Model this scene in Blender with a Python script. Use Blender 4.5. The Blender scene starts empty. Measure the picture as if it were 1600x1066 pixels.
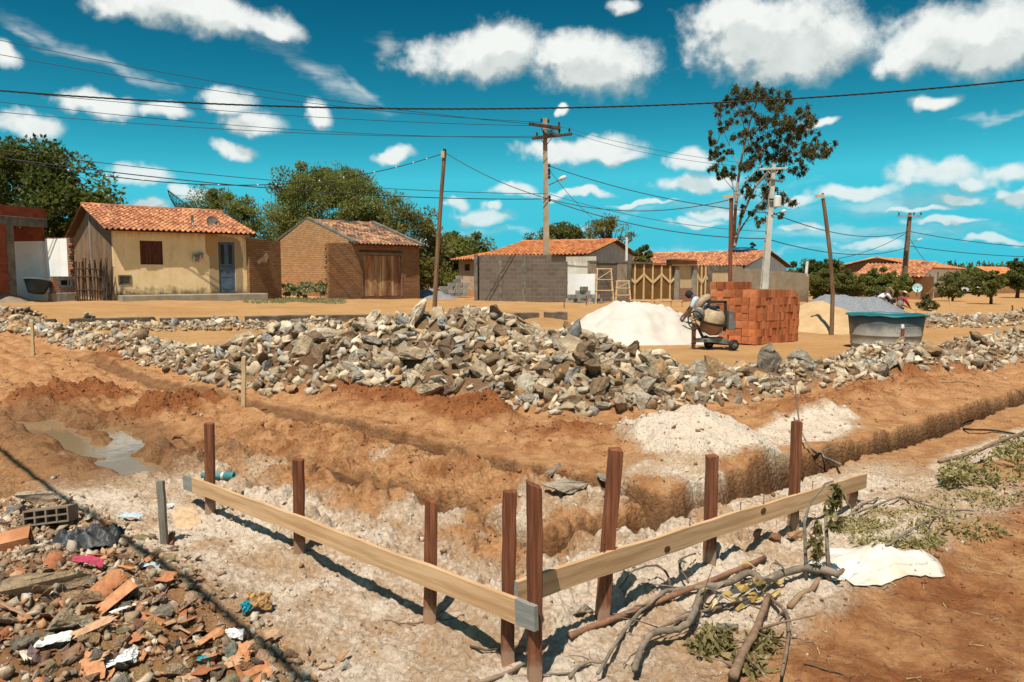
import bpy, bmesh, math, random
import numpy as np
from mathutils import Vector, Matrix, Euler
random.seed(11)
RNG = np.random.default_rng(11)
R = math.radians
SC = bpy.context.scene
COL = SC.collection

# ------------------------------------------------------------------ camera, sun, sky, exposure
F, HOR, CAMZ = 1155.0, 430.0, 1.7            # focal length (px of a 1600 px wide photo), horizon row, eye height
PITCH = math.atan((533 - HOR) / F)
cam_d = bpy.data.cameras.new('camera')
cam_d.sensor_width = 36.0
cam_d.lens = 36.0 * F / 1600.0
cam_d.clip_start = 0.05
cam_d.clip_end = 6000
cam = bpy.data.objects.new('camera', cam_d)
cam.location = (0, 0, CAMZ)
cam.rotation_euler = (math.pi / 2 - PITCH, 0, 0)
COL.objects.link(cam)
SC.camera = cam

SUN_EL, SUN_AZ = R(63), math.atan2(-0.36, -0.93)       # azimuth measured from +Y towards +X
SUN_DIR = Vector((math.cos(SUN_EL) * math.sin(SUN_AZ), math.cos(SUN_EL) * math.cos(SUN_AZ), math.sin(SUN_EL)))
sun_d = bpy.data.lights.new('sun', 'SUN')
sun_d.energy = 5.0
sun_d.angle = R(0.5)
sun_d.color = (1.0, 0.93, 0.82)
sun = bpy.data.objects.new('sun', sun_d)
sun.rotation_euler = SUN_DIR.to_track_quat('Z', 'Y').to_euler()
sun.location = (0, 0, 30)
COL.objects.link(sun)

vs = SC.view_settings
vs.view_transform = 'Standard'
vs.look = 'None'
vs.exposure = 0.30
vs.gamma = 1.0
vs.use_curve_mapping = False
SC.cycles.max_bounces = 6
SC.cycles.transparent_max_bounces = 6


def ray(px, py):
    a, b = (px - 800) / F, (533 - py) / F
    cp, sp = math.cos(PITCH), math.sin(PITCH)
    return Vector((a, cp + sp * b, -sp + cp * b))


def P(px, py, Y):
    d = ray(px, py)
    s = Y / d.y
    return Vector((d.x * s, Y, CAMZ + d.z * s))


# ---- node helpers
def setin(nt, sock, v):
    if isinstance(v, bpy.types.NodeSocket):
        nt.links.new(v, sock)
    elif isinstance(v, (tuple, list)) and len(v) == 3 and sock.type == 'RGBA':
        sock.default_value = (*v, 1)
    else:
        sock.default_value = v


def nd(nt, typ, ins=None, **props):
    n = nt.nodes.new('ShaderNode' + typ)
    for k, v in props.items():
        setattr(n, k, v)
    for k, v in (ins or {}).items():
        setin(nt, n.inputs[k], v)
    return n


def math_(nt, op, a, b=0.0, c=0.0, clamp=False):
    n = nd(nt, 'Math', {0: a, 1: b, 2: c}, operation=op, use_clamp=clamp)
    return n.outputs[0]


def mix(nt, fac, a, b, blend='MIX'):
    n = nt.nodes.new('ShaderNodeMix')
    n.data_type = 'RGBA'
    n.blend_type = blend
    setin(nt, n.inputs[0], fac)
    setin(nt, n.inputs[6], a)
    setin(nt, n.inputs[7], b)
    return n.outputs[2]


def sstep(nt, v, lo, hi):
    n = nd(nt, 'MapRange', {0: v, 1: lo, 2: hi, 3: 0.0, 4: 1.0}, interpolation_type='SMOOTHSTEP')
    return n.outputs[0]


# ---- world: Nishita sky graded towards teal, clouds as soft shapes on the sky sphere
def build_world():
    w = bpy.data.worlds.new('World')
    SC.world = w
    w.use_nodes = True
    nt = w.node_tree
    nt.nodes.clear()
    # (px, py, half width, half height, rotation) of every cloud in the picture of the sky
    puffs = [(225, 2, 92, 34, 0), (330, 22, 100, 30, 0), (420, 38, 50, 20, -8), (740, 92, 108, 38, 0), (790, 68, 60, 38, 0),
             (930, 105, 98, 46, 0), (885, 80, 60, 36, 0), (1205, 45, 118, 58, 0), (1225, 85, 120, 42, 0), (1130, 20, 70, 30, 0), (1300, 60, 48, 40, 0),
             (1450, 60, 72, 50, 0), (1560, 60, 90, 62, 0), (1410, 100, 40, 30, 0), (975, 8, 26, 15, 0),
             (160, 166, 55, 20, 0), (250, 174, 50, 16, 0), (355, 160, 42, 24, 0), (395, 192, 45, 19, 0), (497, 180, 20, 24, 0),
             (52, 196, 46, 18, 0), (-5, 82, 30, 20, 0), (365, 233, 34, 13, 0), (220, 274, 46, 17, 0), (290, 298, 36, 14, 0), (225, 318, 30, 9, 0),
             (612, 240, 32, 12, 0), (920, 235, 80, 24, 0), (860, 238, 60, 18, 0), (960, 247, 45, 12, 0), (1085, 284, 74, 16, 0), (1080, 247, 42, 16, 0), (873, 178, 14, 7, 0),
             (1465, 270, 64, 26, 0), (1520, 288, 30, 10, 0), (1578, 270, 40, 19, 0), (1467, 162, 36, 14, 0), (1500, 312, 44, 11, 0), (1592, 303, 20, 11, 0),
             (750, 340, 50, 13, 0), (720, 318, 19, 11, 0), (770, 322, 12, 8, 0), (797, 298, 40, 11, 0), (1115, 335, 38, 13, 0), (1090, 352, 40, 7, 0),
             (1340, 300, 70, 13, 0), (1255, 358, 40, 8, 0), (1370, 381, 48, 9, 0), (1240, 312, 40, 9, 0), (1480, 350, 60, 7, 0), (1555, 378, 50, 8, 0), (1440, 330, 50, 6, 0),
             (900, 300, 60, 6, 0), (1000, 318, 50, 5, 0), (700, 380, 40, 8, 0), (1280, 195, 26, 7, 0),
             (-160, 120, 90, 40, 0), (1790, 150, 110, 50, 0), (700, -160, 160, 60, 0)]
    wisps = [(150, 92, 165, 13, -20), (40, 52, 50, 12, -18), (500, 118, 130, 20, -28), (560, 140, 60, 9, -35), (1180, 300, 90, 10, 6), (1400, 320, 220, 22, 0),
             (1350, 365, 260, 16, 0), (1530, 275, 120, 10, 4), (1560, 180, 90, 6, 5), (1100, 320, 200, 10, 4), (610, 70, 30, 22, 0), (1180, 395, 300, 9, 0), (850, 360, 200, 8, 0), (300, 385, 400, 10, 0)]

    g = bpy.data.node_groups.new('cloud_density', 'ShaderNodeTree')
    g.interface.new_socket('Vector', in_out='INPUT', socket_type='NodeSocketVector')
    g.interface.new_socket('Density', in_out='OUTPUT', socket_type='NodeSocketFloat')
    gi = g.nodes.new('NodeGroupInput')
    go = g.nodes.new('NodeGroupOutput')
    vec = gi.outputs[0]
    sp = nd(g, 'SeparateXYZ', {0: vec})
    az = math_(g, 'ARCTAN2', sp.outputs[0], sp.outputs[1])
    el = math_(g, 'ARCSINE', sp.outputs[2])
    p = nd(g, 'CombineXYZ', {0: az, 1: el}).outputs[0]
    nz = nd(g, 'TexNoise', {'Vector': vec, 'Scale': 17.0, 'Detail': 3.0, 'Roughness': 0.55})
    off = nd(g, 'VectorMath', {0: nz.outputs['Color'], 1: (0.5, 0.5, 0.5)}, operation='SUBTRACT').outputs[0]
    off = nd(g, 'VectorMath', {0: off, 1: (0.055, 0.040, 0)}, operation='MULTIPLY').outputs[0]
    pw = nd(g, 'VectorMath', {0: p, 1: off}, operation='ADD').outputs[0]

    def az_el(px, py):
        d = ray(px, py).normalized()
        return math.atan2(d.x, d.y), math.asin(d.z)

    def union(lst, grow, base):
        acc = None
        src = base
        for i, (px, py, sx, sy, rot) in enumerate(lst):
            a, e = az_el(px, py)
            k = 1.0 / (F * ray(px, py).length)
            sx, sy = sx * k * grow / math.cos(e), sy * k * grow
            if acc is not None and i % 8 == 0:      # chained, so that few values are alive at once
                src = nd(g, 'VectorMath', {0: acc, 1: (1e-7, 1e-7, 0), 2: base}, operation='MULTIPLY_ADD').outputs[0]
            if rot:
                m = nd(g, 'Mapping', {'Vector': src, 'Location': (a, e, 0), 'Rotation': (0, 0, R(rot)), 'Scale': (sx, sy, 1)}, vector_type='TEXTURE').outputs[0]
            else:
                m = nd(g, 'VectorMath', {0: src, 1: (1 / sx, 1 / sy, 0), 2: (-a / sx, -e / sy, 0)}, operation='MULTIPLY_ADD').outputs[0]
            ln = nd(g, 'VectorMath', {0: m}, operation='LENGTH').outputs['Value']
            acc = ln if acc is None else math_(g, 'SMOOTH_MIN', acc, ln, 0.35)
        return acc
    n2 = nd(g, 'TexNoise', {'Vector': vec, 'Scale': 34.0, 'Detail': 5.0, 'Roughness': 0.6}).outputs['Fac']
    n2 = math_(g, 'MULTIPLY', math_(g, 'SUBTRACT', n2, 0.5), 1.05)
    d1 = math_(g, 'ADD', math_(g, 'SUBTRACT', 1.0, union(puffs, 1.14, pw)), n2)
    d1 = sstep(g, d1, -0.08, 0.56)
    n3 = nd(g, 'TexNoise', {'Vector': nd(g, 'Mapping', {'Vector': vec, 'Scale': (10, 10, 40)}).outputs[0], 'Scale': 1.2, 'Detail': 4.0, 'Roughness': 0.65}).outputs['Fac']
    d2 = math_(g, 'ADD', math_(g, 'SUBTRACT', 1.0, union(wisps, 1.15, pw)), math_(g, 'MULTIPLY', math_(g, 'SUBTRACT', n3, 0.5), 2.2))
    d2 = math_(g, 'MULTIPLY', sstep(g, d2, 0.0, 1.3), 0.5)
    # unseen broken cloud, added above and behind the camera as neutral fill light
    rest = math_(g, 'MAXIMUM', sstep(g, sp.outputs[2], 0.50, 0.66), sstep(g, math_(g, 'MULTIPLY', sp.outputs[1], -1.0), -0.25, 0.1))
    nr = nd(g, 'TexNoise', {'Vector': vec, 'Scale': 3.2, 'Detail': 4.0, 'Roughness': 0.6}).outputs['Fac']
    d3 = math_(g, 'MULTIPLY', sstep(g, nr, 0.54, 0.68), rest)
    g.links.new(math_(g, 'MAXIMUM', math_(g, 'MAXIMUM', d1, d2), d3), go.inputs[0])

    tc = nd(nt, 'TexCoord')
    dirv = tc.outputs['Generated']
    sky = nd(nt, 'TexSky', sky_type='NISHITA', sun_disc=False, sun_elevation=SUN_EL, sun_rotation=SUN_AZ % (2 * math.pi), altitude=300.0, air_density=1.0, dust_density=0.6, ozone_density=1.6)
    # deepen the Nishita blue towards the teal of the photograph, channel by channel
    sx = nd(nt, 'SeparateXYZ', {0: sky.outputs[0]})
    ch = []
    for k in range(3):
        q = math_(nt, 'MINIMUM', math_(nt, 'DIVIDE', sx.outputs[1], SKY_RAW[1]), 1.06)
        ch.append(math_(nt, 'MULTIPLY', math_(nt, 'POWER', q, SKY_POW[k]), SKY_LOW[k]))
    skyc = nd(nt, 'CombineXYZ', {0: ch[0], 1: ch[1], 2: ch[2]}).outputs[0]

    def dens(v):
        n = nt.nodes.new('ShaderNodeGroup')
        n.node_tree = g
        nt.links.new(v, n.inputs[0])
        return n.outputs[0]
    up = nd(nt, 'VectorMath', {0: nd(nt, 'VectorMath', {0: dirv, 1: (-0.008, 0, 0.030)}, operation='ADD').outputs[0]}, operation='NORMALIZE').outputs[0]
    d0, dU = dens(dirv), dens(up)
    sh = sstep(nt, math_(nt, 'SUBTRACT', d0, dU), -0.55, 0.5)
    grain = nd(nt, 'TexNoise', {'Vector': dirv, 'Scale': 26.0, 'Detail': 3.0, 'Roughness': 0.6}).outputs['Fac']
    sh = math_(nt, 'ADD', sh, math_(nt, 'MULTIPLY', math_(nt, 'SUBTRACT', grain, 0.5), 0.9), clamp=True)
    cc = mix(nt, sh, CLOUD_GREY, CLOUD_WHITE)
    low = sstep(nt, nd(nt, 'SeparateXYZ', {0: dirv}).outputs[2], -0.02, 0.22)
    dd = math_(nt, 'MULTIPLY', d0, math_(nt, 'ADD', 0.62, math_(nt, 'MULTIPLY', low, 0.36)))
    colr = mix(nt, dd, skyc, cc)
    bg = nd(nt, 'Background', {'Color': colr, 'Strength': 0.1})
    out = nd(nt, 'OutputWorld', {'Surface': bg.outputs[0]})
    w.cycles.sampling_method = 'MANUAL'
    w.cycles.sample_map_resolution = 512


SKY_RAW, SKY_LOW, SKY_POW = (3.27, 4.71, 6.02), (0.42, 4.1, 5.3), (4.0, 2.2, 1.65)
CLOUD_GREY = (3.7, 4.3, 4.25)
CLOUD_WHITE = (7.5, 7.7, 7.4)
build_world()

# ------------------------------------------------------------------ mesh and naming helpers


def tag(o, label=None, cat=None, group=None, kind=None):
    if label:
        o['label'] = label
    if cat:
        o['category'] = cat
        kind = kind or 'thing'
    if group:
        o['group'] = group
    if kind:
        o['kind'] = kind
    return o


def thing(name, label, cat, loc=(0, 0, 0), rz=0.0, group=None):
    o = bpy.data.objects.new(name, None)
    o.empty_display_size = 0.2
    o.location = loc
    o.rotation_euler = (0, 0, rz)
    COL.objects.link(o)
    return tag(o, label, cat, group)


class MB:
    """collects pieces and links them as one mesh object"""

    def __init__(s):
        s.v, s.f, s.m, s.t, s.n = [], [], [], [], 0

    def add(s, vs, fs, m=0, t=None):
        b = len(s.v)
        s.v.extend([tuple(p) for p in vs])
        t = random.random() if t is None else t
        for f in fs:
            s.f.append([b + i for i in f])
            s.m.append(m)
            s.t.append(t)
        return s

    def box(s, x0, y0, z0, x1, y1, z1, m=0, t=None, M=None):
        vs = [Vector(p) for p in ((x0, y0, z0), (x1, y0, z0), (x1, y1, z0), (x0, y1, z0), (x0, y0, z1), (x1, y0, z1), (x1, y1, z1), (x0, y1, z1))]
        if M is not None:
            vs = [M @ p for p in vs]
        return s.add(vs, [(0, 3, 2, 1), (4, 5, 6, 7), (0, 1, 5, 4), (1, 2, 6, 5), (2, 3, 7, 6), (3, 0, 4, 7)], m, t)

    def bar(s, p0, p1, w, d=None, m=0, t=None, w1=None, up=None):
        """square bar from p0 to p1, w x d at p0 (w1 scale at p1)"""
        p0, p1 = Vector(p0), Vector(p1)
        d = w if d is None else d
        k = 1.0 if w1 is None else w1
        ax = (p1 - p0).normalized()
        up = Vector(up) if up is not None else (Vector((0, 1, 0)) if abs(ax.y) < 0.9 else Vector((0, 0, 1)))
        sx = ax.cross(up).normalized()
        sy = sx.cross(ax).normalized()
        vs = []
        for p, q in ((p0, 1.0), (p1, k)):
            for a, b in ((-1, -1), (1, -1), (1, 1), (-1, 1)):
                vs.append(p + sx * (a * w * q / 2) + sy * (b * d * q / 2))
        return s.add(vs, [(0, 1, 2, 3), (7, 6, 5, 4), (0, 4, 5, 1), (1, 5, 6, 2), (2, 6, 7, 3), (3, 7, 4, 0)], m, t)

    def tube(s, pts, rads, n=8, m=0, t=None, cap=True, jit=0.0):
        pts = [Vector(p) for p in pts]
        if not isinstance(rads, (list, tuple)):
            rads = [rads] * len(pts)
        rings = []
        prev = None
        for i, p in enumerate(pts):
            a = pts[min(i + 1, len(pts) - 1)] - pts[max(i - 1, 0)]
            if a.length < 1e-6:
                a = Vector((0, 0, 1))
            a.normalize()
            if prev is None:
                sx = a.orthogonal().normalized()
            else:
                sx = (prev - a * prev.dot(a))
                sx = sx.normalized() if sx.length > 1e-5 else a.orthogonal().normalized()
            prev = sx
            sy = a.cross(sx)
            ring = []
            for k in range(n):
                an = 2 * math.pi * k / n
                r = rads[i] * (1 + (random.uniform(-jit, jit) if jit else 0))
                ring.append(p + sx * (math.cos(an) * r) + sy * (math.sin(an) * r))
            rings.append(ring)
        vs = [q for r in rings for q in r]
        fs = []
        for i in range(len(pts) - 1):
            for k in range(n):
                a, b = i * n + k, i * n + (k + 1) % n
                fs.append((a, b, b + n, a + n))
        if cap:
            fs.append(tuple(range(n - 1, -1, -1)))
            fs.append(tuple(range((len(pts) - 1) * n, len(pts) * n)))
        return s.add(vs, fs, m, t)

    def lathe(s, prof, n=24, M=None, m=0, t=None, cap0=False, cap1=False):
        vs, fs = [], []
        for (r, z) in prof:
            for k in range(n):
                a = 2 * math.pi * k / n
                p = Vector((r * math.cos(a), r * math.sin(a), z))
                vs.append(M @ p if M is not None else p)
        for i in range(len(prof) - 1):
            for k in range(n):
                a, b = i * n + k, i * n + (k + 1) % n
                fs.append((a, b, b + n, a + n))
        if cap0:
            fs.append(tuple(range(n - 1, -1, -1)))
        if cap1:
            fs.append(tuple(range((len(prof) - 1) * n, len(prof) * n)))
        return s.add(vs, fs, m, t)

    def prism(s, outline, y0, y1, m=0, t=None, M=None, axis='y'):
        """outline (u, z) counter-clockwise seen from -y, extruded y0..y1 (axis 'x': along x, outline is (y, z))"""
        n = len(outline)
        vs = []
        for e in (y0, y1):
            for (u, z) in outline:
                p = Vector((u, e, z)) if axis == 'y' else (Vector((e, u, z)) if axis == 'x' else Vector((u, z, e)))
                vs.append(M @ p if M is not None else p)
        fs = [tuple(range(n)), tuple(range(2 * n - 1, n - 1, -1))]
        for i in range(n):
            j = (i + 1) % n
            fs.append((i, i + n, j + n, j))
        return s.add(vs, fs, m, t)

    def cells(s, us, zs, solid, y0, y1, m=0, t=None, M=None):
        """wall of rectangular cells, solid(i, j) tells which are filled; real openings with reveals"""
        def q(pts):
            s.add([M @ Vector(p) if M is not None else Vector(p) for p in pts], [(0, 1, 2, 3)], m, t)
        nu, nz = len(us) - 1, len(zs) - 1
        S = lambda i, j: 0 <= i < nu and 0 <= j < nz and solid(i, j)
        for i in range(nu):
            for j in range(nz):
                if not S(i, j):
                    continue
                a, b, c, d = us[i], us[i + 1], zs[j], zs[j + 1]
                q([(a, y0, c), (b, y0, c), (b, y0, d), (a, y0, d)])
                q([(b, y1, c), (a, y1, c), (a, y1, d), (b, y1, d)])
                if not S(i - 1, j):
                    q([(a, y1, c), (a, y0, c), (a, y0, d), (a, y1, d)])
                if not S(i + 1, j):
                    q([(b, y0, c), (b, y1, c), (b, y1, d), (b, y0, d)])
                if not S(i, j - 1):
                    q([(a, y1, c), (b, y1, c), (b, y0, c), (a, y0, c)])
                if not S(i, j + 1):
                    q([(a, y0, d), (b, y0, d), (b, y1, d), (a, y1, d)])
        return s

    def holed(s, x0, x1, z0, z1, holes, y0, y1, m=0, t=None, M=None):
        """wall with rectangular holes [(u0, u1, z0, z1)]"""
        us = sorted({x0, x1, *[h[0] for h in holes], *[h[1] for h in holes]})
        zs = sorted({z0, z1, *[h[2] for h in holes], *[h[3] for h in holes]})

        def solid(i, j):
            u, z = (us[i] + us[i + 1]) / 2, (zs[j] + zs[j + 1]) / 2
            return not any(h[0] < u < h[1] and h[2] < z < h[3] for h in holes)
        return s.cells(us, zs, solid, y0, y1, m, t, M)

    def mesh(s, name, mats, smooth=False, uv=True):
        me = bpy.data.meshes.new(name)
        me.from_pydata(s.v, [], s.f)
        for mm in (mats if isinstance(mats, (list, tuple)) else [mats]):
            me.materials.append(mm)
        nf = len(me.polygons)
        me.polygons.foreach_set('material_index', np.array(s.m, np.int32))
        if smooth:
            me.polygons.foreach_set('use_smooth', np.ones(nf, bool))
        at = me.attributes.new('tint', 'FLOAT', 'FACE')
        at.data.foreach_set('value', np.array(s.t, np.float32))
        if uv:
            ul = me.uv_layers.new(name='UVMap')
            nl = len(me.loops)
            co = np.empty(len(me.vertices) * 3, np.float32)
            me.vertices.foreach_get('co', co)
            co = co.reshape(-1, 3)
            vi = np.empty(nl, np.int32)
            me.loops.foreach_get('vertex_index', vi)
            nr = np.empty(nf * 3, np.float32)
            me.polygons.foreach_get('normal', nr)
            nr = np.abs(nr.reshape(-1, 3))
            lt = np.empty(nf, np.int32)
            me.polygons.foreach_get('loop_total', lt)
            ax = np.repeat(np.argmax(nr * np.array([1, 1.02, 1.0]), axis=1), lt)
            c = co[vi]
            u = np.where(ax == 0, c[:, 1], c[:, 0])
            v = np.where(ax == 2, c[:, 1], c[:, 2])
            ul.data.foreach_set('uv', np.stack([u, v], 1).astype(np.float32).ravel())
        return me

    def build(s, name, mats, parent=None, smooth=False, bevel=0.0, seg=1, angle=40):
        o = bpy.data.objects.new(name, s.mesh(name, mats, smooth))
        COL.objects.link(o)
        if parent is not None:
            o.parent = parent
        if bevel:
            md = o.modifiers.new('bevel', 'BEVEL')
            md.width = bevel
            md.segments = seg
            md.limit_method = 'ANGLE'
            md.angle_limit = R(angle)
        return o


def link_mesh(name, me, parent=None, loc=None, rot=None, scale=None):
    o = bpy.data.objects.new(name, me)
    COL.objects.link(o)
    if parent is not None:
        o.parent = parent
    if loc is not None:
        o.location = loc
    if rot is not None:
        o.rotation_euler = rot
    if scale is not None:
        o.scale = scale
    return o


def np_mesh(name, V, Fq, mats, col=None, tint=None, smooth=False):
    """mesh from numpy arrays: V (n, 3), Fq (m, k) faces of one size; col (n, 3) point colour, tint (n,)"""
    me = bpy.data.meshes.new(name)
    V = np.ascontiguousarray(V, np.float32)
    Fq = np.ascontiguousarray(Fq, np.int32)
    m, k = Fq.shape
    me.vertices.add(len(V))
    me.vertices.foreach_set('co', V.ravel())
    me.loops.add(m * k)
    me.loops.foreach_set('vertex_index', Fq.ravel())
    me.polygons.add(m)
    me.polygons.foreach_set('loop_start', np.arange(0, m * k, k, dtype=np.int32))
    me.polygons.foreach_set('loop_total', np.full(m, k, np.int32))
    if smooth:
        me.polygons.foreach_set('use_smooth', np.ones(m, bool))
    for mm in (mats if isinstance(mats, (list, tuple)) else [mats]):
        me.materials.append(mm)
    if col is not None:
        a = me.attributes.new('col', 'FLOAT_COLOR', 'POINT')
        a.data.foreach_set('color', np.concatenate([col, np.ones((len(col), 1))], 1).astype(np.float32).ravel())
    if tint is not None:
        a = me.attributes.new('tint', 'FLOAT', 'POINT')
        a.data.foreach_set('value', np.asarray(tint, np.float32))
    me.update(calc_edges=True)
    me.validate()
    return me


# ------------------------------------------------------------------ materials
def newmat(name):
    m = bpy.data.materials.new(name)
    m.use_nodes = True
    return m, m.node_tree, m.node_tree.nodes['Principled BSDF']


def M(name, c1, c2=None, scale=4.0, rough=0.85, bump=0.3, bscale=25.0, bdist=0.01, metal=0.0, tint=0.0, objcol=False, attr=False,
      streak=0.0, stretch=None, spec=0.25, spots=None, dust=None):
    m, nt, bs = newmat(name)
    tc = nd(nt, 'TexCoord')
    vec = tc.outputs['Object']
    if stretch:
        vec = nd(nt, 'Mapping', {'Vector': vec, 'Scale': stretch}).outputs[0]
    n1 = nd(nt, 'TexNoise', {'Vector': vec, 'Scale': scale, 'Detail': 7.0, 'Roughness': 0.62}).outputs['Fac']
    f = sstep(nt, n1, 0.33, 0.67)
    c2 = c2 or tuple(x * 0.75 for x in c1)
    col = mix(nt, f, c1, c2)
    if spots:
        n3 = nd(nt, 'TexNoise', {'Vector': vec, 'Scale': spots[0], 'Detail': 4.0, 'Roughness': 0.6}).outputs['Fac']
        col = mix(nt, sstep(nt, n3, spots[1], spots[1] + 0.08), col, spots[2])
    if streak:
        sv = nd(nt, 'Mapping', {'Vector': tc.outputs['Object'], 'Scale': (5, 5, 0.35)}).outputs[0]
        ns = nd(nt, 'TexNoise', {'Vector': sv, 'Scale': 1.0, 'Detail': 6.0, 'Roughness': 0.6}).outputs['Fac']
        col = mix(nt, math_(nt, 'MULTIPLY', sstep(nt, ns, 0.45, 0.75), streak), col, (0.05, 0.035, 0.022))
    if dust:      # dried mud splashed on the foot
        oz = nd(nt, 'SeparateXYZ', {0: tc.outputs['Object']}).outputs[2]
        nm = nd(nt, 'TexNoise', {'Vector': tc.outputs['Object'], 'Scale': 22.0, 'Detail': 5.0}).outputs['Fac']
        q = math_(nt, 'ADD', oz, math_(nt, 'MULTIPLY', math_(nt, 'SUBTRACT', nm, 0.5), dust * 2.2))
        col = mix(nt, math_(nt, 'MULTIPLY', math_(nt, 'SUBTRACT', 1.0, sstep(nt, q, dust * 0.3, dust * 1.4)), 0.55), col, (0.46, 0.33, 0.22))
    if tint:
        a = nd(nt, 'Attribute', attribute_name='tint').outputs['Fac']
        v = math_(nt, 'ADD', 1.0, math_(nt, 'MULTIPLY', math_(nt, 'SUBTRACT', a, 0.5), tint))
        col = nd(nt, 'HueSaturation', {'Color': col, 'Value': v, 'Hue': math_(nt, 'ADD', 0.49, math_(nt, 'MULTIPLY', a, 0.02))}).outputs[0]
    if objcol:
        col = mix(nt, 1.0, col, nd(nt, 'ObjectInfo').outputs['Color'], 'MULTIPLY')
    if attr:
        col = mix(nt, 1.0, col, nd(nt, 'Attribute', attribute_name='col').outputs['Color'], 'MULTIPLY')
    setin(nt, bs.inputs['Base Color'], col)
    bs.inputs['Roughness'].default_value = rough
    bs.inputs['Metallic'].default_value = metal
    bs.inputs['Specular IOR Level'].default_value = spec
    if bump:
        nb = nd(nt, 'TexNoise', {'Vector': vec, 'Scale': bscale, 'Detail': 8.0, 'Roughness': 0.65}).outputs['Fac']
        b = nd(nt, 'Bump', {'Strength': bump, 'Distance': bdist, 'Height': nb})
        nt.links.new(b.outputs[0], bs.inputs['Normal'])
    return m


def brickmat(name, c1, c2, mortar, bw, bh, ms, bump=0.5, dirt=(0.12, 0.07, 0.04), dirtamt=0.35, offset=0.5, base=0.0, rough=0.9):
    m, nt, bs = newmat(name)
    tc = nd(nt, 'TexCoord')
    uv = tc.outputs['UV']
    wob = nd(nt, 'TexNoise', {'Vector': uv, 'Scale': 3.0, 'Detail': 3.0})
    off = nd(nt, 'VectorMath', {0: wob.outputs['Color'], 1: (0.5, 0.5, 0.5)}, operation='SUBTRACT').outputs[0]
    off = nd(nt, 'VectorMath', {0: off, 1: (0.03, 0.03, 0)}, operation='MULTIPLY').outputs[0]
    v = nd(nt, 'VectorMath', {0: uv, 1: off}, operation='ADD').outputs[0]
    br = nd(nt, 'TexBrick', {'Vector': v, 'Color1': c1, 'Color2': c2, 'Mortar': mortar, 'Scale': 1.0, 'Mortar Size': ms, 'Mortar Smooth': 0.3, 'Bias': 0.0,
                             'Brick Width': bw, 'Row Height': bh}, offset=offset, squash=1.0)
    n1 = nd(nt, 'TexNoise', {'Vector': uv, 'Scale': 0.9, 'Detail': 8.0, 'Roughness': 0.68}).outputs['Fac']
    col = mix(nt, math_(nt, 'MULTIPLY', sstep(nt, n1, 0.45, 0.75), dirtamt), br.outputs['Color'], dirt)
    n2 = nd(nt, 'TexNoise', {'Vector': uv, 'Scale': 14.0, 'Detail': 6.0, 'Roughness': 0.7}).outputs['Fac']
    col = nd(nt, 'HueSaturation', {'Color': col, 'Value': math_(nt, 'ADD', 0.72, math_(nt, 'MULTIPLY', n2, 0.56))}).outputs[0]
    if base:
        vz = nd(nt, 'SeparateXYZ', {0: uv}).outputs[1]
        f = math_(nt, 'ADD', vz, math_(nt, 'MULTIPLY', math_(nt, 'SUBTRACT', n1, 0.5), 0.9))
        col = mix(nt, math_(nt, 'MULTIPLY', math_(nt, 'SUBTRACT', 1.0, sstep(nt, f, 0.1, 0.5)), base), col, dirt)
    setin(nt, bs.inputs['Base Color'], col)
    bs.inputs['Roughness'].default_value = rough
    bs.inputs['Specular IOR Level'].default_value = 0.2
    h = math_(nt, 'ADD', math_(nt, 'MULTIPLY', br.outputs['Fac'], -1.0), math_(nt, 'MULTIPLY', n2, 0.6))
    b = nd(nt, 'Bump', {'Strength': bump, 'Distance': 0.02, 'Height': h})
    nt.links.new(b.outputs[0], bs.inputs['Normal'])
    return m


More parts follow.
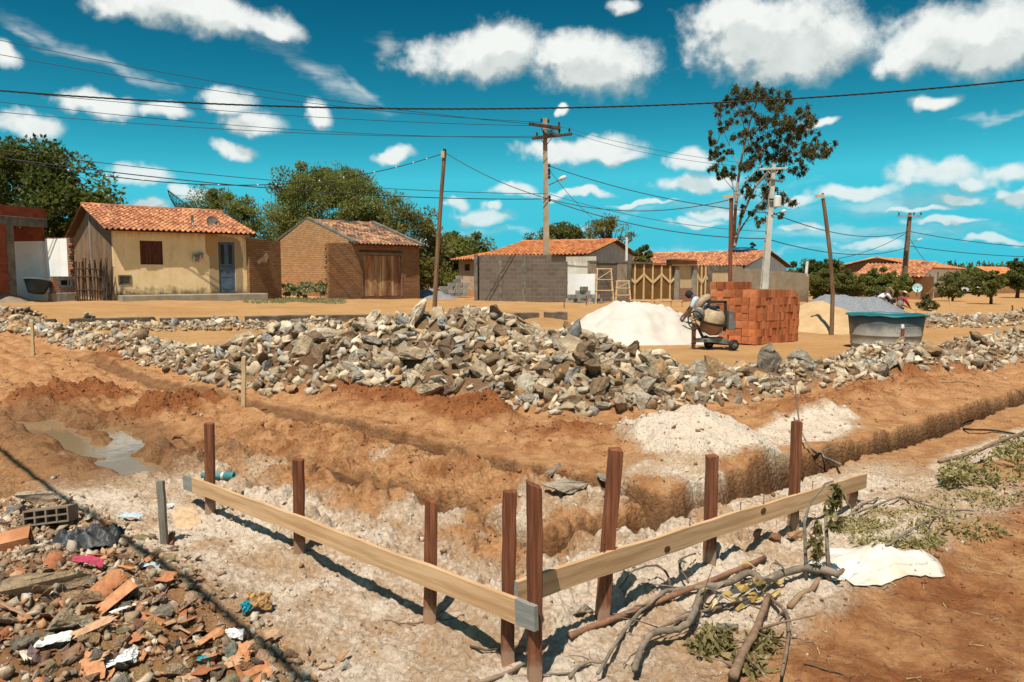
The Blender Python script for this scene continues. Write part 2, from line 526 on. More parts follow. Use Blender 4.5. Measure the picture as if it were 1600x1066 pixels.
def plastermat(name, c1, c2, mold=(0.05, 0.04, 0.03), moldz=0.5, moldamt=0.9, patches=None, top=None, rough=0.9):
    """painted plaster: mottled, damp and mould at the foot (UV v = height), patches = [(u, z, ru, rz, colour)] where paint is missing"""
    m, nt, bs = newmat(name)
    tc = nd(nt, 'TexCoord')
    uv = tc.outputs['UV']
    n1 = nd(nt, 'TexNoise', {'Vector': uv, 'Scale': 1.6, 'Detail': 9.0, 'Roughness': 0.65}).outputs['Fac']
    n2 = nd(nt, 'TexNoise', {'Vector': nd(nt, 'Mapping', {'Vector': uv, 'Scale': (6, 0.8, 1)}).outputs[0], 'Scale': 1.0, 'Detail': 6.0, 'Roughness': 0.6}).outputs['Fac']
    col = mix(nt, sstep(nt, n1, 0.3, 0.7), c1, c2)
    col = mix(nt, math_(nt, 'MULTIPLY', sstep(nt, n2, 0.5, 0.8), 0.35), col, tuple(x * 0.45 for x in c2))
    for (u, z, ru, rz, pc) in (patches or []):
        mp = nd(nt, 'Mapping', {'Vector': uv, 'Location': (u, z, 0), 'Scale': (ru, rz, 1)}, vector_type='TEXTURE').outputs[0]
        s = nd(nt, 'SeparateXYZ', {0: mp})
        a = math_(nt, 'POWER', math_(nt, 'ABSOLUTE', s.outputs[0]), 4.0)
        c = math_(nt, 'POWER', math_(nt, 'ABSOLUTE', s.outputs[1]), 4.0)
        d = math_(nt, 'ADD', math_(nt, 'ADD', a, c), math_(nt, 'MULTIPLY', math_(nt, 'SUBTRACT', n1, 0.5), 1.5))
        col = mix(nt, math_(nt, 'SUBTRACT', 1.0, sstep(nt, d, 0.85, 1.0)), col, pc)
    vz = nd(nt, 'SeparateXYZ', {0: uv}).outputs[1]
    n4 = nd(nt, 'TexNoise', {'Vector': uv, 'Scale': 3.5, 'Detail': 7.0, 'Roughness': 0.7}).outputs['Fac']
    f = math_(nt, 'ADD', vz, math_(nt, 'MULTIPLY', math_(nt, 'SUBTRACT', n4, 0.5), moldz * 2.6))
    col = mix(nt, math_(nt, 'MULTIPLY', math_(nt, 'SUBTRACT', 1.0, sstep(nt, f, moldz * 0.1, moldz)), moldamt), col, mold)
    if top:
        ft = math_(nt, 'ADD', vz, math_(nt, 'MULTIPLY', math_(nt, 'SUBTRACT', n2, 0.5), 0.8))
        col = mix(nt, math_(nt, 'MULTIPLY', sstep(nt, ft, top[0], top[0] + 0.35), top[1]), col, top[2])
    setin(nt, bs.inputs['Base Color'], col)
    bs.inputs['Roughness'].default_value = rough
    bs.inputs['Specular IOR Level'].default_value = 0.2
    nb = nd(nt, 'TexNoise', {'Vector': uv, 'Scale': 18.0, 'Detail': 8.0, 'Roughness': 0.7}).outputs['Fac']
    b = nd(nt, 'Bump', {'Strength': 0.35, 'Distance': 0.015, 'Height': math_(nt, 'ADD', nb, n1)})
    nt.links.new(b.outputs[0], bs.inputs['Normal'])
    return m


def leafmat(name, dark, light, transl=0.3, dry=None):
    m, nt, bs = newmat(name)
    a = nd(nt, 'Attribute', attribute_name='tint').outputs['Fac']
    col = mix(nt, a, dark, light)
    if dry:
        n = nd(nt, 'TexNoise', {'Vector': nd(nt, 'TexCoord').outputs['Object'], 'Scale': 0.8, 'Detail': 4.0}).outputs['Fac']
        col = mix(nt, sstep(nt, n, 0.52, 0.7), col, dry)
    setin(nt, bs.inputs['Base Color'], col)
    bs.inputs['Roughness'].default_value = 0.6
    bs.inputs['Specular IOR Level'].default_value = 0.25
    tr = nd(nt, 'BsdfTranslucent', {'Color': mix(nt, 1.0, col, (1.3, 1.5, 0.6), 'MULTIPLY')})
    ms = nd(nt, 'MixShader', {0: transl, 1: bs.outputs[0], 2: tr.outputs[0]})
    nt.links.new(ms.outputs[0], nt.nodes['Material Output'].inputs['Surface'])
    return m


MT = {}
MT['tile'] = M('roof_tile', (0.52, 0.235, 0.12), (0.40, 0.15, 0.07), 2.5, tint=0.75, bump=0.4, bscale=30, spots=(3.2, 0.64, (0.12, 0.08, 0.055)))
MT['tile_new'] = M('roof_tile_new', (0.56, 0.22, 0.085), (0.44, 0.15, 0.055), 2.5, tint=0.45, bump=0.4, bscale=30, spots=(2.0, 0.68, (0.22, 0.12, 0.07)))
MT['tile_old'] = M('roof_tile_old', (0.44, 0.22, 0.12), (0.24, 0.12, 0.07), 2.0, tint=0.7, bump=0.4, bscale=30, spots=(1.6, 0.5, (0.10, 0.075, 0.055)))
MT['wood_dark'] = M('dark_wood', (0.10, 0.055, 0.03), (0.05, 0.028, 0.017), 6, bump=0.4, stretch=(1, 1, 0.2))
MT['wood_door'] = M('weathered_door_wood', (0.52, 0.32, 0.16), (0.24, 0.085, 0.035), 1.5, tint=0.7, bump=0.4, streak=0.3, stretch=(3, 3, 0.45), spots=(2.4, 0.62, (0.45, 0.20, 0.06)))
MT['stake'] = M('stake_wood', (0.27, 0.100, 0.046), (0.125, 0.042, 0.02), 7, bump=0.6, bscale=14, bdist=0.006, stretch=(7, 7, 0.4), rough=0.8, objcol=True, spots=(3.0, 0.62, (0.30, 0.13, 0.06)), dust=0.09)
MT['stake_grey'] = M('grey_stake_wood', (0.26, 0.22, 0.17), (0.16, 0.13, 0.10), 6, bump=0.4, stretch=(4, 4, 0.5))
MT['pine'] = M('pine_board', (0.64, 0.405, 0.225), (0.45, 0.255, 0.12), 4.0, bump=0.4, bscale=12, bdist=0.004, stretch=(0.45, 9, 9), rough=0.7, spots=(1.6, 0.70, (0.22, 0.10, 0.04)))
MT['pine_end'] = M('weathered_board_end', (0.20, 0.20, 0.19), (0.30, 0.27, 0.22), 4.0, bump=0.3, stretch=(1, 9, 9))
MT['pine_light'] = M('pale_timber', (0.62, 0.44, 0.24), (0.5, 0.32, 0.16), 4, bump=0.2)
MT['bamboo'] = M('pole_wood', (0.24, 0.135, 0.07), (0.13, 0.07, 0.04), 5, bump=0.4, stretch=(3, 3, 0.3))
MT['redpole'] = M('red_pole_wood', (0.26, 0.09, 0.045), (0.15, 0.05, 0.03), 5, bump=0.4, stretch=(3, 3, 0.3))
MT['concrete'] = M('concrete', (0.33, 0.29, 0.24), (0.22, 0.19, 0.155), 3, bump=0.5, bscale=30, streak=0.3)
MT['concrete_dark'] = M('old_concrete', (0.21, 0.18, 0.14), (0.11, 0.09, 0.07), 2.5, bump=0.6, bscale=22, streak=0.4)
MT['kerb'] = M('kerb_concrete', (0.20, 0.15, 0.105), (0.09, 0.065, 0.045), 3.0, bump=0.7, bscale=18, bdist=0.03)
MT['pole_conc'] = M('pole_concrete', (0.42, 0.33, 0.23), (0.30, 0.22, 0.145), 2, bump=0.3, streak=0.3)
MT['pole_white'] = M('pale_pole_concrete', (0.55, 0.53, 0.47), (0.42, 0.39, 0.34), 2, bump=0.3, streak=0.15)
MT['recess'] = M('pole_recess', (0.19, 0.13, 0.085), (0.12, 0.08, 0.05), 3, bump=0.3)
MT['iron'] = M('dark_iron', (0.035, 0.03, 0.028), (0.075, 0.045, 0.03), 8, bump=0.2, rough=0.6, metal=0.4)
MT['rust'] = M('rusty_iron', (0.16, 0.065, 0.03), (0.07, 0.035, 0.02), 8, bump=0.4, rough=0.8)
MT['cable'] = M('cable_rubber', (0.018, 0.016, 0.016), (0.03, 0.026, 0.024), 20, bump=0.2, rough=0.6)
MT['greymetal'] = M('grey_metal', (0.22, 0.215, 0.2), (0.13, 0.12, 0.11), 5, bump=0.2, rough=0.5, metal=0.3)
MT['whitemetal'] = M('white_metal', (0.70, 0.70, 0.66), (0.55, 0.54, 0.5), 4, bump=0.1, rough=0.5)
MT['glass_lens'] = M('lamp_glass', (0.75, 0.75, 0.7), (0.6, 0.6, 0.56), 4, bump=0, rough=0.2)
MT['white_paint'] = M('whitewash', (0.90, 0.88, 0.85), (0.82, 0.79, 0.75), 2, bump=0.3, streak=0.06)
MT['brown_wall'] = M('rough_mud_render', (0.27, 0.17, 0.10), (0.17, 0.10, 0.058), 1.6, bump=0.7, bscale=12, bdist=0.03, streak=0.25)
MT['rebrick'] = brickmat('red_hollow_brick', (0.34, 0.075, 0.03), (0.24, 0.045, 0.02), (0.17, 0.10, 0.07), 0.24, 0.19, 0.012, dirtamt=0.25)
MT['adobe'] = brickmat('old_clay_brick', (0.60, 0.335, 0.155), (0.46, 0.225, 0.095), (0.30, 0.17, 0.085), 0.25, 0.095, 0.014, bump=0.9, base=0.6, dirt=(0.24, 0.12, 0.065), dirtamt=0.35)
MT['adobe2'] = brickmat('brown_clay_brick', (0.36, 0.18, 0.08), (0.26, 0.115, 0.05), (0.20, 0.115, 0.062), 0.25, 0.09, 0.013, bump=0.9, base=0.6, dirt=(0.16, 0.08, 0.045), dirtamt=0.4)
MT['block'] = brickmat('grey_block', (0.165, 0.125, 0.095), (0.12, 0.09, 0.07), (0.20, 0.16, 0.125), 0.42, 0.2, 0.014, bump=0.5, dirt=(0.07, 0.05, 0.04), dirtamt=0.4)
MT['blockunit'] = M('loose_concrete_block', (0.34, 0.32, 0.28), (0.24, 0.22, 0.19), 4, bump=0.5, objcol=True)
MT['stub'] = brickmat('broken_brick', (0.36, 0.11, 0.05), (0.28, 0.08, 0.04), (0.30, 0.24, 0.18), 0.2, 0.09, 0.02, bump=1.0)
MT['hollow'] = M('hollow_clay_brick', (0.60, 0.60, 0.60), (0.42, 0.42, 0.42), 6, bump=0.35, bscale=30, objcol=True)
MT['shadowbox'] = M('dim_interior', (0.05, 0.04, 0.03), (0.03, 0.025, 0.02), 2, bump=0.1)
MT['bark'] = M('bark', (0.10, 0.075, 0.052), (0.055, 0.04, 0.028), 4, bump=0.8, bscale=14, bdist=0.03, stretch=(2, 2, 0.5))
MT['bark_pale'] = M('pale_smooth_bark', (0.30, 0.24, 0.185), (0.18, 0.13, 0.095), 2, bump=0.4, stretch=(2, 2, 0.4))
MT['branch'] = M('cut_branch_bark', (0.26, 0.205, 0.155), (0.14, 0.11, 0.08), 14, bump=0.9, bscale=26, bdist=0.006, objcol=True, spots=(18, 0.62, (0.34, 0.30, 0.25)))
MT['leaf_dark'] = leafmat('dark_leaves', (0.045, 0.060, 0.015), (0.14, 0.15, 0.038), 0.35)
MT['leaf_acacia'] = leafmat('acacia_leaves', (0.085, 0.100, 0.028), (0.27, 0.26, 0.085), 0.4, dry=(0.12, 0.09, 0.035))
MT['leaf_acacia2'] = leafmat('acacia_leaves_brownish', (0.10, 0.098, 0.03), (0.26, 0.22, 0.08), 0.4, dry=(0.12, 0.08, 0.04))
MT['leaf_euc'] = leafmat('eucalyptus_leaves', (0.045, 0.046, 0.017), (0.15, 0.125, 0.046), 0.3)
MT['leaf_bush'] = leafmat('bush_leaves', (0.08, 0.085, 0.022), (0.23, 0.21, 0.065), 0.38, dry=(0.15, 0.10, 0.04))
MT['leaf_grey'] = leafmat('grey_green_leaves', (0.20, 0.20, 0.105), (0.40, 0.37, 0.22), 0.35)
MT['leaf_dry'] = leafmat('drying_leaves', (0.20, 0.165, 0.06), (0.42, 0.34, 0.17), 0.3)
MT['leaf_dry_dark'] = leafmat('withered_leaves', (0.12, 0.10, 0.035), (0.32, 0.25, 0.11), 0.3)

# ------------------------------------------------------------------ the ground: one height field
def _grad(ix, iy, seed, fx, fy):
    h = (ix.astype(np.int64) * 374761393 + iy.astype(np.int64) * 668265263 + seed * 1274126177) & 0xffffffff
    h = ((h ^ (h >> 13)) * 1274126177) & 0xffffffff
    h = h ^ (h >> 16)
    a = h.astype(np.float64) * (2 * math.pi / 4294967296.0)
    return np.cos(a) * fx + np.sin(a) * fy


def gnoise(x, y, seed=0):
    x0, y0 = np.floor(x), np.floor(y)
    fx, fy = x - x0, y - y0
    u, v = fx * fx * fx * (fx * (fx * 6 - 15) + 10), fy * fy * fy * (fy * (fy * 6 - 15) + 10)
    a = _grad(x0, y0, seed, fx, fy)
    b = _grad(x0 + 1, y0, seed, fx - 1, fy)
    c = _grad(x0, y0 + 1, seed, fx, fy - 1)
    d = _grad(x0 + 1, y0 + 1, seed, fx - 1, fy - 1)
    return (a + (b - a) * u + (c - a) * v + (a - b - c + d) * u * v) * 1.5


def fbm(x, y, octs=4, seed=0, gain=0.5, lac=2.03):
    s, amp, f = 0, 1.0, 1.0
    for i in range(octs):
        s = s + amp * gnoise(x * f, y * f, seed + i * 17)
        amp *= gain
        f *= lac
    return s


def billow(x, y, octs=3, seed=0, gain=0.55):
    s, amp, f = 0, 1.0, 1.0
    for i in range(octs):
        s = s + amp * (np.abs(gnoise(x * f, y * f, seed + i * 13)) * 2 - 0.6)
        amp *= gain
        f *= 2.1
    return s


def chunks(x, y, seed=0):
    """cell pattern of broken clods: (distance to the crack between two clods, random height of the clod)"""
    ix, iy = np.floor(x), np.floor(y)
    d1 = np.full(np.shape(x), 9.0)
    d2 = np.full(np.shape(x), 9.0)
    rnd = np.zeros(np.shape(x))
    for dx in (-1, 0, 1):
        for dy in (-1, 0, 1):
            cx, cy = ix + dx, iy + dy
            h = (cx.astype(np.int64) * 73856093 ^ cy.astype(np.int64) * 19349663 ^ (seed * 83492791)) & 0xffffffff
            h = ((h ^ (h >> 15)) * 2246822519) & 0xffffffff
            h = h ^ (h >> 13)
            px, py = cx + (h & 0xffff) / 65536.0, cy + ((h >> 16) & 0xffff) / 65536.0
            d = np.hypot(px - x, py - y)
            n = d < d1
            d2 = np.where(n, d1, np.minimum(d2, d))
            rnd = np.where(n, ((h >> 8) & 0xff) / 255.0, rnd)
            d1 = np.where(n, d, d1)
    return d2 - d1, rnd


def sm(a, b, x):
    t = np.clip((x - a) / (b - a), 0, 1)
    return t * t * (3 - 2 * t)


def segd(x, y, pts):
    """distance to a polyline and position along it (0..1)"""
    best = np.full(np.shape(x), 1e9)
    pos = np.zeros(np.shape(x))
    tot = sum(math.dist(pts[i], pts[i + 1]) for i in range(len(pts) - 1))
    acc = 0.0
    for i in range(len(pts) - 1):
        (x0, y0), (x1, y1) = pts[i], pts[i + 1]
        L = math.dist(pts[i], pts[i + 1])
        t = np.clip(((x - x0) * (x1 - x0) + (y - y0) * (y1 - y0)) / (L * L), 0, 1)
        d = np.hypot(x - x0 - t * (x1 - x0), y - y0 - t * (y1 - y0))
        m = d < best
        best = np.where(m, d, best)
        pos = np.where(m, (acc + t * L) / tot, pos)
        acc += L
    return best, pos


C0 = (0.09, 3.05)                       # corner of the two batter boards
NL, NR = (0.677, 0.735), (-0.640, 0.768)  # across the left board, across the right board (both away from the camera)
HEAP = [(-3.5, 12.6), (-2.0, 12.1), (0.0, 11.3), (1.0, 10.7)]
ROWR = [(1.2, 10.0), (2.6, 9.9), (4.9, 11.4), (8.3, 13.9), (11.0, 16.2), (17.0, 20.5)]
ROWL = [(-4.2, 12.3), (-8.7, 15.6), (-11.9, 17.9), (-14.0, 19.3)]
ROWB = [(-10.5, 18.1), (-5.0, 20.6)]
ROWF = [(13.0, 23.6), (15.5, 24.6), (18.5, 25.6)]
ROWM = [(5.2, 25.2), (7.4, 25.8)]


def ab(x, y):
    return NL[0] * (x - C0[0]) + NL[1] * (y - C0[1]), NR[0] * (x - C0[0]) + NR[1] * (y - C0[1])


def kerb_y(x):
    return 23.9 + 0.5 * np.minimum(x, 0) + 0.05 * np.maximum(x, 0)


def heap_h(x, y):
    """stone heap and the rows of stones laid along the trenches"""
    wob = fbm(x * 0.9, y * 0.9, 3, 91) * 0.28
    d, p = segd(x, y, HEAP)
    d = d + wob
    top = 0.90 + 0.34 * np.exp(-((p - 0.52) / 0.34) ** 2) + 0.18 * fbm(x * 0.8, y * 0.8, 2, 55)
    h = top * np.clip(1 - (np.maximum(d, 0) / 1.85) ** 1.35, 0, 1)
    for pts, rad, ht in ((ROWR, 0.85, 0.42), (ROWL, 0.60, 0.28), (ROWB, 0.5, 0.2), (ROWF, 0.9, 0.42), (ROWM, 0.7, 0.3)):
        d, p = segd(x, y, pts)
        hh = ht * (1 + 0.5 * fbm(x * 0.7, y * 0.7, 2, 31)) * np.clip(1 - (np.maximum(d + wob * 0.8, 0) / rad) ** 1.5, 0, 1)
        h = np.maximum(h, hh)
    return h


MOUND = (1.86, 7.25)
PUD = [(-3.3, 6.5), (-4.3, 7.4), (-5.8, 8.8)]
PUD2 = [(-3.7, 7.35), (-4.6, 8.3)]
PUD_Z = -0.075


def terrain(x, y, want=False):
    x = np.asarray(x, float)
    y = np.asarray(y, float)
    a, b = ab(x, y)
    kd = y - kerb_y(x)
    zs = np.clip(0.7 - 0.021 * (x + 13), -0.4, 0.75)
    w = sm(-1, 5, x)
    kst = 0.30 * (1 - sm(-0.10, 0.02, kd)) * (1 - sm(-0.5, 1.0, x))
    base = (zs - kst) * (sm(-9, -0.4, kd) * (1 - w) + sm(-6, 10, kd) * w) - 0.03 * (1 - w) * sm(-0.2, 0.1, kd)
    wx = x + 0.12 * fbm(x * 2.2, y * 2.2, 3, 3)
    wy = y + 0.12 * fbm(x * 2.2, y * 2.2, 3, 7)
    aw, bw = ab(x + 0.4 * (wx - x), y + 0.4 * (wy - y))
    # where the dirt is dug over / where it is smooth sand
    rowr = 9.7 + 0.735 * (x - 2.5)
    rowl = 12.3 - 0.757 * (x + 4.5)
    sand = sm(-0.3, 0.5, y - np.where(x > 1.0, np.maximum(rowr, 10.6), np.where(x < -4.5, rowl, 13.2)) + 0.25 * fbm(x, y, 2, 12))
    farf = sm(70, 25, y)
    inner = sm(-0.05, 0.35, a) * sm(-0.05, 0.35, b)               # beyond both boards
    nearright = sm(-0.15, -0.6, b) * sm(0.2, 0.6, a)
    nearleft = sm(-0.5, -0.9, a)
    h = base.copy()
    # broad lumps
    h = h + 0.035 * fbm(x * 0.55, y * 0.55, 3, 5) * farf + 0.5 * fbm(x * 0.01, y * 0.01, 2, 15) * sm(60, 160, y)
    rough = (1 - sand)
    u, v = a, b
    ruts = fbm(u * 2.4, v * 0.35, 4, 21)
    left = sm(3.5, 6.0, b) * sm(-1.5, -0.2, a) * (1 - sm(2.3, 3.0, a))
    h = h + rough * (0.055 * ruts * (0.4 * inner + left) + 0.028 * fbm(x * 2.6, y * 2.6, 4, 33))
    cl = billow(x * 3.1, y * 3.1, 5, 41)
    cl2 = np.maximum(fbm(x * 5.0, y * 5.0, 4, 77), 0)
    dug = inner * sm(6.0, 4.8, b) * sm(3.4, 2.2, a) + 0.45 * left
    # trenches
    def trench(d, wd, depth, soft=0.06):
        return -depth * (1 - sm(wd - soft, wd + soft, np.abs(d)))
    e = 0.020 * fbm(x * 2.0, y * 2.0, 2, 61) + 0.014 * fbm(x * 14, y * 14, 2, 62)
    t2 = trench(bw - 1.02 + e, 0.185, 0.42, 0.05) * sm(0.9, 1.15, a) * (0.5 + 0.5 * sm(3.0, 4.6, a))
    t1 = trench(aw - 2.47 + e, 0.13, 0.17, 0.045) * sm(0.85, 1.05, b) * (1 - 0.55 * sm(4, 9, b)) * sm(15, 12, b)
    t3 = trench(aw - 1.25 + e, 0.13, 0.19, 0.05) * sm(0.85, 1.05, b) * sm(4.6, 3.6, b)
    trn = np.minimum(np.minimum(t1, t2), t3)
    keep = 1 - np.clip(-trn / 0.15, 0, 1)
    # spoil banks
    g = lambda d, s: np.exp(-(d / s) ** 2)
    red = g(aw - 3.75, 0.50) * sm(0.7, 2.0, b) * sm(13.5, 11, b)
    red_n = np.clip(red * (0.75 + 0.9 * fbm(x * 0.8, y * 0.8, 3, 44)), 0, 1.4)
    brown = g(bw - 2.35, 0.62) * sm(5.0, 6.4, a) * sm(13.0, 11.0, a)
    brown_n = np.clip(brown * (0.8 + 0.7 * fbm(x * 0.9, y * 0.9, 3, 45)), 0, 1.4)
    mid = g(aw - 1.85, 0.22) * sm(1.2, 1.8, b) * sm(6.5, 5, b) * (0.8 + 1.1 * fbm(x * 1.7, y * 1.7, 3, 46))
    mid2 = g(aw - 0.8, 0.20) * sm(1.3, 1.9, b) * sm(5.5, 4, b) * (0.7 + 1.3 * fbm(x * 1.7, y * 1.7, 3, 47))
    h = h + 0.17 * red_n + 0.22 * brown_n + 0.10 * mid + 0.08 * mid2
    # heaps of spoil left of the trench
    sp = g(np.hypot((aw - 1.6) / 1.3, (bw - 7.6) / 0.8), 0.55) * 0.17 + g(np.hypot((aw - 1.0) / 1.2, (bw - 9.2) / 0.9), 0.6) * 0.20 + g(np.hypot((aw - 3.1), (bw - 13.3) / 1.4), 0.6) * 0.16
    h = h + sp
    clod = dug + 0.8 * np.clip(red_n, 0, 1) + 0.7 * np.clip(brown_n, 0, 1) + 0.6 * np.clip(sp * 8, 0, 1)
    ledge = np.maximum(g(aw - 2.75, 0.38) * sm(1.5, 2.5, b), g(bw - 1.45, 0.30) * sm(4.2, 5.0, a))
    clod = np.clip(clod, 0, 1.2) * rough * (1 - 0.85 * ledge)
    for ra, rw, rd in ((1.62, 0.07, 0.07), (2.02, 0.06, 0.06), (3.05, 0.05, 0.05), (0.72, 0.07, 0.05)):      # wheel ruts along the trench
        h = h - rd * rough * (1 - sm(rw, rw + 0.05, np.abs(aw - ra + 0.05 * np.sin(b * 0.9 + ra * 7)))) * sm(1.6, 2.4, b) * sm(12, 9, b) * (0.5 + 0.5 * sm(-0.3, 0.3, fbm(b * 0.8, ra + 0 * b, 2, 66)))
    crumb = np.zeros(np.shape(h))
    km = (clod * keep > 0.04) & (y < 16)
    if np.any(km):
        qx, qy = x[km] + 0.05 * gnoise(x[km] * 7, y[km] * 7, 301), y[km] + 0.05 * gnoise(x[km] * 7, y[km] * 7, 302)
        e1, r1 = chunks(qx * 4.2, qy * 4.2, 1)
        e2, r2 = chunks(qx * 10.5, qy * 10.5, 2)
        pick = sm(0.45, 0.62, r1 + 0.25 * gnoise(qx * 0.9, qy * 0.9, 303))
        crumb[km] = 0.075 * pick * np.minimum(e1 * 2.6, 1) ** 0.6 * (0.5 + 0.5 * r1) + 0.030 * sm(0.3, 0.6, r2) * np.minimum(e2 * 2.2, 1) ** 0.6
    h = h + keep * clod * (0.022 * cl + 0.02 * cl2 + crumb + 0.012 * billow(x * 9, y * 9, 3, 43) + 0.010 * fbm(x * 17, y * 17, 2, 48))
    # white heap beside the trench, chalky patch behind it
    dm = np.hypot(x - MOUND[0], (y - MOUND[1]) * 0.85) + 0.10 * fbm(x * 1.6, y * 1.6, 3, 71)
    mnd = np.clip(1 - dm / 0.92, 0, 1)
    h = h + 0.46 * mnd ** 1.15 + 0.02 * cl * np.clip(mnd * 3, 0, 1)
    h = h + trn
    # chalky crust by the boards: small lumps
    band = np.maximum(sm(0.95, 0.45, np.abs(a + 0.05)) * sm(5.2, 3.8, b) * sm(-0.9, -0.2, b), sm(0.85, 0.45, np.abs(b - 0.1)) * sm(-0.9, -0.2, a) * sm(5.6, 3.6, a))
    h = h + 0.012 * band * billow(x * 7, y * 7, 4, 81) + 0.012 * band * fbm(x * 16, y * 16, 3, 82)
    # rubble mound in the left corner, small bank with chalk lumps right of the boards
    h = h + 0.22 * np.exp(-(np.hypot((x + 2.6) / 1.25, (y - 3.3) / 1.0)) ** 2) + nearleft * 0.02 * cl
    h = h + 0.10 * g(b + 0.42, 0.22) * sm(0.9, 1.5, a) * sm(4.2, 3.2, a) * (0.7 + fbm(x * 2, y * 2, 3, 83))
    h = h + nearright * (0.006 * fbm(x * 9, y * 9, 3, 84) + 0.012 * np.abs(fbm(x * 3, y * 3, 3, 85)) + 0.004 * billow(x * 22, y * 22, 2, 89))
    # puddle basins
    dp, _ = segd(wx, wy, PUD)
    dp2, _ = segd(wx, wy, PUD2)
    pud = np.maximum(sm(0.34, 0.08, dp + 0.12 * fbm(x * 1.5, y * 1.5, 2, 86)), sm(0.30, 0.06, dp2 + 0.1 * fbm(x * 2, y * 2, 2, 87)))
    h = h * (1 - pud) + pud * (PUD_Z - 0.05 + 0.02 * fbm(x * 1.2, y * 1.2, 2, 88))
    wet = np.maximum(sm(1.1, 0.3, dp), sm(0.7, 0.1, dp2))
    low = (1 - pud) * sm(2.2, 1.0, dp)
    h = np.where((dp < 2.6) & (pud < 0.35), np.maximum(h, PUD_Z + 0.015 + 0.03 * low), h)
    # smooth sand of the street and the lot: wheel marks
    h = h + sand * farf * (0.012 * fbm(x * 1.3, y * 1.3, 4, 95) + 0.006 * fbm(x * 7, y * 7, 3, 96))
    # a pit where the two men work behind the tank
    h = h - 0.42 * sm(1.9, 1.4, np.hypot((x - 17.6) / 1.7, y - 34.7)) - 0.40 * sm(0.75, 0.45, np.hypot(x - 17.95, y - 34.2))
    hp = heap_h(x, y)
    h = h + 0.86 * hp
    if not want:
        return h
    n = fbm(x * 1.1, y * 1.1, 5, 101, 0.6)
    lime = np.clip(band, 0, 1) * (0.44 + 0.50 * sm(-0.6, 0.6, n))
    lime = np.maximum(lime, 0.8 * inner * sm(0.2, 0.4, b) * sm(0.95, 0.8, b) * sm(0.9, 1.3, a) * sm(4.4, 3.6, a) * sm(-0.9, 0.2, n))
    lime = np.maximum(lime, sm(0.06, 0.28, mnd + 0.10 * n))
    pat = g(np.hypot((a - 5.6) / 1.5, (b - 1.75) / 0.6), 0.9)
    lime = np.maximum(lime, 0.85 * sm(0.45, 0.8, pat + 0.22 * n))
    pat = g(np.hypot((a - 6.3) / 2.2, (b - 0.18) / 0.30), 1.0)
    lime = np.maximum(lime, 0.7 * sm(0.45, 0.8, pat + 0.25 * n))
    inn = inner * sm(5.0, 3.4, b) * sm(2.4, 1.6, a) * sm(7, 4, a)
    lime = np.maximum(lime, 0.6 * inn * sm(0.1, 0.9, n + 0.1))
    lime = np.maximum(lime, inner * sm(2.6, 1.6, b) * sm(1.05, 1.25, b) * sm(4.2, 3.0, a) * sm(-0.2, 0.8, n) * 0.7)
    lime = lime * (1 - np.clip(-trn / 0.18, 0, 1) * 0.8) * (1 - 0.75 * nearleft)
    redc = np.clip(0.95 * red_n + 0.55 * brown_n + np.clip(sp * 6, 0, 1) + 0.45 * np.clip(dug * (0.4 + cl), 0, 1), 0, 1)
    redc = np.maximum(redc, nearright * (0.42 + 0.3 * n))
    tw = np.maximum((1 - sm(0.16, 0.25, np.abs(bw - 1.02 + e))) * sm(0.9, 1.15, a) * sm(2.0, 4.6, a), 0.6 * (1 - sm(0.13, 0.2, np.abs(aw - 2.47 + e))) * sm(0.85, 1.05, b) * sm(15, 12, b))
    wetc = np.clip(np.maximum(np.maximum(0.55 * wet, tw), np.clip(-trn / 0.16, 0, 1) * 0.8), 0, 1) + 0.25 * clod * np.clip(cl2 * 1.5, 0, 1)
    return h, lime, np.clip(sand, 0, 1), redc, np.clip(wetc, 0, 1), np.maximum(np.clip(hp * 4, 0, 1), 0.5 * nearleft * sm(0.3, 1.0, np.clip(0.6 - a, 0, 2)))


def H1(x, y):
    return float(terrain(np.array([x]), np.array([y]))[0])


_T = np.geomspace(1.8, 60, 420)


def G(px, py):
    """the point of the ground seen at a pixel of the photograph"""
    d = ray(px, py)
    X, Y, Z = d.x * _T, d.y * _T, CAMZ + d.z * _T
    under = np.nonzero(Z < terrain(X, Y))[0]
    if len(under) == 0:
        t = _T[-1]
    else:
        i = max(int(under[0]), 1)
        lo, hi = _T[i - 1], _T[i]
        for _ in range(3):
            ts = np.linspace(lo, hi, 12)
            k = np.nonzero(CAMZ + d.z * ts < terrain(d.x * ts, d.y * ts))[0]
            k = max(int(k[0]), 1) if len(k) else 11
            lo, hi = ts[k - 1], ts[k]
        t = (lo + hi) / 2
    return Vector((d.x * t, d.y * t, CAMZ + d.z * t))


def GV(px, py):
    """many pixels at once (fixed-point search)"""
    px, py = np.asarray(px, float), np.asarray(py, float)
    a, b = (px - 800) / F, (533 - py) / F
    cp, sp_ = math.cos(PITCH), math.sin(PITCH)
    dx, dy, dz = a, cp + sp_ * b, -sp_ + cp * b
    t = -CAMZ / dz
    for _ in range(10):
        h = terrain(dx * t, dy * t)
        t = 0.4 * t + 0.6 * (h - CAMZ) / dz
    return np.stack([dx * t, dy * t, terrain(dx * t, dy * t)], -1)


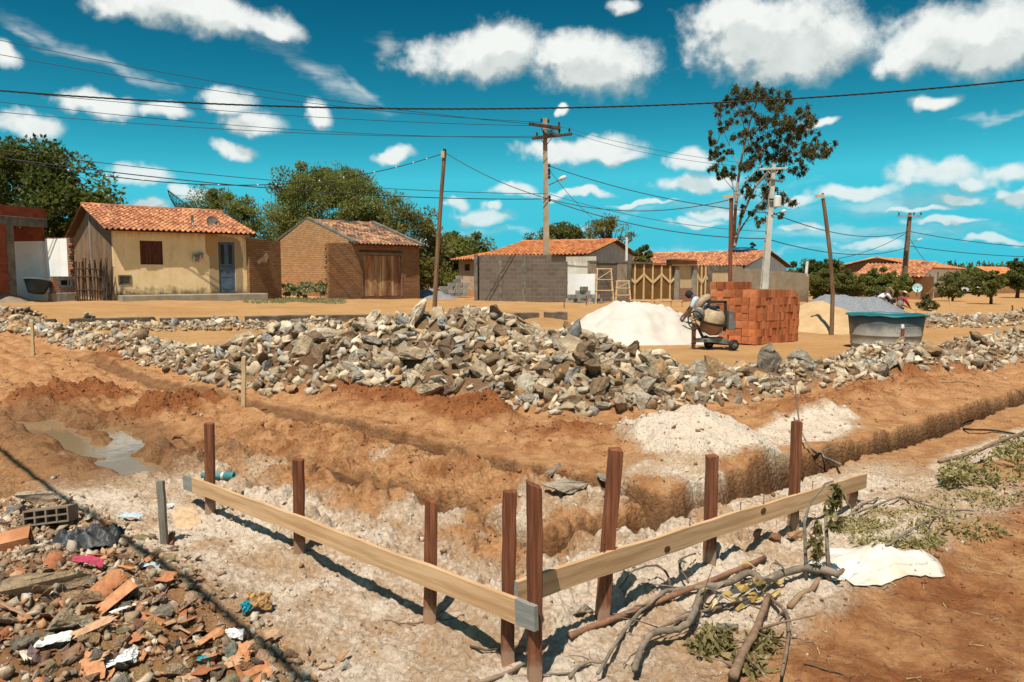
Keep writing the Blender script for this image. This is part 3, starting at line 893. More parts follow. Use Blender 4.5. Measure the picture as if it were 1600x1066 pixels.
def build_ground():
    r = np.concatenate([np.geomspace(0.35, 1.6, 30)[:-1], np.geomspace(1.6, 16, 880)[:-1], np.geomspace(16, 60, 230)[:-1], np.geomspace(60, 3500, 70)])
    th = np.concatenate([np.linspace(-180, -52, 40)[:-1], np.linspace(-52, -39, 50)[:-1], np.linspace(-39, 39, 800)[:-1], np.linspace(39, 52, 50)[:-1], np.linspace(52, 180, 41)[:-1]])
    T, RR = np.meshgrid(np.radians(th), r)
    X, Y = RR * np.sin(T), RR * np.cos(T)
    h, lime, sand, redc, wet, hp = terrain(X.ravel(), Y.ravel(), True)
    V = np.stack([X.ravel(), Y.ravel(), h], 1)
    nr, nt = X.shape
    i = np.arange(nr - 1)[:, None] * nt
    j = np.arange(nt)[None, :]
    j2 = (j + 1) % nt
    Fq = np.stack([i + j, i + nt + j, i + nt + j2, i + j2], -1).reshape(-1, 4)[:, ::-1]
    # centre cap
    c = len(V)
    V = np.vstack([V, [[0, 0, H1(0, 0.01)]]])
    tri = np.stack([np.full(nt, c), np.arange(nt), (np.arange(nt) + 1) % nt, (np.arange(nt) + 1) % nt], 1)
    me = np_mesh('ground', V, Fq, MT['ground'], smooth=True)
    ex = lambda q: np.append(q, 0.0).astype(np.float32)
    for nm, q in (('lime', lime), ('sand', sand), ('red', redc), ('wet', wet), ('stone', hp)):
        at = me.attributes.new(nm, 'FLOAT', 'POINT')
        at.data.foreach_set('value', ex(q))
    o = bpy.data.objects.new('ground', me)
    COL.objects.link(o)
    tag(o, kind='structure')


def groundmat():
    m, nt, bs = newmat('bare_soil')
    at = lambda n: nd(nt, 'Attribute', attribute_name=n).outputs['Fac']
    vec = nd(nt, 'TexCoord').outputs['Object']
    nz = lambda s, d=8.0, rgh=0.65: nd(nt, 'TexNoise', {'Vector': vec, 'Scale': s, 'Detail': d, 'Roughness': rgh}).outputs['Fac']
    n_big, n_mid, n_fine = nz(0.6), nz(4.5), nz(38, 6)
    soil = mix(nt, sstep(nt, n_mid, 0.35, 0.65), (0.54, 0.285, 0.130), (0.39, 0.178, 0.072))
    redsoil = mix(nt, sstep(nt, n_mid, 0.32, 0.68), (0.35, 0.130, 0.045), (0.245, 0.083, 0.028))
    col = mix(nt, sstep(nt, math_(nt, 'ADD', at('red'), math_(nt, 'MULTIPLY', math_(nt, 'SUBTRACT', n_mid, 0.5), 0.7)), 0.1, 0.75), soil, redsoil)
    sand = mix(nt, sstep(nt, n_big, 0.32, 0.68), (0.52, 0.295, 0.125), (0.43, 0.225, 0.088))
    sand = mix(nt, math_(nt, 'MULTIPLY', sstep(nt, n_mid, 0.5, 0.75), 0.35), sand, (0.33, 0.165, 0.07))
    col = mix(nt, sstep(nt, math_(nt, 'ADD', at('sand'), math_(nt, 'MULTIPLY', math_(nt, 'SUBTRACT', n_mid, 0.5), 0.5)), 0.3, 0.7), col, sand)
    col = mix(nt, math_(nt, 'MULTIPLY', at('stone'), 0.8), col, (0.15, 0.095, 0.055))
    col = mix(nt, math_(nt, 'MULTIPLY', at('wet'), 0.90), col, (0.060, 0.026, 0.012))
    ln = math_(nt, 'MULTIPLY', math_(nt, 'SUBTRACT', math_(nt, 'ADD', math_(nt, 'MULTIPLY', n_fine, 0.55), math_(nt, 'MULTIPLY', n_mid, 0.45)), 0.5), 2.2)
    li = math_(nt, 'ADD', at('lime'), math_(nt, 'MULTIPLY', ln, math_(nt, 'MULTIPLY', at('lime'), 3.0, clamp=True)))
    pale = mix(nt, n_mid, (0.46, 0.31, 0.19), (0.56, 0.41, 0.28))
    col = mix(nt, math_(nt, 'MULTIPLY', sstep(nt, li, 0.02, 0.42), 0.85), col, pale)
    white = mix(nt, n_mid, (0.70, 0.545, 0.41), (0.78, 0.65, 0.52))
    col = mix(nt, sstep(nt, li, 0.35, 0.95), col, white)
    col = nd(nt, 'HueSaturation', {'Color': col, 'Value': math_(nt, 'ADD', 0.7, math_(nt, 'MULTIPLY', n_fine, 0.6))}).outputs[0]
    setin(nt, bs.inputs['Base Color'], col)
    setin(nt, bs.inputs['Roughness'], math_(nt, 'SUBTRACT', 0.95, math_(nt, 'MULTIPLY', at('wet'), 0.35)))
    bs.inputs['Specular IOR Level'].default_value = 0.15
    vor = nd(nt, 'TexVoronoi', {'Vector': vec, 'Scale': 28.0, 'Randomness': 1.0}, feature='F1').outputs['Distance']
    hgt = math_(nt, 'ADD', math_(nt, 'MULTIPLY', nz(60, 8, 0.75), 1.0), math_(nt, 'MULTIPLY', vor, -0.6))
    hgt = math_(nt, 'ADD', hgt, nz(14, 8, 0.7))
    b = nd(nt, 'Bump', {'Strength': 0.85, 'Distance': 0.035, 'Height': hgt})
    nt.links.new(b.outputs[0], bs.inputs['Normal'])
    return m


MT['ground'] = groundmat()
build_ground()


def watermat():
    m, nt, bs = newmat('muddy_water')
    bs.inputs['Base Color'].default_value = (0.24, 0.165, 0.095, 1)
    bs.inputs['Roughness'].default_value = 0.05
    bs.inputs['Specular IOR Level'].default_value = 0.6
    n = nd(nt, 'TexNoise', {'Vector': nd(nt, 'TexCoord').outputs['Object'], 'Scale': 7.0, 'Detail': 3.0}).outputs['Fac']
    nt.links.new(nd(nt, 'Bump', {'Strength': 0.06, 'Distance': 0.02, 'Height': n}).outputs[0], bs.inputs['Normal'])
    return m


MT['water'] = watermat()
b_ = MB()
poly = [(-2.5, 5.6), (-2.2, 6.3), (-4.0, 9.0), (-7.0, 10.6), (-7.6, 9.9), (-4.9, 6.9)]
b_.add([(x, y, PUD_Z) for x, y in poly], [tuple(range(6))])
tag(b_.build('puddle_water', MT['water']), kind='structure')

# ------------------------------------------------------------------ buildings and walls
class Frame:
    """a vertical facade from pixel A to pixel B: local x along it, y inwards, z up"""

    def __init__(s, name, label, cat, A, B, z=None, group=None):
        s.A, B = P(*A), P(*B)
        d = Vector((B.x - s.A.x, B.y - s.A.y))
        s.L = d.length
        s.d = d / s.L
        s.z = s.A.z if z is None else z
        s.A.z = s.z
        s.root = thing(name, label, cat, s.A, math.atan2(s.d.y, s.d.x), group)

    def uz(s, px, py, off=0.0):
        r = ray(px, py)
        ax, ay = s.A.x - s.d.y * off, s.A.y + s.d.x * off
        det = -r.x * s.d.y + r.y * s.d.x
        t = (-ax * s.d.y + ay * s.d.x) / det
        u = (r.x * ay - r.y * ax) / det * -1
        u = ((t * r.x - ax) * s.d.x + (t * r.y - ay) * s.d.y)
        return u, CAMZ + t * r.z - s.z

    def rect(s, x0, y0, x1, y1, off=0.0):
        """pixel rectangle (top-left, bottom-right) -> (u0, u1, z0, z1) on the facade"""
        u0, z1 = s.uz(x0, (y0), off)
        u1, _ = s.uz(x1, y0, off)
        um = (x0 + x1) / 2
        _, z1 = s.uz(um, y0, off)
        _, z0 = s.uz(um, y1, off)
        return u0, u1, z0, z1


def tile_roof(mb, O, U, V, W, S, pu=0.22, pv=0.38, m=0, jit=1.0):
    O, U, V = Vector(O), Vector(U).normalized(), Vector(V).normalized()
    N = U.cross(V).normalized()
    nu, nv = max(2, round(W / pu)), max(2, round(S / pv))
    pu, pv = W / nu, S / nv
    prof = [(0.0, 0.0), (0.12, 0.040), (0.30, 0.060), (0.48, 0.040), (0.60, 0.0), (0.80, -0.012), (1.0, 0.0)]
    k = pu / 0.22
    for j in range(nv):
        for i in range(nu):
            t = random.random()
            ja, jb = random.uniform(-0.02, 0.02) * jit, random.uniform(-0.006, 0.006) * jit
            sh = random.uniform(-0.012, 0.012) * jit
            vs = []
            for q, (a, h) in enumerate(prof):
                lo = O + U * ((i + a) * pu) + V * (j * pv - 0.03 + ja) + N * (h * k + 0.034 + jb)
                hi = O + U * ((i + a) * pu + sh) + V * ((j + 1) * pv + 0.02 + ja) + N * (h * k + 0.006 + jb)
                vs += [lo - N * 0.022, lo, hi]
            fs = []
            for q in range(len(prof) - 1):
                a, b = q * 3, q * 3 + 3
                fs += [(a, b, b + 1, a + 1), (a + 1, b + 1, b + 2, a + 2)]
            mb.add(vs, fs, m, t)


def ridge(mb, p0, p1, r=0.10, m=0):
    p0, p1 = Vector(p0), Vector(p1)
    n = max(2, round((p1 - p0).length / 0.36))
    for i in range(n):
        a, b = p0.lerp(p1, i / n), p0.lerp(p1, (i + 1.06) / n)
        mb.tube([a + Vector((0, 0, random.uniform(-0.012, 0.012))), b + Vector((0, 0, random.uniform(-.012, .012)))], [r, r * 0.9], 8, m)


def gable_roof(root, L, D, yr, ze, zr, zb, tile, ol=0.3, orr=0.3, of=0.35, pu=0.22, pv=0.38, name='roof', ridge_r=0.10):
    """two slopes with the ridge along local x"""
    mb = MB()
    x0, W = -ol, L + ol + orr
    sf = (zr - ze) / yr
    Vf = Vector((0, 1, sf)).normalized()
    Sf = math.hypot(yr + of, sf * (yr + of))
    tile_roof(mb, (x0, -of, ze - of * sf + 0.05), (1, 0, 0), Vf, W, Sf, pu, pv)
    sb = (zr - zb) / (D - yr)
    Vb = Vector((0, -1, sb)).normalized()
    Sb = math.hypot(D - yr + of, sb * (D - yr + of))
    tile_roof(mb, (x0 + W, D + of, zb - of * sb + 0.05), (-1, 0, 0), Vb, W, Sb, pu * 1.5, pv * 1.3)
    # boarding under the tiles
    for (ya, za, yb, zb_) in ((-of, ze - of * sf, yr, zr), (yr, zr, D + of, zb - of * sb)):
        mb.prism([(ya, za + 0.005), (yb, zb_ + 0.005), (yb, zb_ + 0.05), (ya, za + 0.05)], x0 + 0.02, x0 + W - 0.02, 1, 0.5, axis='x')
    ridge(mb, (x0, yr, zr + 0.07), (x0 + W, yr, zr + 0.07), ridge_r)
    return mb.build(name, [tile, MT['wood_dark']], root)


def gable_walls(root, L, D, yr, ze, zr, zb, holes, wm, gm=None, t=0.2, foot=-0.6, gname='side_wall', gtop=0.0):
    MB().holed(0, L, foot, ze - 0.003, [(h[0], h[1], h[2], h[3]) for h in holes], 0, t).build('wall', wm, root)
    mb = MB()
    s = (zr - ze) / yr
    o = [(t, foot), (D - t, foot), (D - t, zb), (yr, zr - gtop), (t, ze + s * t - 0.004)]
    mb.prism(o, 0, t, axis='x')
    mb.prism(o, L - t, L, axis='x')
    mb.box(0, D - t, foot, L, D, zb - 0.01)
    return mb.build(gname, gm or wm, root)


def plank_door(root, r, y, m, n=6, name='door', hm=None, frame=None):
    """vertical planks in the opening r = (u0, u1, z0, z1)"""
    mb = MB()
    u0, u1, z0, z1 = r
    w = (u1 - u0) / n
    for i in range(n):
        mb.box(u0 + i * w + 0.004, y + random.uniform(-.004, .004), z0 + random.uniform(0.01, 0.03), u0 + (i + 1) * w - 0.004, y + 0.035, z1 - random.uniform(0.005, 0.025))
    d = mb.build(name, m, root)
    return d


# ---- yellow house -----------------------------------------------------------
fr = Frame('yellow_house', 'small yellow plastered house with an old clay tile roof and a grey blue door', 'house', (180, 463, 28.8), (394, 466, 32.2), 0.80)
yh = fr
L, D, yr, ze, zr, zb = fr.L, 8.4, 4.2, 2.68, 3.82, 2.68
win = fr.rect(218, 376.5, 253.5, 413.5)
dor = fr.rect(340.5, 378.5, 366.5, 457)
vent = fr.rect(186.5, 432, 203, 443)
patch_u, _ = fr.uz(353, 400)
MT['yellow'] = plastermat('yellow_plaster', (0.88, 0.65, 0.37), (0.80, 0.54, 0.27), mold=(0.10, 0.065, 0.035), moldz=0.5, moldamt=0.85,
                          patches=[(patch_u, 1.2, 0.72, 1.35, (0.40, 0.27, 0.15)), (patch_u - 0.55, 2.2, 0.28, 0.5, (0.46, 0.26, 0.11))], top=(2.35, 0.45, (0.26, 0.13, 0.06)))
MB().holed(0, L, -0.6, ze - 0.003, [win, dor, vent], 0, 0.2).build('wall', MT['yellow'], fr.root)
mb = MB()
s_ = (zr - ze) / yr
o_ = [(0.2, -0.6), (D - 0.2, -0.6), (D - 0.2, zb), (yr, zr), (0.2, ze + s_ * 0.2 - 0.004)]
mb.prism(o_, 0, 0.2, axis='x').prism(o_, L - 0.2, L, axis='x').box(0, D - 0.2, -0.6, L, D, zb - 0.01)
tag(mb.build('side_wall', MT['brown_wall'], fr.root), 'unpainted mud coloured side wall')
mb = MB().box(-0.04, yr - 0.1, -0.3, -0.003, yr + 0.1, zr - 0.12)
mb.build('wall_pier', MT['concrete'], fr.root)
gable_roof(fr.root, L, D, yr, ze, zr, zb, MT['tile'], 0.32, 0.22, 0.34, 0.2, 0.36)
wf = MB()
u0, u1, z0, z1 = win
for i in range(8):
    w = (u1 - u0 - 0.06) / 8
    wf.box(u0 + 0.03 + i * w + .004, 0.05, z0 + 0.03, u0 + 0.03 + (i + 1) * w - .004, 0.08, z1 - 0.03)
wf.holed(u0 + .002, u1 - .002, z0 + .002, z1 - .002, [(u0 + 0.04, u1 - 0.04, z0 + 0.04, z1 - 0.04)], 0.03, 0.09)
MT['shutter'] = M('brown_shutter', (0.13, 0.04, 0.022), (0.075, 0.022, 0.014), 6, tint=0.5, bump=0.3, stretch=(3, 3, .4))
wf.build('window_shutter', MT['shutter'], fr.root)
MT['bluedoor'] = M('grey_blue_door_paint', (0.095, 0.125, 0.165), (0.065, 0.085, 0.115), 3, bump=0.15, rough=0.6)
u0, u1, z0, z1 = dor
dw = u1 - u0
db = MB().holed(u0 + .003, u1 - .003, z0 + 0.004, z1 - .003, [(u0 + 0.10, u0 + 0.26, z0 + 1.2, z1 - 0.1), (u1 - 0.26, u1 - 0.10, z0 + 1.2, z1 - 0.1)], 0.05, 0.09)
db.box(u0 + 0.12, 0.04, z0 + 0.14, u1 - 0.12, 0.048, z0 + 0.56).box(u0 + 0.12, 0.04, z0 + 0.64, u1 - 0.12, 0.048, z0 + 1.1)
dob = db.build('door', MT['bluedoor'], fr.root, bevel=0.004)
MB().box(u0 + 0.09, 0.07, z0 + 1.19, u0 + 0.27, 0.08, z1 - 0.09).box(u1 - 0.27, 0.07, z0 + 1.19, u1 - 0.09, 0.08, z1 - 0.09).build('door_glass', MT['shadowbox'], dob)
MB().tube([(u0 + 0.07, 0.045, z0 + 1.0), (u0 + 0.07, 0.01, z0 + 1.0), (u0 + 0.14, 0.005, z0 + 1.0)], 0.012, 6).build('handle', MT['greymetal'], dob)
u0, u1, z0, z1 = vent
MB().holed(u0 - .05, u1 + .05, z0 - .05, z1 + .05, [(u0, u1, z0, z1)], -0.025, 0.02).box(u0, 0.08, z0, u1, 0.1, z1).build('vent', MT['concrete_dark'], fr.root)
for (a, b, c, d, nm) in ((301, 397, 309.5, 409.5, 0), (310.5, 395, 316, 404, 1)):
    u0, u1, z0, z1 = fr.rect(a, b, c, d)
    MB().box(u0, -0.14, z0, u1, -0.002, z1).box(u0 + 0.03, -0.15, z0 + 0.05, u1 - 0.03, -0.14, z1 - 0.05, 1).build('meter_box', [MT['pine_end'], MT['recess']], fr.root, bevel=0.008)
u0, _ = fr.uz(182, 465)
u1, _ = fr.uz(407, 465)
MT['slab'] = M('porch_concrete', (0.36, 0.30, 0.22), (0.26, 0.21, 0.15), 2, bump=0.5)
MB().box(u0, -0.9, -0.5, u1, -0.003, 0.12).build('porch_slab', MT['slab'], fr.root, bevel=0.03, seg=2)
# interior floor keeps the openings dim
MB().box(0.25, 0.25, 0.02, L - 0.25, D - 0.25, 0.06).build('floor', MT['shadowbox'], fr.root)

# dish antenna standing on the yellow roof, small mast beside it, mesh dish behind the ridge
def dish(name, label, p, az, el, r, mat, mast_to=None, meshy=False, mm='greymetal'):
    t = thing(name, label, 'satellite dish', mast_to or p)
    off = Vector(p) - Vector(mast_to or p)
    D_ = Vector((math.sin(az) * math.cos(el), math.cos(az) * math.cos(el), math.sin(el)))
    Mx = Matrix.Translation(off) @ D_.to_track_quat('Z', 'Y').to_matrix().to_4x4()
    dep = 0.17 * r
    if not meshy:
        prof = [(r * k / 8, dep * (k / 8) ** 2) for k in range(9)]
        mb = MB().lathe([(0.001, 0)] + prof[1:] + [(r * 1.02, dep + 0.01), (r, dep - 0.015)] + [(r * k / 8, dep * (k / 8) ** 2 - 0.012) for k in range(7, 0, -1)], 28, Mx)
        mb.build('dish', mat, t, smooth=True)
    else:
        dep = 0.42 * r
        mb = MB()
        for k in range(14):
            a = 2 * math.pi * k / 14
            mb.tube([Mx @ Vector((r * q / 6 * math.cos(a), r * q / 6 * math.sin(a), dep * (q / 6) ** 2)) for q in range(7)], 0.014, 4)
        for q in (2, 3, 4, 5, 6):
            mb.tube([Mx @ Vector((r * q / 6 * math.cos(2 * math.pi * k / 32), r * q / 6 * math.sin(2 * math.pi * k / 32), dep * (q / 6) ** 2)) for k in range(33)], 0.022 if q == 6 else 0.009, 4)
        for q in range(7, 24):
            if q % 2:
                mb.tube([Mx @ Vector((r * q / 24 * math.cos(2 * math.pi * k / 32), r * q / 24 * math.sin(2 * math.pi * k / 32), dep * (q / 24) ** 2)) for k in range(33)], 0.004, 3)
        mb.build('dish', mat, t)
    fp = Mx @ Vector((0, 0, r * (0.95 if meshy else 0.8)))
    mb = MB()
    for k in range(3):
        a = 2 * math.pi * k / 3 + 0.5
        mb.tube([Mx @ Vector((r * 0.97 * math.cos(a), r * 0.97 * math.sin(a), dep)), fp], 0.016 if meshy else 0.010, 5)
    mb.tube([fp, Mx @ Vector((0, 0, r * (0.95 if meshy else 0.8) - 0.12))], 0.04, 8)
    mb.build('feed_arm', MT['whitemetal'] if meshy else MT[mm], t)
    mb = MB()
    mb.tube([Mx @ Vector((0, 0, -0.015)), off + Vector((0, 0, -0.08)) - D_ * 0.08, Vector((0, 0, -0.05))], 0.025, 8)
    mb.build('mast', MT[mm], t)
    return t


MT['dishgrey'] = M('grey_dish_paint', (0.30, 0.26, 0.215), (0.22, 0.19, 0.16), 4, bump=0.05, rough=0.5)
dish('satellite_dish', 'grey solid satellite dish on the front roof slope of the yellow house', P(333, 351, 32.3), R(118), R(22), 0.36, MT['dishgrey'], P(331, 366, 32.1))
dish('mesh_dish', 'big wire mesh satellite dish rising behind the yellow house ridge', P(281, 330, 41), R(70), R(50), 1.15, MT['iron'], P(279, 352, 41.3), True)
t = thing('roof_mast', 'short pale antenna mast standing on the tile roof beside the grey dish', 'antenna mast', P(301, 360, 31.4))
MB().bar((0, 0, -0.15), (0, 0, 0.62), 0.09, 0.06).build('mast', MT['greymetal'], t)
MB().box(-0.09, -0.05, -0.14, 0.10, 0.06, -0.04).bar((0.04, -0.02, 0.0), (0.05, -0.05, 0.3), 0.05).build('bracket', MT['whitemetal'], t)

# ---- brown brick wall right of the house --------------------------------------
f2 = Frame('brick_wall', 'brown clay brick wall joining the right end of the yellow house', 'wall', (391, 467, 32.0), (440.5, 466, 33.6), 0.62)
u0, z1 = f2.uz(392, 374)
MT['adobe_p'] = MT['adobe2']
us = [0, 0.12, f2.L]
MB().box(0, 0, -0.4, f2.L, 0.18, z1).build('brickwork', MT['adobe2'], f2.root)
MB().box(-0.03, -0.03, z1 + 0.001, f2.L * 0.55, 0.2, z1 + 0.05).build('coping', MT['concrete'], f2.root)
MT['scar'] = plastermat('plaster_scar', (0.55, 0.38, 0.22), (0.42, 0.27, 0.15), moldamt=0.0)
pp = [f2.uz(*q) for q in ((401, 408), (406, 404), (412, 400), (417, 396), (419, 402), (416, 411), (411, 409), (404, 413))]
MB().prism([(u, z) for u, z in pp][::-1], -0.012, -0.001).build('plaster_patch', MT['scar'], f2.root)

# ---- brick garage ----------------------------------------------------------------
f3 = Frame('brick_garage', 'old clay brick garage with rusty plank doors and a worn tile roof', 'garage', (555, 464, 35.3), (656, 464, 38.0), 0.60)
d3 = f3.d
u515, _ = f3.uz(515, 455)
_, ztop = f3.uz(600, 382)
L3 = f3.L
g = f3.rect(566, 399, 627, 463.5)
D3, yr3, ze3, zr3 = 8.2, 4.1, ztop, 4.42 - 0.60
MB().holed(u515, L3, -0.5, ze3 - 0.004, [g], 0, 0.2).build('wall', MT['adobe2'], f3.root)
# jagged end where the bricks of a further wall were to be tied in
mb = MB()
zz = -0.3
while zz < ze3 - 0.1:
    e = random.uniform(0.02, 0.22)
    mb.box(u515 - e, 0.012, zz, u515 - 0.001, 0.19, zz + 0.085)
    zz += 0.095
mb.build('toothing_bricks', MT['adobe'], f3.root)
mb = MB()
o3 = [(0.201, -0.5), (D3 - 0.2, -0.5), (D3 - 0.2, ze3), (yr3, zr3 + 0.1), (0.201, ze3 + 0.15)]
mb.prism(o3, -0.2, 0.0, axis='x').prism(o3, L3 - 0.2, L3 - 0.003, axis='x').box(-0.2, D3 - 0.199, -0.5, L3, D3, ze3)
mb.build('gable_wall', MT['adobe'], f3.root)
gable_roof(f3.root, L3 - 0.0, D3, yr3, ze3, zr3, ze3, MT['tile_old'], -0.03, 0.05, 0.28, 0.2, 0.36)
mb = MB()       # raised verge cappings on both gables
for x in (-0.19, L3 - 0.16):
    mb.prism([(-0.3, ze3 - 0.02), (yr3, zr3 + 0.13), (D3 + 0.2, ze3), (D3 + 0.2, ze3 + 0.08), (yr3, zr3 + 0.24), (-0.3, ze3 + 0.09)], x, x + 0.24, axis='x')
mb.build('verge_capping', MT['concrete_dark'], f3.root)
um = (g[0] + g[1]) / 2
for (a, b) in ((g[0] + 0.01, um - 0.012), (um + 0.012, g[1] - 0.01)):
    plank_door(f3.root, (a, b, g[2], g[3]), 0.06, MT['wood_door'], 8, 'garage_door')
MB().holed(g[0] - 0.12, g[1] + 0.10, g[2], g[3] + 0.13, [(g[0] + .002, g[1] - .002, g[2] - 0.01, g[3])], -0.015, -0.001).build('door_surround', MT['brown_wall'], f3.root)
MB().box(g[0] - 0.15, -0.035, g[3] + 0.131, g[1] + 0.05, 0.15, g[3] + 0.22).build('lintel', MT['wood_dark'], f3.root)
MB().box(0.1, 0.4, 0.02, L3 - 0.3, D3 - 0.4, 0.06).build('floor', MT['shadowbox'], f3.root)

# ---- unfinished building at the left edge ------------------------------------------
f4 = Frame('unfinished_building', 'unfinished red hollow brick building with a grey concrete lintel', 'building', (-110, 464, 24.2), (80, 466, 28.6), 0.78)
L4 = f4.L
ua, _ = f4.uz(12, 400)
ub, _ = f4.uz(24, 400)
_, zl0 = f4.uz(45, 353.5)
_, zl1 = f4.uz(45, 340)
_, zt = f4.uz(45, 324)
MB().box(0, 0.02, -0.5, ua - 0.002, 0.2, zl0 - 0.002).build('brick_wall', MT['rebrick'], f4.root)
MB().box(ua, 0, -0.5, ub, 0.24, zl0 - 0.002).build('column', MT['concrete_dark'], f4.root, bevel=0.01)
MB().box(-0.3, -0.03, zl0, L4, 0.25, zl1).build('lintel', MT['concrete_dark'], f4.root, bevel=0.012)
MB().box(-0.3, 0.0, zl1 + 0.001, L4 - 0.02, 0.2, zt).build('brick_course', MT['rebrick'], f4.root)
uc, _ = f4.uz(74, 400)
mb = MB().box(uc, 0.26, -0.5, uc + 0.16, 5.0, f4.uz(60, 376)[1], 0)
mb.build('return_wall', MT['white_paint'], f4.root)
MB().box(uc + 0.003, 0.26, f4.uz(60, 376)[1] + 0.002, uc + 0.157, 5.0, zl0 + 0.0).build('return_brickwork', MT['rebrick'], f4.root)
MB().box(-0.3, 0.255, zl0 + 0.05, L4 - 0.05, 3.2, zl0 + 0.18).build('ceiling_slab', MT['concrete_dark'], f4.root)
MB().box(-0.3, 5.01, -0.5, uc + 0.8, 5.2, 2.15).build('back_wall', MT['white_paint'], f4.root)

f5 = Frame('white_wall', 'whitewashed yard wall with a broken brick end beside the stick gate', 'wall', (75, 463, 28.5), (108.5, 463, 28.2), 0.82)
_, z1 = f5.uz(90, 373)
MB().box(0, 0, -0.4, f5.L, 0.18, z1).build('plastered_face', MT['white_paint'], f5.root)
mb = MB()
zz = -0.1
while zz < z1 - 0.05:
    mb.box(f5.L + 0.001, 0.015, zz, f5.L + random.uniform(0.06, 0.24), 0.165, zz + 0.085)
    zz += 0.1
zz = 0
mb.build('broken_bricks', MT['stub'], f5.root)
mb = MB()
x = 0
while x < f5.L - 0.1:
    w = random.uniform(0.1, 0.22)
    mb.box(x, 0.01, z1 + 0.001, x + w * 0.95, 0.17, z1 + random.uniform(0.02, 0.07))
    x += w
mb.build('top_bricks', MT['stub'], f5.root)

f6 = Frame('meter_pillar', 'low brick pillar holding a dark open meter box in front of the white wall', 'pillar', (82, 465, 27.6), (121, 465, 28.3), 0.76)
r = f6.rect(93.5, 437, 110, 446.5)
z1 = f6.uz(100, 432)[1]
MB().holed(0.05, f6.L, 0.28, z1, [r], 0, 0.35).build('brickwork', MT['stub'], f6.root)
MB().box(0, -0.04, -0.4, f6.L + 0.05, 0.4, 0.279).build('plinth', MT['concrete'], f6.root, bevel=0.02)
MB().holed(r[0] - 0.06, r[1] + 0.06, r[2] - 0.06, r[3] + 0.06, [(r[0] + .02, r[1] - .02, r[2] + .02, r[3] - .02)], -0.03, -0.001).box(r[0], 0.2, r[2], r[1], 0.22, r[3], 1).build('meter_box', [MT['greymetal'], MT['iron']], f6.root)

# ---- rough stick gate ------------------------------------------------------------------
p0, p1 = P(121, 463, 27.9), P(180, 462, 28.6)
t = thing('stick_gate', 'crooked gate of dark upright sticks between white wall and yellow house', 'gate', (p0.x, p0.y, 0.78))
w_ = (p1 - p0)
w_.z = 0
mb = MB()
for i in range(11):
    q = w_ * (i / 10 * 0.66)
    h = random.uniform(1.35, 1.62) - (0.1 if i in (0, 9) else 0)
    mb.tube([q + Vector((0, random.uniform(-.03, .03), -0.1)), q + Vector((random.uniform(-.05, .05), 0, h / 2)), q + Vector((random.uniform(-.08, .08), 0, h))], [0.032, 0.03, 0.022], 6)
mb.build('stick', MT['wood_dark'], t)
for z in (0.35, 0.85, 1.15):
    MB().tube([Vector((0, -0.05, z)), w_ * 0.33 + Vector((0, -0.05, z + .02)), w_ * 0.66 + Vector((0, -0.05, z - 0.03))], 0.026, 6).build('crossbar', MT['wood_dark'], t)
mb = MB()
for i in range(16):
    q = w_ * random.uniform(0.72, 0.98)
    h = random.uniform(0.8, 1.65)
    mb.tube([q + Vector((random.uniform(-.1, .1), random.uniform(-.1, .1), -0.1)), q + Vector((random.uniform(-.15, .15), random.uniform(-.1, .1), h))], [0.03, 0.014], 5)
mb.build('brushwood', MT['bark'], t)

# ---- grey block wall --------------------------------------------------------------------
f7 = Frame('block_wall', 'long unplastered grey concrete block wall in front of the orange roofed house', 'wall', (744, 468, 37.0), (886, 471, 36.2), 0.47)
us_, _ = f7.uz(861.5, 440)
z_a = f7.uz(780, 398.5)[1]
z_b = f7.uz(875, 409)[1]
MB().box(0.18, 0, -0.4, us_, 0.15, z_a).box(us_ + 0.001, 0.005, -0.4, f7.L, 0.15, z_b).build('blockwork', MT['block'], f7.root)
mb = MB()
for px in (741.5, 779.5, 816.5):
    u = f7.uz(px, 440)[0]
    mb.box(u - 0.02, -0.025, -0.4, u + 0.16, 0.17, z_a + 0.02)
mb.build('column', MT['concrete_dark'], f7.root, bevel=0.008)
Rm = Matrix.Rotation(math.radians(70), 4, 'Z')
MB().box(-0.0, 0.16, -0.4, 0.14, 3.4, z_a - 0.03).build('return_wall', MT['block'], f7.root)

# ---- white house behind the block wall -----------------------------------------------------
cw = P(912, 460, 40.0)
dw_ = Vector((0.92, -0.39)).normalized()
LW = 5.6
aw_ = Vector((cw.x - dw_.x * LW, cw.y - dw_.y * LW, 0.45))
wh = thing('white_house', 'white plastered house with a bright orange tile roof behind the grey block wall', 'house', aw_, math.atan2(dw_.y, dw_.x))
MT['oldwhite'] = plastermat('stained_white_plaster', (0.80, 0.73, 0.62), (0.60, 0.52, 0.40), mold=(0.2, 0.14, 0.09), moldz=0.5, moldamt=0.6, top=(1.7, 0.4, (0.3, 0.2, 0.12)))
MT['greyplaster'] = plastermat('grey_gable_plaster', (0.62, 0.59, 0.54), (0.48, 0.44, 0.39), moldamt=0.0)
zeW, zrW = 2.36, 3.30
gable_walls(wh, LW, 11.0, 5.6, zeW, zrW, zeW + 0.2, [], MT['oldwhite'], MT['greyplaster'])
gable_roof(wh, LW, 11.0, 5.6, zeW, zrW, zeW + 0.2, MT['tile_new'], 0.3, 0.35, 0.4, 0.22, 0.4)
MT['cleanwhite'] = M('fresh_white_paint', (0.92, 0.90, 0.87), (0.86, 0.83, 0.79), 2, bump=0.3)
f8 = Frame('white_yard_wall', 'low freshly whitewashed wall joining the right end of the block wall', 'wall', (887, 470, 37.4), (929, 470, 36.2), 0.45)
z1 = f8.uz(900, 428)[1]
MB().box(0, 0, -0.3, f8.L, 0.15, z1).build('painted_face', MT['cleanwhite'], f8.root)
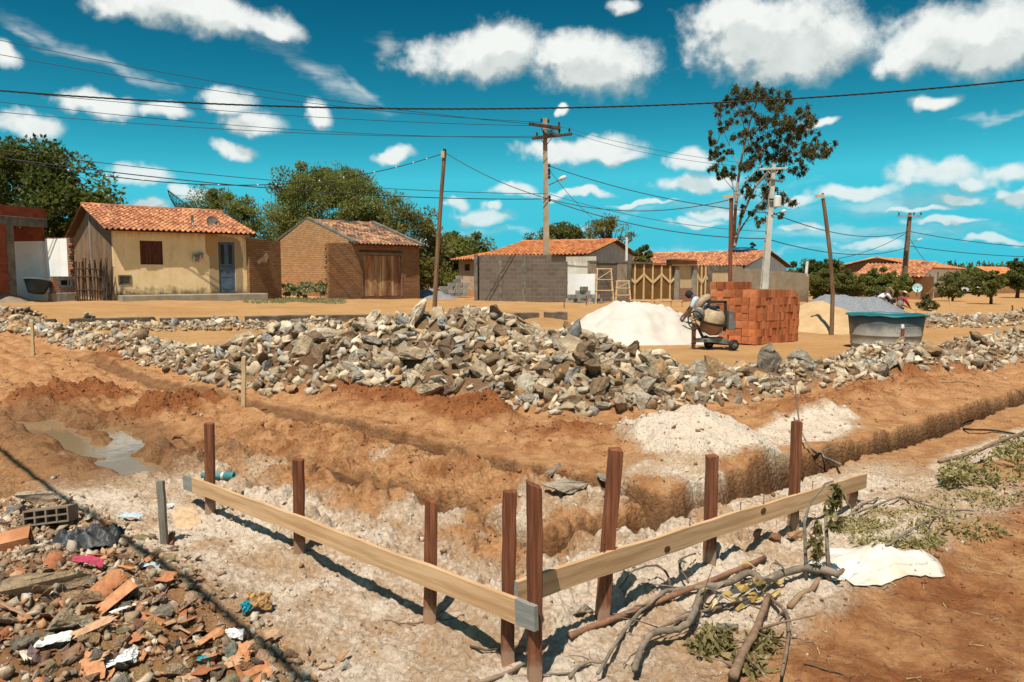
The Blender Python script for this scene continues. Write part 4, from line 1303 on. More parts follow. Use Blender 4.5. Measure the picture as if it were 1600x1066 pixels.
f8b = Frame('stained_wall', 'stained plaster house wall above the low white wall', 'wall', (884, 470, 38.6), (931, 470, 38.0), 0.45)
MB().box(0, 0, -0.3, f8b.L, 0.18, f8b.uz(905, 401)[1]).build('plaster', MT['oldwhite'], f8b.root)

# small lean-to at its left
f9 = Frame('lean_to_house', 'small plastered lean-to house with low orange roof left of the block wall', 'house', (717, 462, 43.5), (752, 462, 42.0), 0.40)
z1 = f9.uz(725, 406)[1]
w9 = f9.rect(725, 413, 734, 423)
MT['salmon'] = plastermat('faded_cream_plaster', (0.50, 0.40, 0.28), (0.38, 0.27, 0.17), mold=(0.45, 0.16, 0.05), moldz=0.9, moldamt=0.8)
MB().holed(0, f9.L + 1.2, -0.5, z1, [w9], 0, 0.18).build('wall', MT['salmon'], f9.root)
MB().box(w9[0] - .01, 0.1, w9[2] - .01, w9[1] + .01, 0.12, w9[3] + .01).build('window', MT['iron'], f9.root)
MB().box(0.0, 0.181, -0.5, 0.18, 5.0, z1 - 0.02).build('side_wall', MT['salmon'], f9.root)
mb = MB()
tile_roof(mb, (-0.3, -0.4, z1 - 0.02), (1, 0, 0), (0, 1, 0.16), f9.L + 1.4, 4.6, 0.24, 0.4)
mb.prism([(-0.4, z1 - 0.06), (4.1, z1 + 0.66), (4.1, z1 + 0.70), (-0.4, z1 - 0.02)], -0.28, f9.L + 1.1, 1, 0.5, axis='x')
mb.build('roof', [MT['tile_new'], MT['wood_dark']], f9.root)

# ---- patterned gate wall ------------------------------------------------------------------------
f10 = Frame('gate_wall', 'yard wall with brown sheet gates bearing pale zigzag battens', 'wall', (921, 470, 37.6), (1262, 471, 46.0), 0.36)
MT['gatewall'] = plastermat('grey_brown_render', (0.36, 0.285, 0.20), (0.26, 0.195, 0.13), mold=(0.16, 0.10, 0.06), moldz=0.5, moldamt=0.6)
MT['cream'] = plastermat('cream_plaster', (0.60, 0.46, 0.28), (0.52, 0.37, 0.2), moldamt=0.0)
MT['gatesheet'] = M('brown_gate_sheet', (0.19, 0.095, 0.026), (0.14, 0.066, 0.018), 1.5, bump=0.1, rough=0.6)
MT['batten'] = M('pale_gate_batten', (0.72, 0.50, 0.26), (0.62, 0.41, 0.2), 5, bump=0.15)
hz = lambda px, py: f10.uz(px, py)


def span(x0, x1, ytop0, ytop1, y0=0.0, y1=0.16, mat='gatewall', nm='wall_section', foot=-0.5):
    a, za = hz(x0, ytop0)
    b, zb_ = hz(x1, ytop1)
    MB().prism([(a, foot), (b, foot), (b, zb_), (a, za)], y0, y1).build(nm, MT[mat], f10.root)


def zigzag_gate(x0, x1, yt0, yt1, n, nm, up=True):
    a, za = hz(x0, yt0)
    b, zb_ = hz(x1, yt1)
    g_ = MB().prism([(a, 0.06), (b, 0.06), (b, zb_), (a, za)], 0.06, 0.09).build(nm, MT['gatesheet'], f10.root)
    mb = MB()
    w = (b - a) / n
    H = (za + zb_) / 2
    for i in range(n):
        u = a + w * (i + 0.5)
        mb.box(u - 0.048, 0.03, 0.06, u + 0.048, 0.058, H * 1.0)
        hi, lo = H * 0.72, H * 0.48
        A_, B_ = (lo, hi) if (i % 2 == 0) == up else (hi, lo)
        if i < n - 1:
            mb.bar((u, 0.026, A_), (u + w, 0.026, B_), 0.12, 0.02, up=(0, 1, 0))
    e = 0.5
    s0 = H * 0.60
    mb.bar((a + 0.03, 0.026, s0), (a + w / 2, 0.026, H * (0.48 if up else 0.72)), 0.12, 0.02, up=(0, 1, 0))
    mb.bar((b - w / 2, 0.026, H * (0.48 if ((n - 1) % 2 == 0) == up else 0.72)), (b - 0.03, 0.026, s0), 0.12, 0.02, up=(0, 1, 0))
    mb.build('batten', MT['batten'], g_)


span(921, 932, 409, 409)
span(932, 965, 411, 411.5, 0.02, 0.14, 'block', 'block_infill')
span(965, 980, 409, 410)
span(921, 985, 407.3, 409, -0.02, 0.18, 'concrete_dark', 'lintel', foot=hz(950, 410.7)[1])
span(980, 986, 408, 408, -0.05, 0.25, 'concrete_dark', 'column')
zigzag_gate(986, 1055, 411, 415, 5, 'gate')
span(986, 1055, 408.5, 413, -0.02, 0.2, 'concrete_dark', 'lintel', foot=hz(1020, 412.3)[1])
span(1055, 1061, 414, 414, -0.05, 0.25, 'concrete', 'column')
span(1061, 1083, 450, 450, 0.0, 0.2, 'stub', 'meter_panel')
span(1061, 1083, 416, 416, 0.12, 0.26, 'cream', 'cream_panel')
span(1083, 1088, 414, 414, -0.05, 0.25, 'concrete', 'column')
span(1048, 1087, 406, 407.5, -0.12, 0.35, 'adobe2', 'pediment', foot=hz(1068, 415.5)[1])
span(1045, 1088, 404, 405.5, -0.2, 0.45, 'concrete', 'pediment_cap', foot=hz(1068, 406)[1] + 0.002)
zigzag_gate(1088, 1107, 416, 417, 3, 'small_gate', False)
span(1107, 1112, 416, 416, -0.05, 0.2, 'concrete_dark', 'column')
span(1112, 1140, 425, 425, 0.02, 0.16, 'cream', 'cream_panel')
span(1108, 1140, 415, 416.5, -0.01, 0.2, 'concrete_dark', 'lintel', foot=hz(1125, 424.5)[1])
span(1140, 1160, 415.5, 416.5)
span(1160, 1202, 419.5, 420.5)
span(1202, 1262, 423, 427.5)
a_, b_z = hz(1262, 427.5)
MB().box(a_ + .001, 0.0, -0.5, a_ + 0.16, 6.0, b_z - 0.03).build('return_wall', MT['gatewall'], f10.root)

# ---- long house behind the gate wall ------------------------------------------------------------------
ch = P(1162, 440, 46.0)
dh = Vector((0.8, -0.6))
LH = 9.2
ah = Vector((ch.x - dh.x * LH, ch.y - dh.y * LH, 0.0))
lh = thing('long_house', 'long low house with weathered orange roof and white gable behind the gate wall', 'house', ah, math.atan2(dh.y, dh.x))
MT['whitegable'] = plastermat('white_gable', (0.84, 0.82, 0.79), (0.74, 0.71, 0.67), moldamt=0.0)
gable_walls(lh, LH, 8.6, 4.3, 2.30, 3.20, 2.30, [], MT['gatewall'], MT['whitegable'])
gable_roof(lh, LH, 8.6, 4.3, 2.30, 3.20, 2.30, MT['tile'], 0.3, 0.3, 0.4, 0.22, 0.4)

# blue water tank behind its ridge
tk = P(1159, 396, 51)
t = thing('roof_tank', 'dark blue round water tank standing just behind the long house ridge', 'water tank', tk)
MT['tankblue'] = M('blue_tank', (0.02, 0.11, 0.17), (0.014, 0.07, 0.12), 3, bump=0.05, rough=0.4)
MB().lathe([(0.72, -2.6), (0.82, 0.12), (0.80, 0.16)], 24, cap0=True).build('tank', MT['tankblue'], t, smooth=True)
MB().lathe([(0.88, 0.14), (0.92, 0.20), (0.9, 0.27), (0.6, 0.38), (0.3, 0.42), (0.001, 0.43)], 24).build('lid', MT['tankblue'], t, smooth=True)

# ---- far houses on the right --------------------------------------------------------------------------
MT['orangewall'] = plastermat('orange_brown_plaster', (0.48, 0.25, 0.11), (0.38, 0.18, 0.08), mold=(0.2, 0.1, 0.05), moldz=0.8, moldamt=0.5)
MT['farwhite'] = plastermat('far_white_plaster', (0.92, 0.90, 0.86), (0.84, 0.81, 0.77), mold=(0.30, 0.16, 0.08), moldz=1.15, moldamt=0.95)
c = P(1440, 464, 63.0)
d_ = (P(1500, 464, 80.0) - c)
d_.z = 0
Lf = d_.length
d_.normalize()
hr = thing('white_orange_house', 'far white walled house with long orange roof and ochre gable', 'house', (c.x, c.y, -0.2), math.atan2(d_.y, d_.x))
wz = lambda py, Y: CAMZ + (HOR - py) / F * Y + 0.2
wins = [(3.0, 3.9, 1.0, 2.0), (7.0, 7.9, 0.9, 2.2), (11.5, 12.4, 1.0, 2.0)]
gable_walls(hr, Lf, 7.0, 3.6, 2.55, 3.35, 2.55, wins, MT['farwhite'], MT['orangewall'])
gable_roof(hr, Lf, 7.0, 3.6, 2.55, 3.35, 2.55, MT['tile_new'], 0.4, 0.3, 0.4, 0.3, 0.5)
for w in wins:
    MB().box(w[0] - .01, 0.12, w[2] - .01, w[1] + .01, 0.14, w[3] + .01).build('window', MT['iron'], hr)
MB().box(5.1, -0.05, -0.2, 5.5, -0.001, 1.3).build('painted_pier', MT['cleanwhite'], hr)
f12 = Frame('ochre_house', 'far ochre house under a lower dusty tile roof beside the white walled house', 'house', (1340, 463, 62.0), (1438, 464, 59.0), -0.1)
wr = f12.rect(1423, 438, 1430, 452)
z1 = f12.uz(1400, 432)[1]
MB().holed(0, f12.L, -0.5, z1, [wr], 0, 0.2).box(f12.L - 0.2, 0.201, -0.5, f12.L - 0.002, 5, z1 - .01).box(0, 0.201, -0.5, 0.2, 5, z1 - .01).build('wall', MT['orangewall'], f12.root)
MB().box(wr[0] - .01, 0.12, wr[2] - .01, wr[1] + .01, 0.14, wr[3] + .01).build('window', MT['iron'], f12.root)
mb = MB()
tile_roof(mb, (-0.4, -0.5, z1 - 0.06), (1, 0, 0), (0, 1, 0.24), f12.L + 0.7, 5.4, 0.3, 0.5)
mb.prism([(-0.5, z1 - 0.12), (4.75, z1 + 1.14), (4.75, z1 + 1.2), (-0.5, z1 - 0.06)], -0.38, f12.L + 0.28, 1, 0.5, axis='x')
mb.build('roof', [MT['tile'], MT['wood_dark']], f12.root)
f13 = Frame('low_far_wall', 'low ochre yard wall below the far trees on the right', 'wall', (1528, 463, 85), (1640, 463, 92), -0.4)
MB().box(0, 0, -0.5, f13.L, 0.2, f13.uz(1570, 448)[1]).build('plaster', MT['orangewall'], f13.root)
f14 = Frame('distant_house', 'distant house of which only an orange roof shows between the right trees', 'house', (1558, 440, 98), (1600, 440, 104), -0.4)
MB().box(0, 0, -0.5, f14.L, 5, f14.uz(1580, 432)[1]).build('wall', MT['orangewall'], f14.root)
z1 = f14.uz(1580, 432)[1]
mb = MB()
tile_roof(mb, (-0.4, -0.4, z1 - .05), (1, 0, 0), (0, 1, 0.45), f14.L + 0.8, 3.2, 0.35, 0.5)
mb.prism([(-0.4, z1 - .1), (2.6, z1 + 1.22), (2.6, z1 + 1.28), (-0.4, z1 - .05)], -0.38, f14.L + .38, 1, .5, axis='x')
mb.build('roof', [MT['tile_new'], MT['wood_dark']], f14.root)

# ---- kerb stones along the street -----------------------------------------------------------------------
def kerb_piece(px0, px1, py, i):
    def at(px):
        k = (px - 800) / F
        Y = 23.9 / (1 - 0.5 * k) if k < 0 else 23.9 / (1 - 0.05 * k)
        Y -= 0.0
        return Vector((k * Y, Y, 0))
    a, b = at(px0), at(px1)
    d = b - a
    L_ = d.length
    zt = CAMZ + (HOR - py) / F * (a.y + b.y) / 2
    mb = MB()
    n = max(3, int(L_ / 0.35))
    # slightly broken long block
    vs, fs = [], []
    for q in range(n + 1):
        x = L_ * q / n
        j = lambda s: random.uniform(-s, s)
        for (y, z) in ((-0.075, -0.5), (-0.07, -0.02), (-0.05, 0.0), (0.05, 0.0), (0.075, -0.02), (0.075, -0.5)):
            vs.append((x + j(0.012), y + j(0.012), z + j(0.014) * (z > -0.3)))
    for q in range(n):
        for k in range(5):
            a0 = q * 6 + k
            fs.append((a0, a0 + 6, a0 + 7, a0 + 1))
    fs.append((0, 1, 2, 3, 4, 5))
    fs.append(tuple(n * 6 + k for k in (5, 4, 3, 2, 1, 0)))
    mb.add(vs, fs)
    o = mb.build('kerb_stone', MT['kerb'])
    o.location = (a.x, a.y, zt)
    o.rotation_euler = (0, 0, math.atan2(d.y, d.x))
    return o


kerbs = [(-60, 86, 499, 'at the far left behind the thin stake'), (108, 241, 496.5, 'second from the left end'), (249, 371, 495.5, 'third from the left end'),
         (382, 486, 493, 'fourth from the left end, just left of the heap'), (494, 600, 491.5, 'mostly hidden by the left half of the heap'),
         (722, 842, 489, 'right of the tall thin pole behind the heap'), (850, 886, 487.5, 'short one ending at the white sand heap')]
for i, (a, b, y, w) in enumerate(kerbs):
    tag(kerb_piece(a, b, y, i), 'long dark concrete kerb stone, ' + w, 'kerb stone', 'kerb stones along the street')

# ------------------------------------------------------------------ poles and cables
def concrete_pole(name, label, pb, pt, w0, w1, mat, recess=True, facing=0.0):
    """double-T concrete pole with a row of recesses; returns (thing, top vector in local space)"""
    t = thing(name, label, 'utility pole', pb)
    v = Vector(pt) - Vector(pb)
    H = v.length
    q = v.to_track_quat('Z', 'Y').to_matrix().to_4x4()
    Rz = Matrix.Rotation(facing, 4, 'Z')
    Mx = q @ Rz
    mb = MB()

    def trap(xa, xb, ya, yb, z0, z1, s0, s1):
        vs = []
        for z, s in ((z0, s0), (z1, s1)):
            vs += [Mx @ Vector((x * s, y * s, z)) for x, y in ((xa, ya), (xb, ya), (xb, yb), (xa, yb))]
        mb.add(vs, [(0, 3, 2, 1), (4, 5, 6, 7), (0, 1, 5, 4), (1, 2, 6, 5), (2, 3, 7, 6), (3, 0, 4, 7)], 0, 0.5)
    sc = lambda z: (w0 + (w1 - w0) * z / H)
    z = -0.4
    trap(-0.5, -0.27, -0.5, 0.5, z, H, sc(z), sc(H))
    trap(0.27, 0.5, -0.5, 0.5, z, H, sc(z), sc(H))
    trap(-0.27, 0.27, -0.12, 0.12, z, H - 0.003, sc(z), sc(H))
    n = int(H / 1.15)
    for i in range(n):
        a = 0.25 + i * (H / n)
        trap(-0.268, 0.268, -0.47, 0.47, a + (H / n) * 0.42, a + (H / n) * 0.98, sc(a + H / n * .42), sc(a + (H / n) * 0.98))
    mb.build('pole_shaft', mat, t)
    return t, Mx, H


def insulators(t, pts, r=0.05, h=0.18):
    for p in pts:
        p = Vector(p)
        MB().lathe([(r * 0.5, 0), (r * 0.6, h * 0.3), (r * 1.1, h * 0.4), (r * 0.7, h * 0.55), (r * 1.0, h * 0.65), (r * 0.6, h * 0.85), (0.001, h)], 8, Matrix.Translation(p)).build('insulator', MT['iron'], t)


# main pole
pb = P(854.5, 470.5, 36.6)
pt = P(851.5, 192, 36.6)
pole1, M1, H1_ = concrete_pole('utility_pole', 'tall weathered concrete utility pole with two wooden crossarms by the block wall', pb, pt, 0.34, 0.19, MT['pole_conc'])
rel = lambda px, py, dy=0.0: P(px, py, 36.6 + dy) - pb
for (a, b, dy, w) in (((826, 193.5), (876, 200.5), -0.35, 0.17), ((831, 216.5), (894, 209.5), -0.3, 0.15)):
    MB().bar(rel(*a, dy), rel(*b, dy), w, w * 0.8, up=(0, 0, 1)).build('crossarm', MT['wood_dark'], pole1, bevel=0.01)
insulators(pole1, [rel(846, 191.5, -.35), rel(873.5, 197, -.35), rel(839, 213, -.3), rel(874, 209, -.3), rel(889.5, 206.5, -.3), rel(857, 192.5, -.2)], 0.06, 0.22)
mb = MB()
mb.bar(rel(845, 217, -.35), rel(851, 227, -.2), 0.03).bar(rel(862, 216, -.35), rel(854, 227, -.2), 0.03)
mb.bar(rel(846, 200, -.42), rel(849.5, 210, -.25), 0.03).bar(rel(864, 202, -.42), rel(856, 211, -.25), 0.03)
for k in range(40):      # tangle of a bird's nest and wire between the arms
    c_ = rel(random.uniform(855, 867), random.uniform(202, 212), -0.3 + random.uniform(-.15, .15))
    d_ = Vector((random.uniform(-.3, .3), random.uniform(-.1, .1), random.uniform(-.12, .12)))
    mb.bar(c_ - d_, c_ + d_, 0.012)
mb.build('brace', MT['rust'], pole1)
mb = MB()
for py in (259, 266, 271, 277, 308, 313):
    p_ = rel(858 if py < 300 else 858.5, py, -.1)
    mb.lathe([(0.05, -0.08), (0.07, 0), (0.05, 0.08)], 8, Matrix.Translation(p_), cap0=True, cap1=True)
mb.build('bracket', MT['iron'], pole1)
arm = MB().tube([rel(857, 289.5, -.2), rel(868, 284.5, -.4), rel(874, 281.5, -.5)], 0.028, 6).build('lamp_arm', MT['greymetal'], pole1)
p0_, p1_ = rel(873, 281.5, -.5), rel(885, 276, -.7)
q_ = (p1_ - p0_).to_track_quat('Z', 'Y').to_matrix().to_4x4()
LQ = (p1_ - p0_).length
MB().lathe([(0.03, 0), (0.09, 0.06), (0.12, LQ * 0.5), (0.09, LQ * 0.9), (0.001, LQ)], 12, Matrix.Translation(p0_) @ q_).build('lamp_head', MT['whitemetal'], arm, smooth=True)

# pale pole with transformer behind the bricks
pb2, pt2 = P(1192.5, 470, 34.0), P(1208.5, 264, 34.0)
pole2, M2, H2_ = concrete_pole('utility_pole', 'pale leaning concrete utility pole carrying a white transformer behind the brick stack', pb2, pt2, 0.30, 0.17, MT['pole_white'])
rel2 = lambda px, py, dy=0.0: P(px, py, 34.0 + dy) - pb2
MB().bar(rel2(1186.5, 265, -.1), rel2(1230, 263, -.1), 0.11, 0.09, up=(0, 0, 1)).build('crossarm', MT['pole_white'], pole2, bevel=0.01)
MB().bar(rel2(1195, 279, -.2), rel2(1223, 284, -.1), 0.10, 0.09, up=(0, 0, 1)).build('crossarm', MT['greymetal'], pole2, bevel=0.01)
mb = MB().bar(rel2(1203, 271, -.1), rel2(1199, 266, -.1), 0.04).bar(rel2(1212, 271, -.1), rel2(1216, 266, -.1), 0.04)
mb.build('brace', MT['pole_white'], pole2)
insulators(pole2, [rel2(1190, 263.5, -.1), rel2(1225, 261.5, -.1), rel2(1200, 278, -.2), rel2(1218, 281, -.15)], 0.05, 0.16)
c_ = rel2(1214.5, 324, -.35)
tr_ = MB().lathe([(0.001, 0.0), (0.15, 0), (0.165, 0.03), (0.165, 0.44), (0.17, 0.46), (0.12, 0.51), (0.001, 0.53)], 18, Matrix.Translation(c_)).build('transformer', MT['whitemetal'], pole2)
MB().box(c_.x - 0.3, c_.y + 0.1, c_.z + 0.32, c_.x - 0.05, c_.y + 0.2, c_.z + 0.4).lathe([(0.03, 0.5), (0.05, 0.56), (0.03, 0.62), (0.05, 0.68), (0.001, 0.7)], 8, Matrix.Translation(c_)).build('bushing', MT['iron'], tr_)
a2 = MB().tube([rel2(1205, 337, -.1), rel2(1215, 333.5, -.3), rel2(1222, 331, -.4)], 0.025, 6).build('lamp_arm', MT['greymetal'], pole2)
p0_, p1_ = rel2(1221, 331.5, -.4), rel2(1229, 328.5, -.5)
q_ = (p1_ - p0_).to_track_quat('Z', 'Y').to_matrix().to_4x4()
MB().lathe([(0.03, 0), (0.07, 0.05), (0.08, 0.15), (0.001, (p1_ - p0_).length)], 10, Matrix.Translation(p0_) @ q_).build('lamp_head', MT['whitemetal'], a2, smooth=True)

# far pole on the right
pb3, pt3 = P(1411, 455, 58), P(1421.5, 337, 58)
pole3, M3, H3_ = concrete_pole('utility_pole', 'far dark leaning utility pole with one crossarm in front of the white orange house', pb3, pt3, 0.36, 0.22, MT['recess'])
rel3 = lambda px, py, dy=0.0: P(px, py, 58 + dy) - pb3
MB().bar(rel3(1402.5, 337.5, -.2), rel3(1439.5, 337.5, -.2), 0.14, 0.1, up=(0, 0, 1)).build('crossarm', MT['pole_conc'], pole3)
insulators(pole3, [rel3(1404.5, 336.5, -.2), rel3(1428, 336.5, -.2), rel3(1439, 336.5, -.2)], 0.07, 0.24)
a3 = MB().tube([rel3(1420, 381, -.1), rel3(1428, 377, -.3), rel3(1434, 375, -.4)], 0.03, 6).build('lamp_arm', MT['greymetal'], pole3)
MB().bar(rel3(1433, 375.4, -.4), rel3(1441, 373, -.5), 0.14, 0.08).build('lamp_head', MT['whitemetal'], a3, bevel=0.03, seg=2)
mb = MB()
for py in (394, 398, 403, 408):
    mb.bar(rel3(1413, py, -.25), rel3(1418, py - .5, -.25), 0.16, 0.1)
mb.build('bracket', MT['iron'], pole3)


def wood_pole(name, label, pts, Y, r0, r1, mat, cat='pole', foot=0.3):
    p = [P(a, b, Y) for a, b in pts]
    t = thing(name, label, cat, p[0])
    q = [x - p[0] for x in p]
    q = [q[0] - (q[1] - q[0]).normalized() * foot] + q
    n = len(q)
    rr = [r0 + (r1 - r0) * i / (n - 1) for i in range(n)]
    MB().tube(q, rr, 9, jit=0.06).build('shaft', mat, t, smooth=False)
    return t, p[0]


t, o_ = wood_pole('wooden_pole', 'tall thin grey brown wooden pole rising behind the stone heap', [(678.5, 489), (683, 400), (689, 310), (694.5, 237)], 22.2, 0.075, 0.06, MT['bamboo'])
rl = lambda px, py: P(px, py, 22.2) - o_
MB().box(-0.07, -0.1, -0.10, 0.03, -0.03, 0.10, M=Matrix.Translation(rl(693.2, 242))).build('wood_cleat', MT['pine_light'], t)
MB().tube([rl(694.4, 238), rl(694.8, 233)], 0.05, 8).build('pole_tip', MT['iron'], t)
t, o_ = wood_pole('wooden_pole', 'straight red brown pole standing between the cement mixer and brick stack', [(1139.5, 523), (1140.5, 450), (1141.5, 380), (1143, 306)], 19.6, 0.062, 0.05, MT['redpole'])
rl = lambda px, py, d=0: P(px, py, 19.6 + d) - o_
MB().bar(rl(1129.5, 308, -.06), rl(1145, 307, -.06), 0.075, 0.05, up=(0, 1, 0)).build('wood_cleat', MT['pine_light'], t)
t, o_ = wood_pole('wooden_pole', 'bent thin brown pole with a short wooden cleat beside the water tank', [(1299.5, 519), (1301, 460), (1297.5, 400), (1291.5, 350), (1286, 310)], 20.8, 0.062, 0.05, MT['bamboo'])
rl = lambda px, py, d=0: P(px, py, 20.8 + d) - o_
MB().bar(rl(1275, 307, -.05), rl(1287.5, 305.5, -.05), 0.07, 0.05, up=(0, 1, 0)).build('wood_cleat', MT['pine_light'], t)
MB().tube([rl(1285.5, 306), rl(1285.5, 302)], 0.03, 6).build('pole_tip', MT['iron'], t)
mb = MB()
t = thing('pvc_mast', 'thin white mast standing on the gate wall beside the zigzag gate', 'mast', P(979, 408, 39))
MB().tube([(0, 0, -0.2), Vector(P(979.5, 370, 39) - P(979, 408, 39))], 0.07, 8).build('shaft', MT['whitemetal'], t)
MB().lathe([(0.08, 0), (0.10, 0.05), (0.08, 0.16), (0.001, 0.18)], 8, Matrix.Translation(P(979.5, 370, 39) - P(979, 408, 39))).build('cap', MT['greymetal'], t)
t = thing('pvc_mast', 'short white post standing on the right end of the gate wall', 'mast', P(1259.5, 427, 46))
MB().tube([(0, 0, -0.2), Vector(P(1261.5, 408, 46) - P(1259.5, 427, 46))], 0.09, 8).build('shaft', MT['whitemetal'], t)
MB().lathe([(0.1, 0), (0.11, 0.03), (0.001, 0.05)], 8, Matrix.Translation(P(1261.5, 408, 46) - P(1259.5, 427, 46))).build('cap', MT['greymetal'], t)


def wire(label, a, b, sag, r, name='overhead_cable', twist=False, beads=None, n=24):
    a, b = Vector(a), Vector(b)
    pts = []
    for i in range(n + 1):
        t_ = i / n
        p = a.lerp(b, t_)
        p.z -= sag * 4 * t_ * (1 - t_)
        pts.append(p - a)
    mb = MB()
    if not twist:
        mb.tube(pts, r, 5)
    else:
        m = 460
        for ph in (0, 2.1, 4.2):
            q = []
            for i in range(m + 1):
                t_ = i / m
                p = a.lerp(b, t_) - a
                p.z -= sag * 4 * t_ * (1 - t_)
                an = t_ * 2 * math.pi * 60 + ph
                q.append(p + Vector((0, math.cos(an), math.sin(an))) * r)
            mb.tube(q, r * 0.95, 5)
    o = mb.build(name, MT['cable'])
    o.location = a
    tag(o, label, 'cable')
    if beads:
        for t_ in beads:
            p = a.lerp(b, t_) - a
            p.z -= sag * 4 * t_ * (1 - t_)
            MB().lathe([(0.001, -0.03), (0.025, 0), (0.001, 0.03)], 6, Matrix.Translation(p)).build('spacer', MT['whitemetal'], o)
    return o


wire('thick twisted black cable crossing the whole sky above the poles', P(-420, 98, 9.0), P(2010, 74, 9.0), 0.62, 0.0058, twist=True)
# two cables passing overhead on the left, outside the picture: their shadows cross the rubble
for dx_, lb in ((0.0, 'black cable overhead at left whose shadow crosses the rubble beside the grey stake'), (-1.05, 'second black cable overhead at left, its shadow crossing the lower left rubble')):
    k_ = 4.3 / math.tan(SUN_EL)
    ox, oy = math.sin(SUN_AZ) * k_, math.cos(SUN_AZ) * k_
    wire(lb, (-12.0 + ox + dx_, 14.1 + oy + dx_ * 0.5, 4.3), (3.6 + ox + dx_, -1.5 + oy + dx_ * 0.5, 4.3), 0.0, 0.024, n=4)
L_ = [('uppermost thin line from the left to the upper crossarm left tip', (-260, 5), (830, 194), 0.5), ('second thin line from the left to the upper crossarm middle', (-260, 33), (846, 191), 0.6),
      ('third thin line from the left, ending at the upper crossarm right tip', (-260, 112), (873, 197), 0.4), ('thin line from the left to the left end of the lower crossarm', (-260, 125), (833, 215), 0.5),
      ('thin line from the left to the middle of the lower crossarm', (-260, 148), (872, 212), 0.5)]
for (lb, a, b, sg) in L_:
    wire(lb, P(a[0], a[1], 26), P(b[0], b[1], 36.3), sg, 0.012)
wire('low line from the left house to the middle of the tall utility pole', P(-240, 200, 25), P(855, 303, 36.4), 0.5, 0.014)
wire('lowest line from the left passing behind the thin pole to the tall utility pole', P(-240, 210, 25), P(855, 311, 36.4), 0.6, 0.02)
wire('thin line with pale spacers from the left to the thin wooden pole tip', P(-100, 223, 14.0), P(692, 240, 22.2), 0.85, 0.011, beads=[0.18, 0.24, 0.3, 0.44, 0.52, 0.56, 0.66, 0.72, 0.8, 0.86, 0.91, 0.95])
wire('line from the thin wooden pole tip down to the red brown pole by the bricks', P(696, 239, 22.2), P(1141, 312, 19.6), 0.85, 0.011)
wire('line from the tall pole under its crossarms to the transformer pole', P(857, 259, 36.4), P(1204, 333, 34), 0.35, 0.02)
wire('lower line from the tall pole to the transformer pole', P(857, 303, 36.4), P(1200, 362, 34), 0.35, 0.012)
wire('lowest line from the tall pole to the transformer pole', P(857, 312, 36.4), P(1197, 373, 34), 0.45, 0.022)
wire('line from the transformer pole to the far dark pole', P(1206, 333, 34), P(1419, 361.5, 58), 0.7, 0.022)
wire('lower line from the transformer pole to the far dark pole', P(1197, 373, 34), P(1414, 388, 58), 0.6, 0.022)
wire('line from the far dark pole leaving at the right', P(1420, 361.5, 58), P(1760, 384, 62), 0.6, 0.026)
wire('lower line from the far dark pole leaving at the right', P(1417, 384, 58), P(1760, 398, 62), 0.5, 0.026)
wire('drop line slanting from the far dark pole down to the left bushes', P(1418, 363, 58), P(1310, 404, 55), 0.3, 0.02)
wire('drop line slanting from the far dark pole down to the white orange house', P(1420, 370, 58), P(1449, 411, 64), 0.15, 0.02)
wire('drop line slanting from the tall pole to the white house roof', P(857, 264, 36.4), P(925, 340, 44), 0.15, 0.012)
wire('thin high line from the lower crossarm to the transformer pole crossarm', P(889, 207, 36.3), P(1190, 262, 34), 0.3, 0.009)
wire('thin high line from the upper crossarm to the transformer pole crossarm', P(873, 197, 36.3), P(1225, 260, 34), 0.3, 0.009)

# ------------------------------------------------------------------ heaps of sand and gravel


def heap(name, label, cx, cy, rx, ry, h, mat, seed, flat=0.0, foot=-0.25, rot=0.0, rough=0.03):
    n, m = 130, 44
    z0 = H1(cx, cy)
    th = np.linspace(0, 2 * np.pi, n, endpoint=False)
    rr = np.linspace(0, 1, m) ** 0.8
    RR, T = np.meshgrid(rr, th, indexing='ij')
    lob = 1 + 0.13 * fbm(np.cos(T) * 1.3 + seed, np.sin(T) * 1.3, 2, seed)
    x, y = RR * np.cos(T) * lob * rx, RR * np.sin(T) * lob * ry
    x, y = x * math.cos(rot) - y * math.sin(rot), x * math.sin(rot) + y * math.cos(rot)
    q = np.clip(1 - RR, 0, 1)
    prof = np.minimum(q * (1 + flat), 1 - 0.12 * RR) if flat else q ** 1.05
    prof = prof - 0.10 * np.exp(-(RR / 0.12) ** 2) * (0 if flat else 1)
    g0 = terrain(x + cx, y + cy) - z0
    z = g0 + h * prof * (1 + 0.12 * fbm(x * 0.9 / rx * 2 + seed, y * 2 / ry, 3, seed + 3)) + rough * fbm(x * 3, y * 3, 4, seed + 5) * np.clip(prof * 3, 0, 1) - 0.03
    z = np.where(RR > 0.985, g0 + foot, z)
    V = np.stack([x.ravel(), y.ravel(), z.ravel()], 1)
    i = np.arange(m - 1)[:, None] * n
    j = np.arange(n)[None, :]
    Fq = np.stack([i + j, i + n + j, i + n + (j + 1) % n, i + (j + 1) % n], -1).reshape(-1, 4)
    o = bpy.data.objects.new(name, np_mesh(name, V, Fq, mat, smooth=True))
    COL.objects.link(o)
    o.location = (cx, cy, z0)
    return tag(o, label, 'heap')


